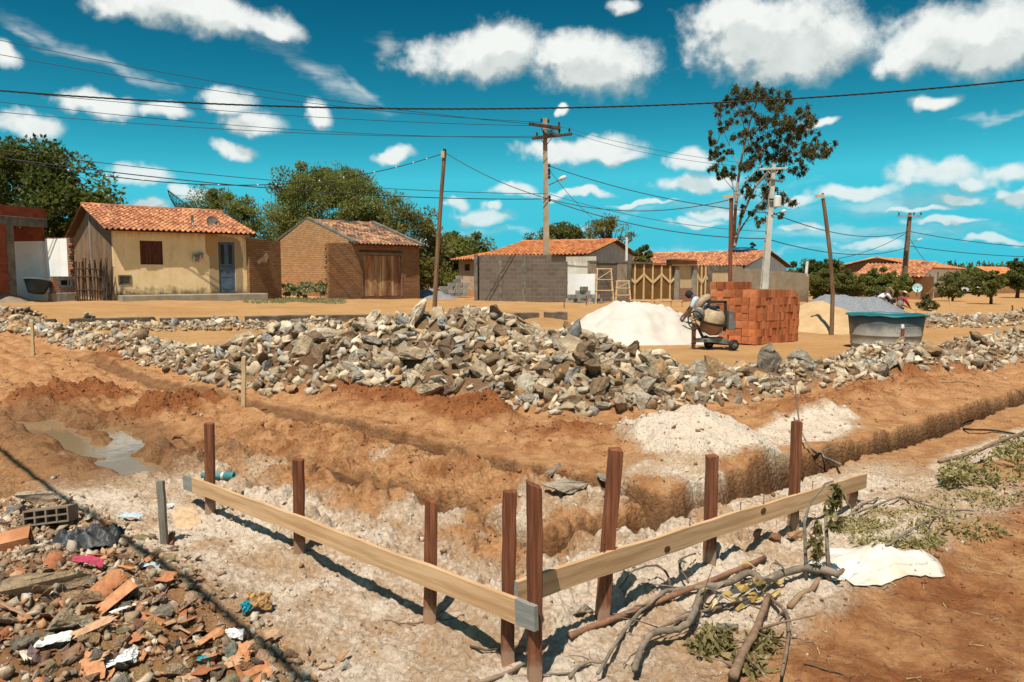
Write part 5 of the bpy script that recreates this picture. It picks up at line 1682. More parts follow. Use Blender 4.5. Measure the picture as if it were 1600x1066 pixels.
MT['whitesand'] = M('white_sand', (0.60, 0.54, 0.475), (0.51, 0.45, 0.385), 1.3, bump=0.6, bscale=60, bdist=0.02)
MT['yellowsand'] = M('yellow_sand', (0.56, 0.38, 0.20), (0.45, 0.28, 0.14), 1.5, bump=0.9, bscale=35, bdist=0.03)
MT['greysand'] = M('grey_sand', (0.34, 0.25, 0.17), (0.24, 0.165, 0.11), 1.3, bump=0.9, bscale=25, bdist=0.04)
MT['gravel'] = M('blue_gravel', (0.27, 0.275, 0.29), (0.19, 0.195, 0.21), 14, bump=1.0, bscale=45, bdist=0.03)
heap('sand_heap', 'big heap of white sand left of the cement mixer', 3.35, 19.8, 2.15, 2.1, 0.95, MT['whitesand'], 5, flat=0.35, rough=0.06)
heap('sand_heap', 'low heap of yellow sand showing between the brick stack and the grey gravel', 9.75, 23.2, 2.1, 2.0, 0.95, MT['yellowsand'], 9)
heap('gravel_heap', 'wide heap of blue grey gravel behind the bent pole and the water tank', 12.3, 27.0, 2.65, 2.3, 0.86, MT['gravel'], 12, flat=0.55)
heap('sand_heap', 'heap of grey sand in front of the unfinished building at the left edge', -19.6, 27.0, 1.9, 1.6, 0.95, MT['greysand'], 17)
heap('gravel_heap', 'small pale gravel heap between the garage and the stacked grey blocks', P(672, 462, 39.5).x, 39.5, 1.6, 1.2, 0.55, MT['gravel'], 23)
heap('soil_heap', 'small orange soil heap just right of the water tank', P(1452, 495, 25).x, 25.5, 0.9, 0.7, 0.34, M('orange_soil', (0.40, 0.16, 0.055), (0.3, 0.11, 0.04), 2, bump=0.8), 29)

# dark plastic basin by the grey sand
t = thing('plastic_basin', 'dark blue plastic basin leaning by the grey sand heap', 'basin', P(57, 458, 27.4))
Mx = Matrix.Rotation(R(-14), 4, 'X')
MT['basin'] = M('dark_blue_plastic', (0.025, 0.04, 0.055), (0.018, 0.03, 0.04), 3, bump=0.05, rough=0.4)
MB().lathe([(0.001, 0), (0.26, 0), (0.30, 0.06), (0.43, 0.42), (0.46, 0.44), (0.46, 0.46), (0.42, 0.445), (0.28, 0.07), (0.24, 0.02), (0.001, 0.02)], 28, Mx).build('bowl', MT['basin'], t, smooth=True)
MB().tube([Mx @ Vector((0.455 * math.cos(k * math.pi / 18), 0.455 * math.sin(k * math.pi / 18), 0.455)) for k in range(37)], 0.018, 6).build('rim', M('basin_rim', (0.16, 0.21, 0.24), None, 3, bump=0, rough=0.4), t, smooth=True)

# ------------------------------------------------------------------ loose grey blocks
def block_mesh():
    mb = MB()
    us = [-0.195, -0.165, -0.015, 0.015, 0.165, 0.195]
    vs_ = [-0.07, -0.045, 0.045, 0.07]
    solid = lambda i, j: not (i in (1, 3) and j == 1)
    # hollow along local z: cells in (x, y), extruded in z
    Mx = Matrix.Rotation(math.pi / 2, 4, 'X')
    mb.cells(us, vs_, solid, -0.095, 0.095, M=Mx)
    return mb.mesh('concrete_block', MT['blockunit'])


BLK = block_mesh()


def place_block(p, rz, label, group, on_end=False):
    o = link_mesh('concrete_block', BLK, None, p, (0, 0, rz))
    o.color = random.choice([(1, 1, 1, 1), (0.8, 0.82, 0.85, 1), (0.65, 0.62, 0.6, 1), (0.9, 0.85, 0.8, 1)])
    tag(o, label, 'concrete block', group)
    return o


c0 = P(676, 462, 41.0)
z0 = H1(c0.x, c0.y) + 0.095
for row in range(6):
    n0 = (0, 1, 1, 2, 3, 3)[row]
    for i in range(n0, 4 + (row < 4)):
        for k in range(2):
            if k and row < 3:
                continue
            place_block((c0.x + 0.15 + i * 0.40 + (row % 2) * 0.1 + random.uniform(-.02, .02), c0.y + k * 0.17 + i * 0.05, z0 + row * 0.193), random.uniform(-.04, .1),
                        'grey concrete block stacked beside the garage, %s course up in the %s row' % (('bottom', 'second', 'third', 'fourth', 'fifth', 'top')[row], ('front', 'back')[k]), 'grey blocks stacked beside the garage')
c1 = P(889, 471, 35.9)
z0 = H1(c1.x, c1.y) + 0.095
for row, (a, b) in enumerate(((0, 5), (0.3, 4.6), (1.6, 3.6), (2.3, 2.9))):
    i = a
    while i < b:
        place_block((c1.x + 0.05 + i * 0.29, c1.y + random.uniform(-.08, .08), z0 + row * 0.192), random.uniform(-.5, .5),
                    'loose grey concrete block piled before the low white wall, %s layer' % ('bottom', 'second', 'third', 'topmost')[row], 'grey blocks piled before the white wall')
        i += random.uniform(0.9, 1.15)

# ------------------------------------------------------------------ work trestles and the rail by the gates
def trestle(label, px0, px1, ytop, ybot, Y, lean=0.3):
    a, b = P(px0, ybot, Y), P(px1, ybot, Y)
    ta, tb = P(px0 + (px1 - px0) * 0.12, ytop, Y), P(px1 - (px1 - px0) * 0.12, ytop, Y)
    t = thing('trestle', label, 'trestle', a)
    q = lambda p, dy=0: p - a + Vector((0, dy, 0))
    for s in (-lean, lean):
        MB().bar(q(a, s) + Vector((0, 0, -.05)), q(ta, s * 0.15), 0.05, 0.05).build('leg', MT['pine_light'], t)
        MB().bar(q(b, s) + Vector((0, 0, -.05)), q(tb, s * 0.15), 0.05, 0.05).build('leg', MT['pine_light'], t)
        for f in (0.38, 0.70):
            MB().bar(q(a, s).lerp(q(ta, s * .15), f) + Vector((-.04, -.02, 0)), q(b, s).lerp(q(tb, s * .15), f) + Vector((.04, -.02, 0)), 0.035, 0.05).build('rung', MT['pine_light'], t)
    MB().bar(q(ta) + Vector((-.06, 0, 0.03)), q(tb) + Vector((.06, 0, 0.03)), 0.06, 0.10).build('top_rail', MT['pine_light'], t)
    MB().bar(q(a, -lean).lerp(q(ta, 0), .70), q(tb, 0) + Vector((0, -.05, -.05)), 0.035, 0.03).build('brace', MT['pine_light'], t)
    return t


trestle('tall pale wooden trestle ladder in front of the grey block infill', 930, 958, 421, 474, 36.0)
trestle('lower pale wooden trestle with tools on it beside the zigzag gate', 961, 985, 440, 474, 36.2, 0.25)
Yr = 33.5
pa, pb_ = P(986, 469.5, Yr), P(1066, 470, Yr)
t = thing('batter_rail', 'long low batter rail of thin pale wood on stakes before the zigzag gate', 'batter rail', pa)
MB().bar((0, 0, 0), pb_ - pa, 0.06, 0.04, up=(0, 1, 0)).build('rail', MT['pine_light'], t)
for px in (987, 1000.5, 1023, 1049, 1066):
    b = P(px, 482 if px > 1010 else 476, Yr)
    MB().bar(b - pa - Vector((0, -0.03, 0.1)), P(px, 468, Yr) - pa + Vector((0, 0.03, 0)), 0.04).build('stake', MT['stake'], t)


def loose_stake(label, px, yb, yt, Y=None, w=0.05, mat='stake', px2=None, name='stake', cat='stake'):
    b = G(px, yb) if Y is None else P(px, yb, Y)
    tp = P(px if px2 is None else px2, yt, b.y)
    v = tp - b
    mb = MB().bar((0, 0, -0.12), v, w, w * 0.9, up=(0, 1, 0))
    o = mb.build(name, MT[mat], None, bevel=0.003)
    o.location = b
    tag(o, label, cat)
    return o


loose_stake('thin dark stake in the street left of the white sand heap', 916.5, 478, 462, 33, 0.06)
loose_stake('small thin stake left of the white sand, standing behind the kerb', 881.5, 484, 470, 30, 0.04)
loose_stake('thin stake in the sand between brick stack and bent pole', 1261, 477, 467, 33, 0.05)
o_ = loose_stake('far thin stake capped with white in the open ground at right', 1582, 492, 477, 30, 0.05)
loose_stake('dark short stump stake behind the far stone row', 1458, 497, 491, 28, 0.1)
loose_stake('pale thin stake before the far right weeping tree', 1485, 476, 465, 45, 0.07, 'pine_light')

# ------------------------------------------------------------------ stack of hollow bricks
def hollow_brick():
    mb = MB()
    # 0.09 x 0.19 x 0.19, ribbed faces, open cells along local z
    x = [-0.045, -0.037, -0.004, 0.004, 0.037, 0.045]
    y = [-0.095, -0.087, -0.034, -0.026, 0.026, 0.034, 0.087, 0.095]
    Mx = Matrix.Rotation(math.pi / 2, 4, 'X')
    mb.cells(x, y, lambda i, j: not (i in (1, 3) and j in (1, 3, 5)), -0.093, 0.093, M=Mx)
    return mb.mesh('hollow_brick', MT['hollow'])


HB = hollow_brick()
bc = P(1179.5, 537, 17.8)
bd = Vector((0.805, 0.594, 0))
bn = Vector((-0.594, 0.805, 0))
rzb = math.atan2(bd.y, bd.x)
zb0 = H1(bc.x + 0.5, bc.y + 0.5)
ORD = ('first', 'second', 'third', 'fourth', 'fifth', 'sixth', 'seventh', 'eighth', 'ninth', 'tenth', 'eleventh', 'twelfth', 'thirteenth', 'fourteenth', 'fifteenth', 'sixteenth', 'seventeenth', 'eighteenth', 'nineteenth')
LAY = ('bottom', 'second', 'third', 'fourth', 'fifth', 'sixth', 'seventh', 'eighth')


def place_brick(i, k, z, label, jit=0.006):
    p = bc + bd * (0.048 + i * 0.0968) + bn * (0.098 + k * 0.198)
    p += bd * random.uniform(-jit, jit) + bn * random.uniform(-jit * 2.2, jit * 2.2)
    o = link_mesh('hollow_brick', HB, None, (p.x, p.y, zb0 + 0.093 + z * 0.1885), (0, 0, rzb + random.uniform(-.03, .03)))
    v = random.uniform(0.66, 1.22)
    hue = random.random()
    o.color = (1.0 * v, (0.27 + 0.08 * hue) * v, (0.09 + 0.05 * hue) * v, 1)
    if random.random() < 0.05:
        o.color = (0.62, 0.17, 0.065, 1)
    tag(o, label, 'brick', 'hollow bricks of the orange stack')


for z in range(7):
    for i in range(19):
        if z == 6 and i > 16:
            continue
        place_brick(i, 0, z, 'orange hollow brick on the long right face, %s course, %s from near corner' % (LAY[z], ORD[i]))
    for k in range(1, 7):
        place_brick(0, k, z, 'orange hollow brick on the short left face, %s course, %s behind near corner' % (LAY[z], ORD[k - 1]), 0.010)
for k in range(1, 7):
    for i in range(1, 17):
        if k in (2, 4, 5) or (k == 3 and i % 2 == 0 and 1 < i < 14):
            continue
        place_brick(i, k, 6, 'orange hollow brick on the flat stack top, %s row back, %s from left face' % (ORD[k], ORD[i]))
for k in (5, 6):
    for i in range(0, 13):
        if k == 5 and i in (3, 7, 8):
            continue
        place_brick(i, k, 7, 'orange hollow brick in the raised top layer, %s row, %s from its left end' % (('front', 'back')[k - 5], ORD[i]), 0.015)
# hidden filling: the rows inside the stack
mb = MB()
for z in range(6):
    mb.box(0.11, 0.21, z * 0.1885 + 0.004, 1.82, 1.36, z * 0.1885 + 0.185)
o = mb.build('brick_stack_core', MT['hollow'])
o.location = (bc.x, bc.y, zb0)
o.rotation_euler = (0, 0, rzb)
o.color = (0.7, 0.2, 0.08, 1)
tag(o, 'inner rows of orange bricks inside the stack between its faces', 'bricks', kind='stuff')

# ------------------------------------------------------------------ cement mixer
mo = P(1112, 539.5, 16.9)
mo.z = H1(mo.x, mo.y)
mx = thing('cement_mixer', 'small tilting drum cement mixer spattered with dried cement beside the bricks', 'cement mixer', mo)
S = 16.9 / F
q = lambda px, py, dy=0.0: Vector(((px - 1112) * S, dy, (539.5 - py) * S))
MT['drum'] = M('cement_spattered_drum', (0.50, 0.36, 0.22), (0.32, 0.22, 0.13), 6, bump=0.4, rough=0.6, spots=(5, 0.6, (0.22, 0.10, 0.05)))
MT['drum2'] = M('orange_drum_bowl', (0.40, 0.21, 0.10), (0.28, 0.14, 0.07), 5, bump=0.4, rough=0.7)
ax = Vector((0.16, -0.18, 1)).normalized()
Md = Matrix.Translation(q(1112, 496)) @ ax.to_track_quat('Z', 'Y').to_matrix().to_4x4()
MB().lathe([(0.001, -0.30), (0.10, -0.295), (0.19, -0.25), (0.25, -0.15), (0.272, -0.02)], 32, Md).build('drum_bowl', MT['drum2'], mx, smooth=True)
MB().lathe([(0.272, 0.035), (0.268, 0.10), (0.24, 0.20), (0.19, 0.27), (0.15, 0.30), (0.135, 0.30), (0.17, 0.25), (0.22, 0.17), (0.25, 0.05)], 32, Md).build('drum_cone', MT['drum'], mx, smooth=True)
mb = MB().lathe([(0.27, -0.022), (0.30, -0.02), (0.30, 0.034), (0.27, 0.036)], 40, Md)
for k in range(40):
    a = 2 * math.pi * k / 40
    mb.box(-0.012, 0.298, -0.018, 0.012, 0.318, 0.03, M=Md @ Matrix.Rotation(a, 4, 'Z'))
mb.build('ring_gear', MT['iron'], mx)
mb = MB()
mb.bar(q(1103, 464, .02), q(1133, 464.5, .02), 0.06, 0.05).bar(q(1132, 463, .02), q(1133, 482, .02), 0.06, 0.05)
mb.tube([q(1108, 466, .02), q(1101, 472, .02), q(1096, 480, .02), q(1092, 490, .02)], 0.032, 8)
mb.bar(q(1133, 482), q(1131, 510), 0.06, 0.06).bar(q(1088, 500), q(1098, 520), 0.06, 0.05).bar(q(1098, 519), q(1128, 522), 0.07, 0.06)
mb.build('tilting_frame', MT['iron'], mx)
mb = MB().bar(q(1083.5, 498, -.08), q(1083, 538.5, -.08), 0.055, 0.05)
mb.bar(q(1085.5, 500, .22), q(1086, 538, .22), 0.05, 0.05).bar(q(1078, 529, -.09), q(1086, 528, -.09), 0.03)
mb.build('stand_leg', MT['rust'], mx)
mb = MB().prism([(q(1086, 522).x, q(1086, 522).z), (q(1128, 519).x, q(1128, 519).z), (q(1140, 526).x, q(1140, 526).z), (q(1138, 531).x, q(1138, 531).z), (q(1110, 527).x, q(1110, 527).z), (q(1086, 527).x, q(1086, 527).z)][::-1], -0.12, 0.16)
mb.build('chassis', MT['greymetal'], mx, bevel=0.01)
for (px, py, dy) in ((1112.5, 530.5, 0.28), (1142.5, 530.5, -0.20)):
    Mw = Matrix.Translation(q(px, py, dy)) @ Matrix.Rotation(R(90), 4, 'X') @ Matrix.Rotation(R(25), 4, 'Y')
    w_o = MB().lathe([(0.075, -0.045), (0.115, -0.04), (0.128, -0.02), (0.128, 0.02), (0.115, 0.04), (0.075, 0.045)], 24, Mw).build('wheel', MT['cable'], mx, smooth=True)
    MB().lathe([(0.078, -0.03), (0.07, -0.04), (0.03, -0.03), (0.028, -0.055), (0.001, -0.055)], 20, Mw).lathe([(0.078, 0.03), (0.07, 0.04), (0.03, 0.03), (0.028, 0.055), (0.001, 0.055)], 20, Mw).build('rim', MT['greymetal'], w_o)
MB().tube([q(1112.5, 530.5, .28), q(1142.5, 530.5, -.2)], 0.02, 8).build('axle', MT['iron'], mx)
# steering wheel and pulley guard at the left
Mp = Matrix.Translation(q(1081.5, 491.5, -.22)) @ Matrix.Rotation(R(90), 4, 'X') @ Matrix.Rotation(R(-18), 4, 'Y')
mb = MB().tube([Mp @ Vector((0.155 * math.cos(k * math.pi / 16), 0.20 * math.sin(k * math.pi / 16), 0)) for k in range(33)], 0.016, 6)
for k in range(4):
    a = k * math.pi / 2 + 0.4
    mb.tube([Mp @ Vector((0, 0, 0)), Mp @ Vector((0.155 * math.cos(a), 0.2 * math.sin(a), 0))], 0.012, 6)
mb.build('hand_wheel', MT['iron'], mx)
Mp = Matrix.Translation(q(1088.5, 481, -.12)) @ Matrix.Rotation(R(90), 4, 'X') @ Matrix.Rotation(R(-25), 4, 'Y')
MB().lathe([(0.001, 0.06), (0.05, 0.065), (0.06, 0.05), (0.10, 0.045), (0.125, 0.03), (0.13, -0.03), (0.001, -0.03)], 24, Mp).build('pulley', MT['greymetal'], mx)
mb = MB().prism([(q(px, py).x, q(px, py).z) for px, py in ((1134, 507), (1142, 507.5), (1145.5, 503), (1145.5, 495), (1142.5, 493), (1142, 478), (1135, 477))], -0.20, 0.10)
mb.build('motor_housing', MT['greymetal'], mx, bevel=0.02, seg=2)
mb = MB().tube([q(1090, 478, 0.1), q(1094, 467, .1), q(1101, 459.5, .1), q(1109, 457, .1)], [0.075, 0.09, 0.095, 0.085], 12)
mb.build('discharge_chute', MT['drum'], mx, smooth=True)
mb = MB().tube([q(1086, 476, 0.1), q(1091, 465, .1), q(1099, 457, .1), q(1109, 453.5, .1)], 0.022, 6)
mb.build('chute_rim', MT['iron'], mx)
mb = MB().tube([q(1096, 512, -.2), q(1104, 517, -.22), q(1116, 517, -.2), q(1126, 511, -.15)], 0.018, 6)
mb.build('drum_guard', MT['whitemetal'], mx)

# ------------------------------------------------------------------ water tank
tb = P(1382.5, 541.5, 17.3)
tb.z = H1(tb.x, tb.y)
wt = thing('water_tank', 'large grey fibre cement tank with a bright teal plastic rim standing on the sand', 'water tank', tb)
m, nt, bs = newmat('worn_tank_paint_rim_shade')
tc = nd(nt, 'TexCoord')
n1 = nd(nt, 'TexNoise', {'Vector': tc.outputs['Object'], 'Scale': 3.0, 'Detail': 8.0, 'Roughness': 0.65}).outputs['Fac']
n2 = nd(nt, 'TexNoise', {'Vector': nd(nt, 'Mapping', {'Vector': tc.outputs['Object'], 'Scale': (7, 7, 1.2)}).outputs[0], 'Scale': 1.0, 'Detail': 7.0, 'Roughness': 0.65}).outputs['Fac']
col = mix(nt, sstep(nt, n1, 0.35, 0.65), (0.34, 0.31, 0.255), (0.235, 0.215, 0.185))
col = mix(nt, math_(nt, 'MULTIPLY', sstep(nt, n2, 0.58, 0.72), 0.75), col, (0.05, 0.10, 0.14))
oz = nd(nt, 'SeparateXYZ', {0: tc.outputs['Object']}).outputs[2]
col = mix(nt, math_(nt, 'MULTIPLY', sstep(nt, math_(nt, 'ADD', oz, math_(nt, 'MULTIPLY', n1, 0.3)), 0.58, 0.78), 0.8), col, (0.05, 0.075, 0.09))  # shadow of the rim painted in: darker blue grey towards the top
setin(nt, bs.inputs['Base Color'], col)
bs.inputs['Roughness'].default_value = 0.7
nt.links.new(nd(nt, 'Bump', {'Strength': 0.2, 'Distance': 0.01, 'Height': n1}).outputs[0], bs.inputs['Normal'])
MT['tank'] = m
MT['teal'] = M('teal_plastic', (0.02, 0.17, 0.19), (0.015, 0.12, 0.14), 3, bump=0.1, rough=0.45)
Ht, rt, rb = 0.80, 0.82, 0.725
rz_ = lambda z: rb + (rt - rb) * z / Ht
prof = [(0.001, -0.03), (rb, -0.03)]
for z in (0.0, 0.10, 0.115, 0.125, 0.14, 0.31, 0.325, 0.34, 0.355, 0.6, Ht):
    prof.append((rz_(z) + (0.012 if z in (0.115, 0.125, 0.325, 0.34) else 0), z))
prof += [(rt - 0.03, Ht), (rt - 0.05, 0.6), (0.001, 0.58)]
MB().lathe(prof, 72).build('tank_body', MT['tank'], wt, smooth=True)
mb = MB()
n_ = 72
vs, fs = [], []
for k in range(n_):
    a = 2 * math.pi * k / n_
    w_ = 0.012 * math.sin(5 * a + 1) + 0.008 * math.sin(11 * a) + random.uniform(-.004, .004)
    for (r, z) in ((rt + 0.008, Ht - 0.03 + w_), (rt + 0.05, Ht - 0.022 + w_), (rt + 0.055, Ht - 0.004 + w_), (rt + 0.01, Ht + 0.012 + w_ * .6), (rt - 0.03, Ht + 0.012), (rt - 0.04, Ht - 0.05)):
        vs.append((r * math.cos(a), r * math.sin(a), z))
for k in range(n_):
    for j in range(5):
        a, b = k * 6 + j, ((k + 1) % n_) * 6 + j
        fs.append((a, b, b + 1, a + 1))
mb.add(vs, fs)
mb.build('rim', MT['teal'], wt, smooth=True)
# worn lettering in a frame, wrapped round the tank
def wrap_text(txt, size, ang, zc, parent, name, mat):
    cu = bpy.data.curves.new(name, 'FONT')
    cu.body = txt
    cu.size = size
    cu.align_x = 'CENTER'
    cu.extrude = 0.0
    o = bpy.data.objects.new(name, cu)
    COL.objects.link(o)
    dg = bpy.context.evaluated_depsgraph_get()
    me = bpy.data.meshes.new_from_object(o.evaluated_get(dg))
    bpy.data.objects.remove(o)
    bpy.data.curves.remove(cu)
    for v in me.vertices:
        z = zc + v.co.y
        r = rz_(z) + 0.004
        a = ang + v.co.x / r
        v.co = (r * math.cos(a), r * math.sin(a), z)
    me.materials.clear()
    me.materials.append(mat)
    return link_mesh(name, me, parent)


dirc = math.atan2(-tb.y, -tb.x)            # towards the camera
a_c = dirc + math.asin((1418 - 1382.5) / 56)
MT['letter'] = M('faded_letter_paint', (0.58, 0.56, 0.50), (0.34, 0.33, 0.30), 8, bump=0)
wrap_text('FORTLEV', 0.105, a_c, 0.445, wt, 'lettering', MT['letter'])
mb = MB()
for (aa, bb, zz0, zz1) in ((-0.32, 0.32, 0.425, 0.432), (-0.32, 0.32, 0.535, 0.542), (-0.32, -0.312, 0.432, 0.535), (0.312, 0.32, 0.432, 0.535)):
    k = 14
    vs = []
    for i in range(k + 1):
        for z in (zz0, zz1):
            r = rz_(z) + 0.004
            a = a_c + (aa + (bb - aa) * i / k) / r
            vs.append((r * math.cos(a), r * math.sin(a), z))
    mb.add(vs, [(2 * i, 2 * i + 2, 2 * i + 3, 2 * i + 1) for i in range(k)])
mb.build('letter_frame', MT['letter'], wt)
p_ = P(1409, 541, 16.5)
t = thing('stake', 'short red brown stake with a white knob in front of the water tank', 'stake', (p_.x, p_.y, H1(p_.x, p_.y)))
MB().bar((0, 0, -0.1), (0.005, 0, 0.52), 0.06, 0.05).build('post', MT['stake'], t)
MB().lathe([(0.001, 0.515), (0.035, 0.52), (0.042, 0.56), (0.03, 0.58), (0.038, 0.61), (0.001, 0.63)], 10).build('knob', MT['whitemetal'], t, smooth=True)
MB().bar((0.04, 0.02, 0.45), (0.045, 0.02, 0.80), 0.018).build('wire_stub', MT['greymetal'], t)

# ------------------------------------------------------------------ stones
def rock_variant(seed, cuts=1, flat=0.5, rough=0.05):
    rng = np.random.default_rng(seed)
    bm = bmesh.new()
    n = rng.integers(11, 18)
    d = rng.normal(size=(n, 3))
    d /= np.linalg.norm(d, axis=1)[:, None]
    d *= (0.75 + 0.35 * rng.random((n, 1)))
    d *= np.array([0.56, 0.27 + 0.13 * rng.random(), flat * (0.26 + 0.2 * rng.random())])
    vs = [bm.verts.new(p) for p in d]
    r = bmesh.ops.convex_hull(bm, input=vs)
    bmesh.ops.delete(bm, geom=[v for v in bm.verts if not v.link_faces], context='VERTS')
    for _ in range(cuts):
        bmesh.ops.subdivide_edges(bm, edges=bm.edges[:], cuts=1, use_grid_fill=True)
        bmesh.ops.triangulate(bm, faces=bm.faces[:])
        for v in bm.verts:
            v.co += Vector(rng.normal(size=3)) * rough * (0.5 if _ else 1) * 0.35
    bmesh.ops.recalc_face_normals(bm, faces=bm.faces[:])
    me = bpy.data.meshes.new('stone')
    bm.to_mesh(me)
    bm.free()
    return me


MT['stone'] = M('rough_stone', (1.0, 0.98, 0.94), (0.55, 0.52, 0.47), 3.2, bump=0.9, bscale=9, bdist=0.05, objcol=True, spots=(2.2, 0.60, (0.62, 0.42, 0.26)))
MT['stone_stuff'] = M('rough_stone_small', (1.0, 0.98, 0.94), (0.6, 0.56, 0.5), 4, bump=0.8, bscale=14, bdist=0.03, attr=True)
ROCK_HI = [rock_variant(100 + i, 2, f) for i, f in enumerate((0.75, 0.9, 0.55, 1.05, 0.5, 0.8, 0.65, 1.1, 0.6, 0.95, 0.45, 0.85))]
for me in ROCK_HI:
    me.materials.append(MT['stone'])
ROCK_LO = [rock_variant(300 + i, 1, f) for i, f in enumerate((0.75, 0.9, 0.6, 1.0, 0.5, 0.8, 0.7, 1.05))]


def raw(me):
    v = np.empty(len(me.vertices) * 3, np.float32)
    me.vertices.foreach_get('co', v)
    f = np.empty(len(me.polygons) * 3, np.int32)
    me.polygons.foreach_get('vertices', f)
    return v.reshape(-1, 3), f.reshape(-1, 3)


def hull_lump(seed):
    """a lump of a few faces for clods and pebbles"""
    rng = np.random.default_rng(seed)
    bm = bmesh.new()
    d = rng.normal(size=(9, 3))
    d /= np.linalg.norm(d, axis=1)[:, None]
    for p in d * np.array([0.5, 0.42, 0.36]):
        bm.verts.new(p)
    bmesh.ops.convex_hull(bm, input=bm.verts[:])
    bmesh.ops.triangulate(bm, faces=bm.faces[:])
    me = bpy.data.meshes.new('lump')
    bm.to_mesh(me)
    bm.free()
    r = raw(me)
    bpy.data.meshes.remove(me)
    return r


RAW_LO = [raw(m) for m in ROCK_LO]
LUMPS = [hull_lump(500 + i) for i in range(8)]


def rotmats(rz, tx, ty):
    cz, sz, cx, sx, cy, sy = np.cos(rz), np.sin(rz), np.cos(tx), np.sin(tx), np.cos(ty), np.sin(ty)
    o, z = np.ones_like(cz), np.zeros_like(cz)
    Rz = np.stack([np.stack([cz, -sz, z], -1), np.stack([sz, cz, z], -1), np.stack([z, z, o], -1)], -2)
    Rx = np.stack([np.stack([o, z, z], -1), np.stack([z, cx, -sx], -1), np.stack([z, sx, cx], -1)], -2)
    Ry = np.stack([np.stack([cy, z, sy], -1), np.stack([z, o, z], -1), np.stack([-sy, z, cy], -1)], -2)
    return Rx @ Ry @ Rz


def scatter(name, pos, size, cols, variants, mat, tilt=0.5, aniso=0.15, rng=None):
    """all the uncountable small pieces as one mesh"""
    rng = rng or RNG
    n = len(pos)
    which = rng.integers(0, len(variants), n)
    Vs, Fs, Cs, b = [], [], [], 0
    for k, (v, f) in enumerate(variants):
        ii = np.nonzero(which == k)[0]
        if not len(ii):
            continue
        Rm = rotmats(rng.uniform(0, 6.283, len(ii)), rng.normal(0, tilt, len(ii)), rng.normal(0, tilt, len(ii)))
        sc = size[ii][:, None] * (1 + rng.uniform(-aniso, aniso, (len(ii), 3)))
        P_ = np.einsum('nij,nvj->nvi', Rm, v[None] * sc[:, None, :]) + pos[ii][:, None, :]
        Vs.append(P_.reshape(-1, 3))
        Fs.append((f[None] + (b + np.arange(len(ii)) * len(v))[:, None, None]).reshape(-1, 3))
        Cs.append(np.repeat(cols[ii], len(v), 0))
        b += len(ii) * len(v)
    me = np_mesh(name, np.vstack(Vs), np.vstack(Fs), mat, col=np.vstack(Cs))
    o = bpy.data.objects.new(name, me)
    COL.objects.link(o)
    return tag(o, kind='stuff')


def ordinal(n):
    a = ['zeroth', 'first', 'second', 'third', 'fourth', 'fifth', 'sixth', 'seventh', 'eighth', 'ninth', 'tenth', 'eleventh', 'twelfth', 'thirteenth', 'fourteenth', 'fifteenth', 'sixteenth', 'seventeenth', 'eighteenth', 'nineteenth', 'twentieth']
    if n <= 20:
        return a[n]
    t = {2: 'twenty', 3: 'thirty', 4: 'forty', 5: 'fifty'}[n // 10]
    return (t + ('ieth' if n % 10 == 0 else '-' + a[n % 10])).replace('tyieth', 'tieth')


PAL = [('tan', (0.54, 0.42, 0.29)), ('grey', (0.46, 0.395, 0.32)), ('blue grey', (0.38, 0.37, 0.35)), ('brown', (0.30, 0.20, 0.125)), ('cream', (0.74, 0.61, 0.46)), ('ochre', (0.55, 0.35, 0.19))]
PALP = np.array([0.37, 0.22, 0.05, 0.16, 0.12, 0.08])


def to_px(p):
    x, y, z = p[0], p[1], p[2] - CAMZ
    cp, sp = math.cos(PITCH), math.sin(PITCH)
    f = y * cp - z * sp
    return 800 + F * x / f, 533 - F * (z * cp + y * sp) / f


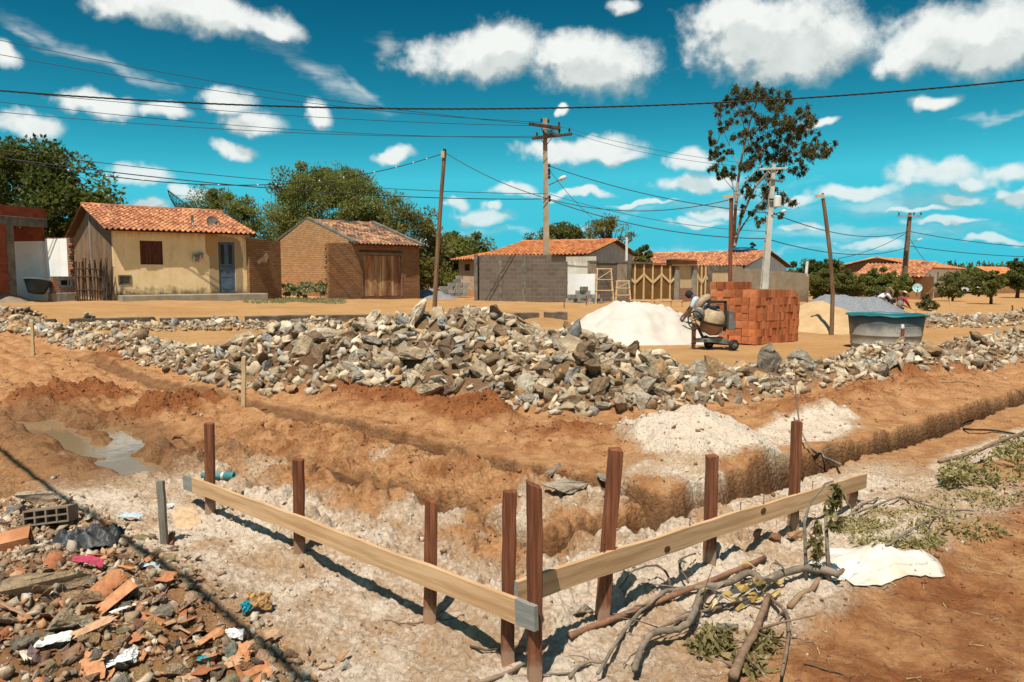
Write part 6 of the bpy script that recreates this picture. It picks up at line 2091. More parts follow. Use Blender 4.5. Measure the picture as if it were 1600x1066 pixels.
def build_stones():
    rng = np.random.default_rng(77)
    # candidates on the heap and the rows
    def sample(n, bx):
        x = rng.uniform(bx[0], bx[1], n)
        y = rng.uniform(bx[2], bx[3], n)
        return x, y
    xs, ys = [], []
    for bx, n in (((-7.5, 2.8, 8.8, 15.0), 22000), ((0.5, 18, 9, 21.5), 30000), ((-15, -4, 12, 21.0), 16000), ((-12, -4, 17.0, 21.5), 5000), ((11.5, 19.5, 22, 27), 6000), ((4.3, 8.5, 24, 27), 4000)):
        x, y = sample(n, bx)
        xs.append(x)
        ys.append(y)
    x, y = np.concatenate(xs), np.concatenate(ys)
    hp = heap_h(x, y)
    ok = hp > 0.02
    x, y, hp = x[ok], y[ok], hp[ok]
    z = terrain(x, y)
    n = len(x)
    heapd, _ = segd(x, y, HEAP)
    big = heapd < 2.3
    order = rng.permutation(n)
    grid = {}
    keep, size = [], []
    tiers = rng.random(n)
    for i in order:
        h = hp[i]
        if big[i]:
            s = 0.42 + 0.24 * rng.random() if tiers[i] < 0.03 else (0.29 + 0.18 * rng.random() if tiers[i] < 0.26 else 0.15 + 0.19 * rng.random() ** 1.3)
        else:
            s = 0.40 + 0.26 * rng.random() if tiers[i] < 0.02 else (0.25 + 0.16 * rng.random() if tiers[i] < 0.15 else 0.09 + 0.15 * rng.random() ** 1.4)
        if h < 0.07 and s > 0.3:
            s *= 0.6
        c = (int(x[i] / 0.6), int(y[i] / 0.6))
        good = True
        for dx in (-1, 0, 1):
            for dy in (-1, 0, 1):
                for (k, sk) in grid.get((c[0] + dx, c[1] + dy), ()):
                    if (x[k] - x[i]) ** 2 + (y[k] - y[i]) ** 2 < (0.19 * (s + sk)) ** 2:
                        good = False
                        break
                if not good:
                    break
            if not good:
                break
        if good:
            grid.setdefault(c, []).append((i, s))
            keep.append(i)
            size.append(s)
    keep = np.array(keep)
    size = np.array(size)
    x, y, z, hp = x[keep], y[keep], z[keep], hp[keep]
    # the biggest in view become things of their own
    app = size / y
    app[(size < 0.10)] = 0
    cand = np.argsort(-app)[:620]
    vis = []
    for i in cand:
        t = np.linspace(0.35, 0.985, 26)
        zz = CAMZ + (z[i] + 0.35 * size[i] - CAMZ) * t
        px, py = to_px((x[i], y[i], z[i]))
        if -20 < px < 1620 and np.all(zz > terrain(x[i] * t, y[i] * t) - 0.03):
            vis.append(i)
        if len(vis) >= 192:
            break
    vis = set(vis)
    ci = rng.choice(len(PAL), len(x), p=PALP)
    val = rng.uniform(0.75, 1.2, len(x))
    rows = {}
    for i in sorted(vis):
        me = ROCK_HI[rng.integers(0, len(ROCK_HI))]
        o = link_mesh('stone', me)
        s = size[i]
        o.location = (x[i], y[i], z[i] + 0.10 * s)
        o.rotation_euler = (rng.normal(0, 0.6), rng.normal(0, 0.55), rng.uniform(0, 6.28))
        o.scale = (s, s * rng.uniform(0.85, 1.15), s * rng.uniform(0.85, 1.25))
        nm, c = PAL[ci[i]]
        o.color = (*[q * val[i] for q in c], 1)
        px, py = to_px((x[i], y[i], z[i]))
        dh, _ = segd(np.array([x[i]]), np.array([y[i]]), HEAP)
        if dh[0] < 2.2 and px < 985:
            where = 'on the crest of the big heap' if hp[i] > 0.72 else ('halfway up the big heap' if hp[i] > 0.32 else 'at the foot of the big heap')
            grp = 'stones of the big heap'
        elif px >= 940 and y[i] < 21.5 and px < 1700 and not (y[i] > 22):
            where = 'in the row right of the big heap'
            grp = 'stones of the right row'
        elif y[i] > 22:
            where = 'in the far row behind the water tank'
            grp = 'stones of the far row'
        elif y[i] > 17.3 and px > 200:
            where = 'in the thin row along the kerb'
            grp = 'stones along the kerb'
        else:
            where = 'in the row left of the big heap'
            grp = 'stones of the left row'
        sz = 'large' if s > 0.34 else ('medium' if s > 0.21 else 'small')
        rows.setdefault((sz, nm, where, grp), []).append((px, o))
    for (sz, nm, where, grp), lst in rows.items():
        lst.sort(key=lambda q: q[0])
        for k, (px, o) in enumerate(lst):
            lab = '%s %s stone %s' % (sz, nm, where)
            if len(lst) > 1:
                lab += ', %s such from left' % ordinal(k + 1) if k < len(lst) - 1 else ', rightmost such'
            tag(o, lab, 'stone', grp)
    rest = np.array([i for i in range(len(x)) if i not in vis])
    pos = np.stack([x[rest], y[rest], z[rest] + 0.06 * size[rest]], 1)
    cols = np.array([c for _, c in PAL])[ci[rest]] * val[rest][:, None]
    scatter('stone_rubble', pos, size[rest], cols, RAW_LO, MT['stone_stuff'], 0.65, 0.25, rng)
    # second layer of small stones tucked between
    m = 7000
    k = rng.integers(0, len(x), m)
    xx, yy = x[k] + rng.normal(0, 0.16, m), y[k] + rng.normal(0, 0.16, m)
    hh = heap_h(xx, yy)
    g = hh > 0.005
    xx, yy = xx[g], yy[g]
    zz = terrain(xx, yy)
    sz = 0.05 + 0.15 * rng.random(len(xx)) ** 2
    cc = np.array([c for _, c in PAL])[rng.choice(len(PAL), len(xx), p=PALP)] * rng.uniform(0.7, 1.1, (len(xx), 1))
    scatter('small_stone_rubble', np.stack([xx, yy, zz + 0.1 * sz], 1), sz, cc, RAW_LO, MT['stone_stuff'], 0.6, 0.2, rng)


build_stones()

# ------------------------------------------------------------------ clods and chalk crumbs on the dug ground
MT['clod'] = M('clod_surface', (1, 1, 1), (0.7, 0.68, 0.66), 9, bump=0.7, bscale=40, bdist=0.02, attr=True)


def build_clods():
    rng = np.random.default_rng(5)
    n = 90000
    # more points where they show larger: sample in screen-like density (log depth)
    y = np.exp(rng.uniform(math.log(2.2), math.log(14), n))
    x = y * rng.uniform(-0.78, 0.78, n)
    h, lime, sand, red, wet, st = terrain(x, y, True)
    a, b = ab(x, y)
    dens = np.clip(0.10 + 0.6 * red + 0.20 * lime + 0.25 * fbm(x * 1.3, y * 1.3, 3, 9), 0, 1) * (1 - sand) * (1 - 0.8 * st)
    flat = sm(-0.5, -0.9, b) * sm(0.2, 0.6, a)
    dens = dens * (1 - flat) + 0.20 * flat * (1 - sand)
    pd, _ = segd(x, y, PUD)
    ok = (rng.random(n) < dens) & (h > PUD_Z + 0.03) & (pd > 0.5)
    x, y, h, lime, red, wet = x[ok], y[ok], h[ok], lime[ok], red[ok], wet[ok]
    m = len(x)
    s = (0.004 + 0.036 * rng.random(m) ** 9 + 0.0014 * y) * (1 + 0.4 * red)
    big = rng.random(m) < 0.012
    s = s * (0.55 + 0.45 * sm(2.5, 6, y))
    s = np.where(big, s + 0.012 + 0.06 * rng.random(m) * sm(3.5, 6, y), s)
    soil = np.array([0.36, 0.19, 0.095]) * rng.uniform(0.7, 1.15, (m, 1))
    redc = np.array([0.25, 0.085, 0.03]) * rng.uniform(0.75, 1.25, (m, 1))
    wht = np.array([0.64, 0.52, 0.40]) * rng.uniform(0.75, 1.08, (m, 1))
    c = soil + (redc - soil) * np.clip(red * 1.4, 0, 1)[:, None]
    iw = rng.random(m) < np.clip(lime * 1.15, 0.02, 0.85)
    c = np.where(iw[:, None], wht, c)
    c = c * (1 - 0.45 * wet[:, None])
    scatter('soil_clods', np.stack([x, y, h + 0.12 * s], 1), s, c, LUMPS, MT['clod'], 0.6, 0.25, rng)


build_clods()

# ------------------------------------------------------------------ trees and bushes
def leaf_mesh(name, C, mat, n_per, size, rng, radii, tints, elong=2.2, droop=0.0, flat=0.75, up=0.5, soft=False):
    """C clump centres; each clump holds n_per leaf blades of diamond shape"""
    N = len(C) * n_per
    ci = np.repeat(np.arange(len(C)), n_per)
    d = rng.normal(size=(N, 3))
    d /= np.linalg.norm(d, axis=1)[:, None]
    rad = np.abs(rng.normal(0, 0.48, N)) if soft else rng.random(N) ** (1 / 2.2)
    off = d * rad[:, None] * radii[ci][:, None]
    off[:, 2] *= flat
    p = C[ci] + off
    ax = d + rng.normal(size=(N, 3)) * 0.7
    ax[:, 2] -= droop
    ax /= np.linalg.norm(ax, axis=1)[:, None]
    nrm = rng.normal(size=(N, 3)) * 0.7 + np.array([0, 0, up])
    sd = np.cross(ax, nrm)
    sd /= (np.linalg.norm(sd, axis=1)[:, None] + 1e-9)
    L = size * rng.uniform(0.6, 1.35, N)[:, None]
    W_ = L / elong
    V = np.stack([p - ax * L / 2, p + sd * W_ / 2, p + ax * L / 2, p - sd * W_ / 2], 1).reshape(-1, 3)
    Fq = np.arange(N * 4).reshape(-1, 4)
    t = np.clip(tints[ci] + rng.normal(0, 0.16, N), 0, 1)
    return np_mesh(name, V, Fq, mat, tint=np.repeat(t, 4))


def tree(label, Y, boxes, base_px, mat, bark='bark', n_clump=60, n_leaf=160, size=0.16, cat='tree', name='tree', seed=1, trunk_r=0.22, elong=2.2, droop=0.0, up=0.5,
         clump_k=0.26, group=None, branches=14, depth_k=0.85, shell=0.45, fork=0.35, base=None):
    rng = np.random.default_rng(seed)
    b = P(base_px[0], base_px[1], Y)
    b.z = H1(b.x, b.y)
    t = thing(name, label, cat, b, 0, group)
    C, rads, tint = [], [], []
    vol = []
    for (x0, y0, x1, y1) in boxes:
        vol.append((x1 - x0) * (y1 - y0))
    for k, (x0, y0, x1, y1) in enumerate(boxes):
        c = P((x0 + x1) / 2, (y0 + y1) / 2, Y)
        rx, rz = (x1 - x0) / 2 / F * Y, (y1 - y0) / 2 / F * Y
        ry = rx * depth_k
        m = max(4, int(n_clump * vol[k] / sum(vol)))
        d = rng.normal(size=(m, 3))
        d /= np.linalg.norm(d, axis=1)[:, None]
        r = (shell + (1 - shell) * rng.random(m) ** 0.6) * (1 + 0.10 * rng.normal(size=m))
        q = d * r[:, None] * np.array([rx, ry, rz]) * 0.93
        C.append(q + np.array([c.x - b.x, c.y - b.y, c.z - b.z]))
        rads.append(clump_k * min(rx, rz * 1.3) * rng.uniform(0.6, 1.45, m))
        tint.append(rng.uniform(0.15, 0.85, m))
    C, rads, tint = np.vstack(C), np.concatenate(rads), np.concatenate(tint)
    C[:, 2] = np.maximum(C[:, 2], 0.12)
    cr = bpy.data.objects.new('crown', leaf_mesh('crown', C, mat, n_leaf, size, rng, rads, tint, elong, droop, 0.75, up))
    COL.objects.link(cr)
    cr.parent = t
    # trunk and limbs
    mb = MB()
    top = Vector(C.mean(0))
    fz = max(0.3, top.z * fork)
    fk = Vector((top.x * 0.25, top.y * 0.25, fz))
    mb.tube([(0, 0, -0.3), (fk.x * 0.3 + 0.03, fk.y * 0.3, fz * 0.5), fk], [trunk_r * 1.15, trunk_r, trunk_r * 0.85], 8, jit=0.08)
    for k in rng.choice(len(C), min(branches, len(C)), replace=False):
        e = Vector(C[k])
        mid = fk.lerp(e, 0.5) + Vector((rng.normal() * 0.2, rng.normal() * 0.2, abs(rng.normal()) * 0.25))
        mb.tube([fk, fk.lerp(mid, 0.5) + Vector((0, 0, 0.1)), mid, e], [trunk_r * 0.6, trunk_r * 0.42, trunk_r * 0.25, trunk_r * 0.07], 6, jit=0.08)
    mb.build('trunk', MT[bark], t)
    return t


tree('big dark green tree behind the unfinished building at the left edge', 40, [(-70, 232, 170, 400), (-60, 226, 120, 330), (70, 280, 172, 420), (-40, 330, 120, 440)], (40, 455), MT['leaf_dark'], n_clump=170, n_leaf=220, size=0.25, clump_k=0.30, seed=3, trunk_r=0.3, elong=1.9)
tree('wide domed feathery green tree, tallest of those behind the garage', 50, [(390, 268, 628, 385), (420, 256, 605, 330), (395, 330, 520, 440), (500, 320, 632, 430)], (505, 455), MT['leaf_acacia'], n_clump=260, n_leaf=330, size=0.19, clump_k=0.30, seed=4, trunk_r=0.35, elong=2.8, up=0.8)
tree('lower feathery tree with sparse twiggy top behind the yellow house roof', 45, [(262, 300, 430, 372), (300, 296, 400, 345), (330, 340, 450, 450)], (350, 455), MT['leaf_acacia'], n_clump=130, n_leaf=240, size=0.18, clump_k=0.33, seed=5, elong=3.0, up=0.8, branches=34, trunk_r=0.25)
tree('brownish green bushy tree between the garage roof and the tall thin pole', 46, [(588, 322, 690, 420), (600, 360, 700, 462)], (640, 458), MT['leaf_acacia2'], n_clump=110, n_leaf=210, size=0.22, clump_k=0.32, seed=6, elong=2.8, up=0.8)
tree('broad green tree to the right of the tall thin pole', 52, [(662, 362, 782, 430), (680, 358, 760, 410), (665, 400, 775, 466)], (720, 460), MT['leaf_acacia'], n_clump=110, n_leaf=220, size=0.24, clump_k=0.32, seed=7, elong=2.6, up=0.8)
tree('rounded green tree behind the left part of the white house roof', 56, [(815, 350, 935, 420), (840, 347, 910, 390)], (870, 455), MT['leaf_bush'], n_clump=90, n_leaf=150, size=0.22, seed=8)
tree('scraggly dark tree with bare twigs above the white house gable', 54, [(908, 340, 990, 400), (925, 337, 975, 370)], (950, 455), MT['leaf_acacia2'], n_clump=70, n_leaf=70, size=0.2, seed=9, branches=40, elong=3)
tree('bright green shrubby tree between the white house and the long house', 44, [(985, 384, 1024, 425), (995, 380, 1015, 410)], (1004, 455), MT['leaf_bush'], n_clump=40, n_leaf=130, size=0.18, seed=10, trunk_r=0.12)
tree('small dark tuft of a tree beside the blue roof tank', 62, [(1168, 376, 1184, 402), (1171, 382, 1182, 420)], (1176, 450), MT['leaf_dark'], n_clump=20, n_leaf=60, size=0.24, seed=11, trunk_r=0.1)
tree('dark low tree just right of the transformer pole behind the gable', 60, [(1192, 393, 1216, 425)], (1204, 450), MT['leaf_dark'], n_clump=20, n_leaf=80, size=0.24, seed=12, trunk_r=0.12)
tree('tree with dark crown far behind the bushes by the short white post', 66, [(1238, 404, 1318, 450), (1268, 402, 1308, 430)], (1285, 455), MT['leaf_dark'], n_clump=50, n_leaf=120, size=0.28, seed=13)
for i, (bx, by, lb, mt) in enumerate((([(1262, 418, 1310, 472)], (1288, 468), 'olive bush at the right end of the gate wall', 'leaf_bush'),
                                  ([(1300, 420, 1352, 472)], (1326, 468), 'olive bush behind the bent pole', 'leaf_bush'),
                                  ([(1340, 418, 1398, 470)], (1366, 468), 'dense green bush left of the two straw hatted men', 'leaf_acacia'),
                                  ([(1378, 425, 1422, 468)], (1402, 466), 'shaded green bush behind the two straw hatted men', 'leaf_acacia'))):
    tree(lb, 48 + i, bx, by, MT[mt], n_clump=70, n_leaf=240, size=0.15, cat='bush', name='bush', seed=20 + i, trunk_r=0.06, shell=0.3, fork=0.15, group='bushes right of the gate wall')
tree('weeping green tree in front of the white orange house', 56, [(1462, 428, 1512, 466), (1470, 424, 1500, 450)], (1487, 468), MT['leaf_bush'], n_clump=60, n_leaf=130, size=0.22, seed=30, droop=1.2, trunk_r=0.12, elong=3.2)
tree('round olive tree standing alone on the open ground, its shadow under it', 50, [(1518, 432, 1572, 463), (1528, 425, 1566, 450)], (1548, 475), MT['leaf_bush'], n_clump=60, n_leaf=140, size=0.2, seed=31, trunk_r=0.1, fork=0.5)
tree('dark tree at the right edge before the ochre yard wall', 68, [(1568, 412, 1625, 455), (1572, 405, 1600, 435)], (1589, 463), MT['leaf_dark'], n_clump=60, n_leaf=140, size=0.26, seed=32, trunk_r=0.16, fork=0.45)
for i, (x0, x1, y0) in enumerate(((1500, 1545, 424), (1530, 1585, 424), (1480, 1520, 428), (1590, 1680, 420))):
    tree(('farthest green tree just right of the white orange house roof', 'farthest green tree behind the lone olive tree', 'small far tree over the parked white car', 'far tree at the very right edge behind the dark one')[i], 88 + 3 * i, [(x0, y0, x1, 456)], ((x0 + x1) / 2, 456), MT['leaf_dark' if i % 2 else 'leaf_bush'],
         n_clump=50, n_leaf=110, size=0.34, seed=40 + i, trunk_r=0.15, group='far trees on the right')

# distant scrub that closes the horizon
rng_ = np.random.default_rng(9)
m_ = 900
an = rng_.uniform(-0.75, 0.75, m_)
rr_ = rng_.uniform(150, 230, m_)
Cx = np.stack([rr_ * np.sin(an), rr_ * np.cos(an), np.zeros(m_)], 1)
Cx[:, 2] = terrain(Cx[:, 0], Cx[:, 1]) + rng_.uniform(0.5, 3.0, m_)
o = bpy.data.objects.new('distant_scrub', leaf_mesh('distant_scrub', Cx, MT['leaf_dark'], 60, 0.9, rng_, rng_.uniform(1.5, 3.5, m_), rng_.uniform(0.2, 0.9, m_), 1.8))
COL.objects.link(o)
tag(o, kind='stuff')

# tall thin eucalyptus
YE = 58.0
eb = P(1147, 440, YE)
eb.z = H1(eb.x, eb.y)
eu = thing('eucalyptus_tree', 'tall slender tree with pale forked stems and drooping dark leaves', 'tree', eb)
rl = lambda px, py, dy=0.0: P(px, py, YE + dy) - eb
stems = [([(1147, 440), (1146, 380), (1149, 330), (1153, 285), (1160, 240), (1172, 190), (1186, 150)], 0.17),
         ([(1148, 385), (1158, 340), (1178, 295), (1205, 262), (1228, 232), (1244, 205)], 0.13),
         ([(1149, 372), (1166, 345), (1186, 318), (1205, 300)], 0.08), ([(1147, 345), (1150, 315), (1165, 285), (1186, 262), (1194, 235)], 0.10),
         ([(1150, 320), (1144, 285), (1128, 255), (1120, 225)], 0.05), ([(1156, 262), (1140, 228), (1124, 190)], 0.05),
         ([(1222, 240), (1250, 238), (1275, 240), (1295, 232)], 0.06), ([(1166, 215), (1190, 200), (1212, 180), (1225, 160)], 0.06),
         ([(1166, 215), (1158, 180), (1150, 152)], 0.045), ([(1205, 262), (1225, 262), (1248, 268)], 0.04), ([(1149, 300), (1136, 285), (1128, 275)], 0.03),
         ([(1178, 295), (1200, 290), (1225, 300), (1236, 316)], 0.04), ([(1160, 350), (1180, 340), (1192, 350)], 0.025), ([(1240, 210), (1258, 205), (1265, 190)], 0.04)]
mb = MB()
rgE = np.random.default_rng(21)
for pts, r in stems:
    p = [rl(a, b, rgE.normal() * 0.5) for a, b in pts]
    n = len(p)
    mb.tube(p, [r * (1 - 0.75 * i / (n - 1)) for i in range(n)], 7, jit=0.1)
cl = [(1150, 152, 20), (1172, 146, 16), (1190, 147, 20), (1205, 165, 18), (1225, 160, 18), (1120, 178, 14), (1132, 200, 11), (1160, 182, 18), (1185, 192, 20), (1215, 188, 25), (1240, 183, 20), (1255, 203, 20), (1265, 190, 12),
      (1290, 234, 17), (1270, 240, 16), (1255, 240, 15), (1240, 218, 21), (1225, 245, 23), (1250, 265, 13), (1205, 225, 18), (1180, 228, 19), (1195, 250, 20), (1170, 258, 15), (1215, 268, 17), (1155, 215, 12), (1114, 240, 10),
      (1120, 225, 11), (1125, 250, 12), (1115, 262, 9), (1135, 270, 12), (1125, 276, 9), (1150, 265, 13), (1180, 288, 17), (1165, 300, 13), (1200, 300, 19), (1196, 320, 16), (1220, 308, 13), (1235, 316, 11), (1180, 334, 11), (1160, 330, 8),
      (1190, 350, 9), (1222, 338, 6), (1111, 215, 8), (1276, 216, 11), (1299, 231, 9), (1138, 160, 12), (1135, 235, 9), (1210, 205, 15), (1232, 205, 14), (1190, 272, 12), (1172, 205, 12)]
C, rads, tint = [], [], []
for (px, py, r) in cl:
    c = rl(px, py, rgE.normal() * 1.2)
    for k in range(max(5, int(r / 1.6))):
        d = rgE.normal(size=3) * r / F * YE * 0.50
        C.append((c.x + d[0], c.y + d[1], c.z + d[2] * 0.9))
        rads.append(r / F * YE * rgE.uniform(0.26, 0.46))
        tint.append(rgE.uniform(0.1, 0.8))
    st_, _r = stems[rgE.integers(0, 2)]
    # twig to the nearest stem point
    best = min((s_p for s_, _q in stems for s_p in s_), key=lambda s_p: math.hypot(s_p[0] - px, s_p[1] - py) + (0 if s_p[1] > py - 5 else 30))
    a_ = rl(best[0], best[1])
    mb.tube([a_, a_.lerp(c, 0.5) + Vector((0, 0, 0.2)), c], [0.035, 0.022, 0.01], 5)
mb.build('trunk', MT['bark_pale'], eu)
cr = bpy.data.objects.new('crown', leaf_mesh('crown', np.array(C), MT['leaf_euc'], 125, 0.25, rgE, np.array(rads), np.array(tint), 3.8, 1.1, 1.1, 0.1, True))
COL.objects.link(cr)
cr.parent = eu

# grey green weeds between the yellow house and the garage
for i, (px, py, w, h, lb) in enumerate(((452, 462, 13, 20, 'leftmost low weed bush by the brown brick wall'), (478, 463, 17, 26, 'grey green weed bush in the middle of the gap before the garage side'),
                                     (500, 463, 14, 25, 'weed bush against the left side of the garage'), (465, 464, 12, 16, 'small weed tuft between the two larger weed bushes'))):
    tree(lb, 34.0 + 0.3 * i, [(px - w, py - h, px + w, py)], (px, py), MT['leaf_grey'], n_clump=22, n_leaf=60, size=0.12, cat='weed bush', name='weed_bush', seed=60 + i, trunk_r=0.015, shell=0.2, fork=0.1, branches=8, group='weeds beside the garage')
# dead brush heap on the right
tree('heap of dry grey brushwood behind the teal rimmed tank', 36, [(1432, 468, 1466, 486), (1440, 460, 1456, 480)], (1448, 487), MT['leaf_dry_dark'], n_clump=40, n_leaf=60, size=0.16, cat='brush heap', name='brush_heap', seed=66, trunk_r=0.03, shell=0.2, fork=0.1, branches=30)

# thin grass on the verge
gp = []
for px0, px1, py0, py1, n in ((430, 540, 462, 472, 900), (380, 455, 466, 474, 300)):
    for _ in range(n):
        gp.append((random.uniform(px0, px1), random.uniform(py0, py1)))
arr = []
for (px, py) in gp:
    Y = 31 + (470 - py) * 0.5
    p = P(px, py, Y)
    arr.append((p.x, p.y))
arr = np.array(arr)
zz = terrain(arr[:, 0], arr[:, 1])
o = bpy.data.objects.new('verge_grass', leaf_mesh('verge_grass', np.column_stack([arr, zz + 0.02]), MT['leaf_grey'], 5, 0.10, RNG, np.full(len(arr), 0.09), RNG.uniform(0.1, 0.6, len(arr)), 4.0, -1.0, 0.4))
COL.objects.link(o)
tag(o, kind='stuff')

# far white dish, parked car
MT['dishteal'] = M('pale_teal_dish', (0.42, 0.62, 0.60), (0.34, 0.52, 0.50), 3, bump=0.05)
dish('satellite_dish', 'round pale teal dish on a short post before the white orange house', P(1433, 450, 50), R(195), R(12), 0.30, MT['dishteal'], P(1432.5, 462, 50.2))
cp = P(1513, 455.5, 84)
cz = H1(cp.x, cp.y)
car = thing('parked_car', 'small white car parked far off under the right trees', 'car', (cp.x, cp.y, cz), R(10))
bo = MB().prism([(-1.9, 0.3), (1.9, 0.3), (1.95, 0.75), (1.2, 0.85), (0.6, 1.38), (-1.1, 1.42), (-1.75, 0.9), (-1.95, 0.8)], -0.8, 0.8).build('body', MT['whitemetal'], car, bevel=0.06, seg=2)
MB().prism([(0.45, 0.88), (1.0, 0.88), (0.52, 1.30), (-1.0, 1.34), (-1.5, 0.9)][::1], -0.815, 0.815).build('window', MT['iron'], car)
for x in (-1.2, 1.25):
    for y in (-0.75, 0.75):
        MB().lathe([(0.001, -0.1), (0.28, -0.1), (0.32, -0.06), (0.32, 0.06), (0.28, 0.1), (0.001, 0.1)], 16, Matrix.Translation((x, y, 0.32)) @ Matrix.Rotation(R(90), 4, 'X')).build('wheel', MT['cable'], car)

# ------------------------------------------------------------------ people
def skin_obj(name, V, E, Rd, mat, parent, sub=2, root=0):
    me = bpy.data.meshes.new(name)
    me.from_pydata([tuple(v) for v in V], E, [])
    o = bpy.data.objects.new(name, me)
    COL.objects.link(o)
    o.parent = parent
    me.materials.append(mat)
    sk = o.modifiers.new('skin', 'SKIN')
    sk.use_smooth_shade = True
    lay = me.skin_vertices[0].data if me.skin_vertices else None
    if lay is None:
        bm = bmesh.new()
        bm.from_mesh(me)
        bm.verts.layers.skin.verify()
        bm.to_mesh(me)
        bm.free()
        lay = me.skin_vertices[0].data
    for i, r in enumerate(Rd):
        lay[i].radius = (r, r) if not isinstance(r, tuple) else r
        lay[i].use_root = (i == root)
    ss = o.modifiers.new('sub', 'SUBSURF')
    ss.levels = sub
    ss.render_levels = sub
    return o


MT['skin'] = M('brown_skin', (0.16, 0.075, 0.045), (0.13, 0.06, 0.036), 3, bump=0, rough=0.6)
MT['straw'] = M('straw_hat', (0.66, 0.52, 0.33), (0.55, 0.41, 0.24), 20, bump=0.4, bscale=60)
cloth = lambda n, c: M(n, c, tuple(x * 0.8 for x in c), 6, bump=0.3, bscale=14)
MT['c_grey'] = cloth('grey_shirt', (0.22, 0.21, 0.21))
MT['c_red'] = cloth('red_sleeve', (0.40, 0.035, 0.05))
MT['c_white'] = cloth('white_shirt', (0.62, 0.63, 0.66))
MT['c_dark'] = cloth('dark_shirt', (0.025, 0.022, 0.028))
MT['c_jeans'] = cloth('jeans', (0.05, 0.075, 0.12))
MT['c_blue'] = cloth('pale_blue_shirt', (0.50, 0.58, 0.64))


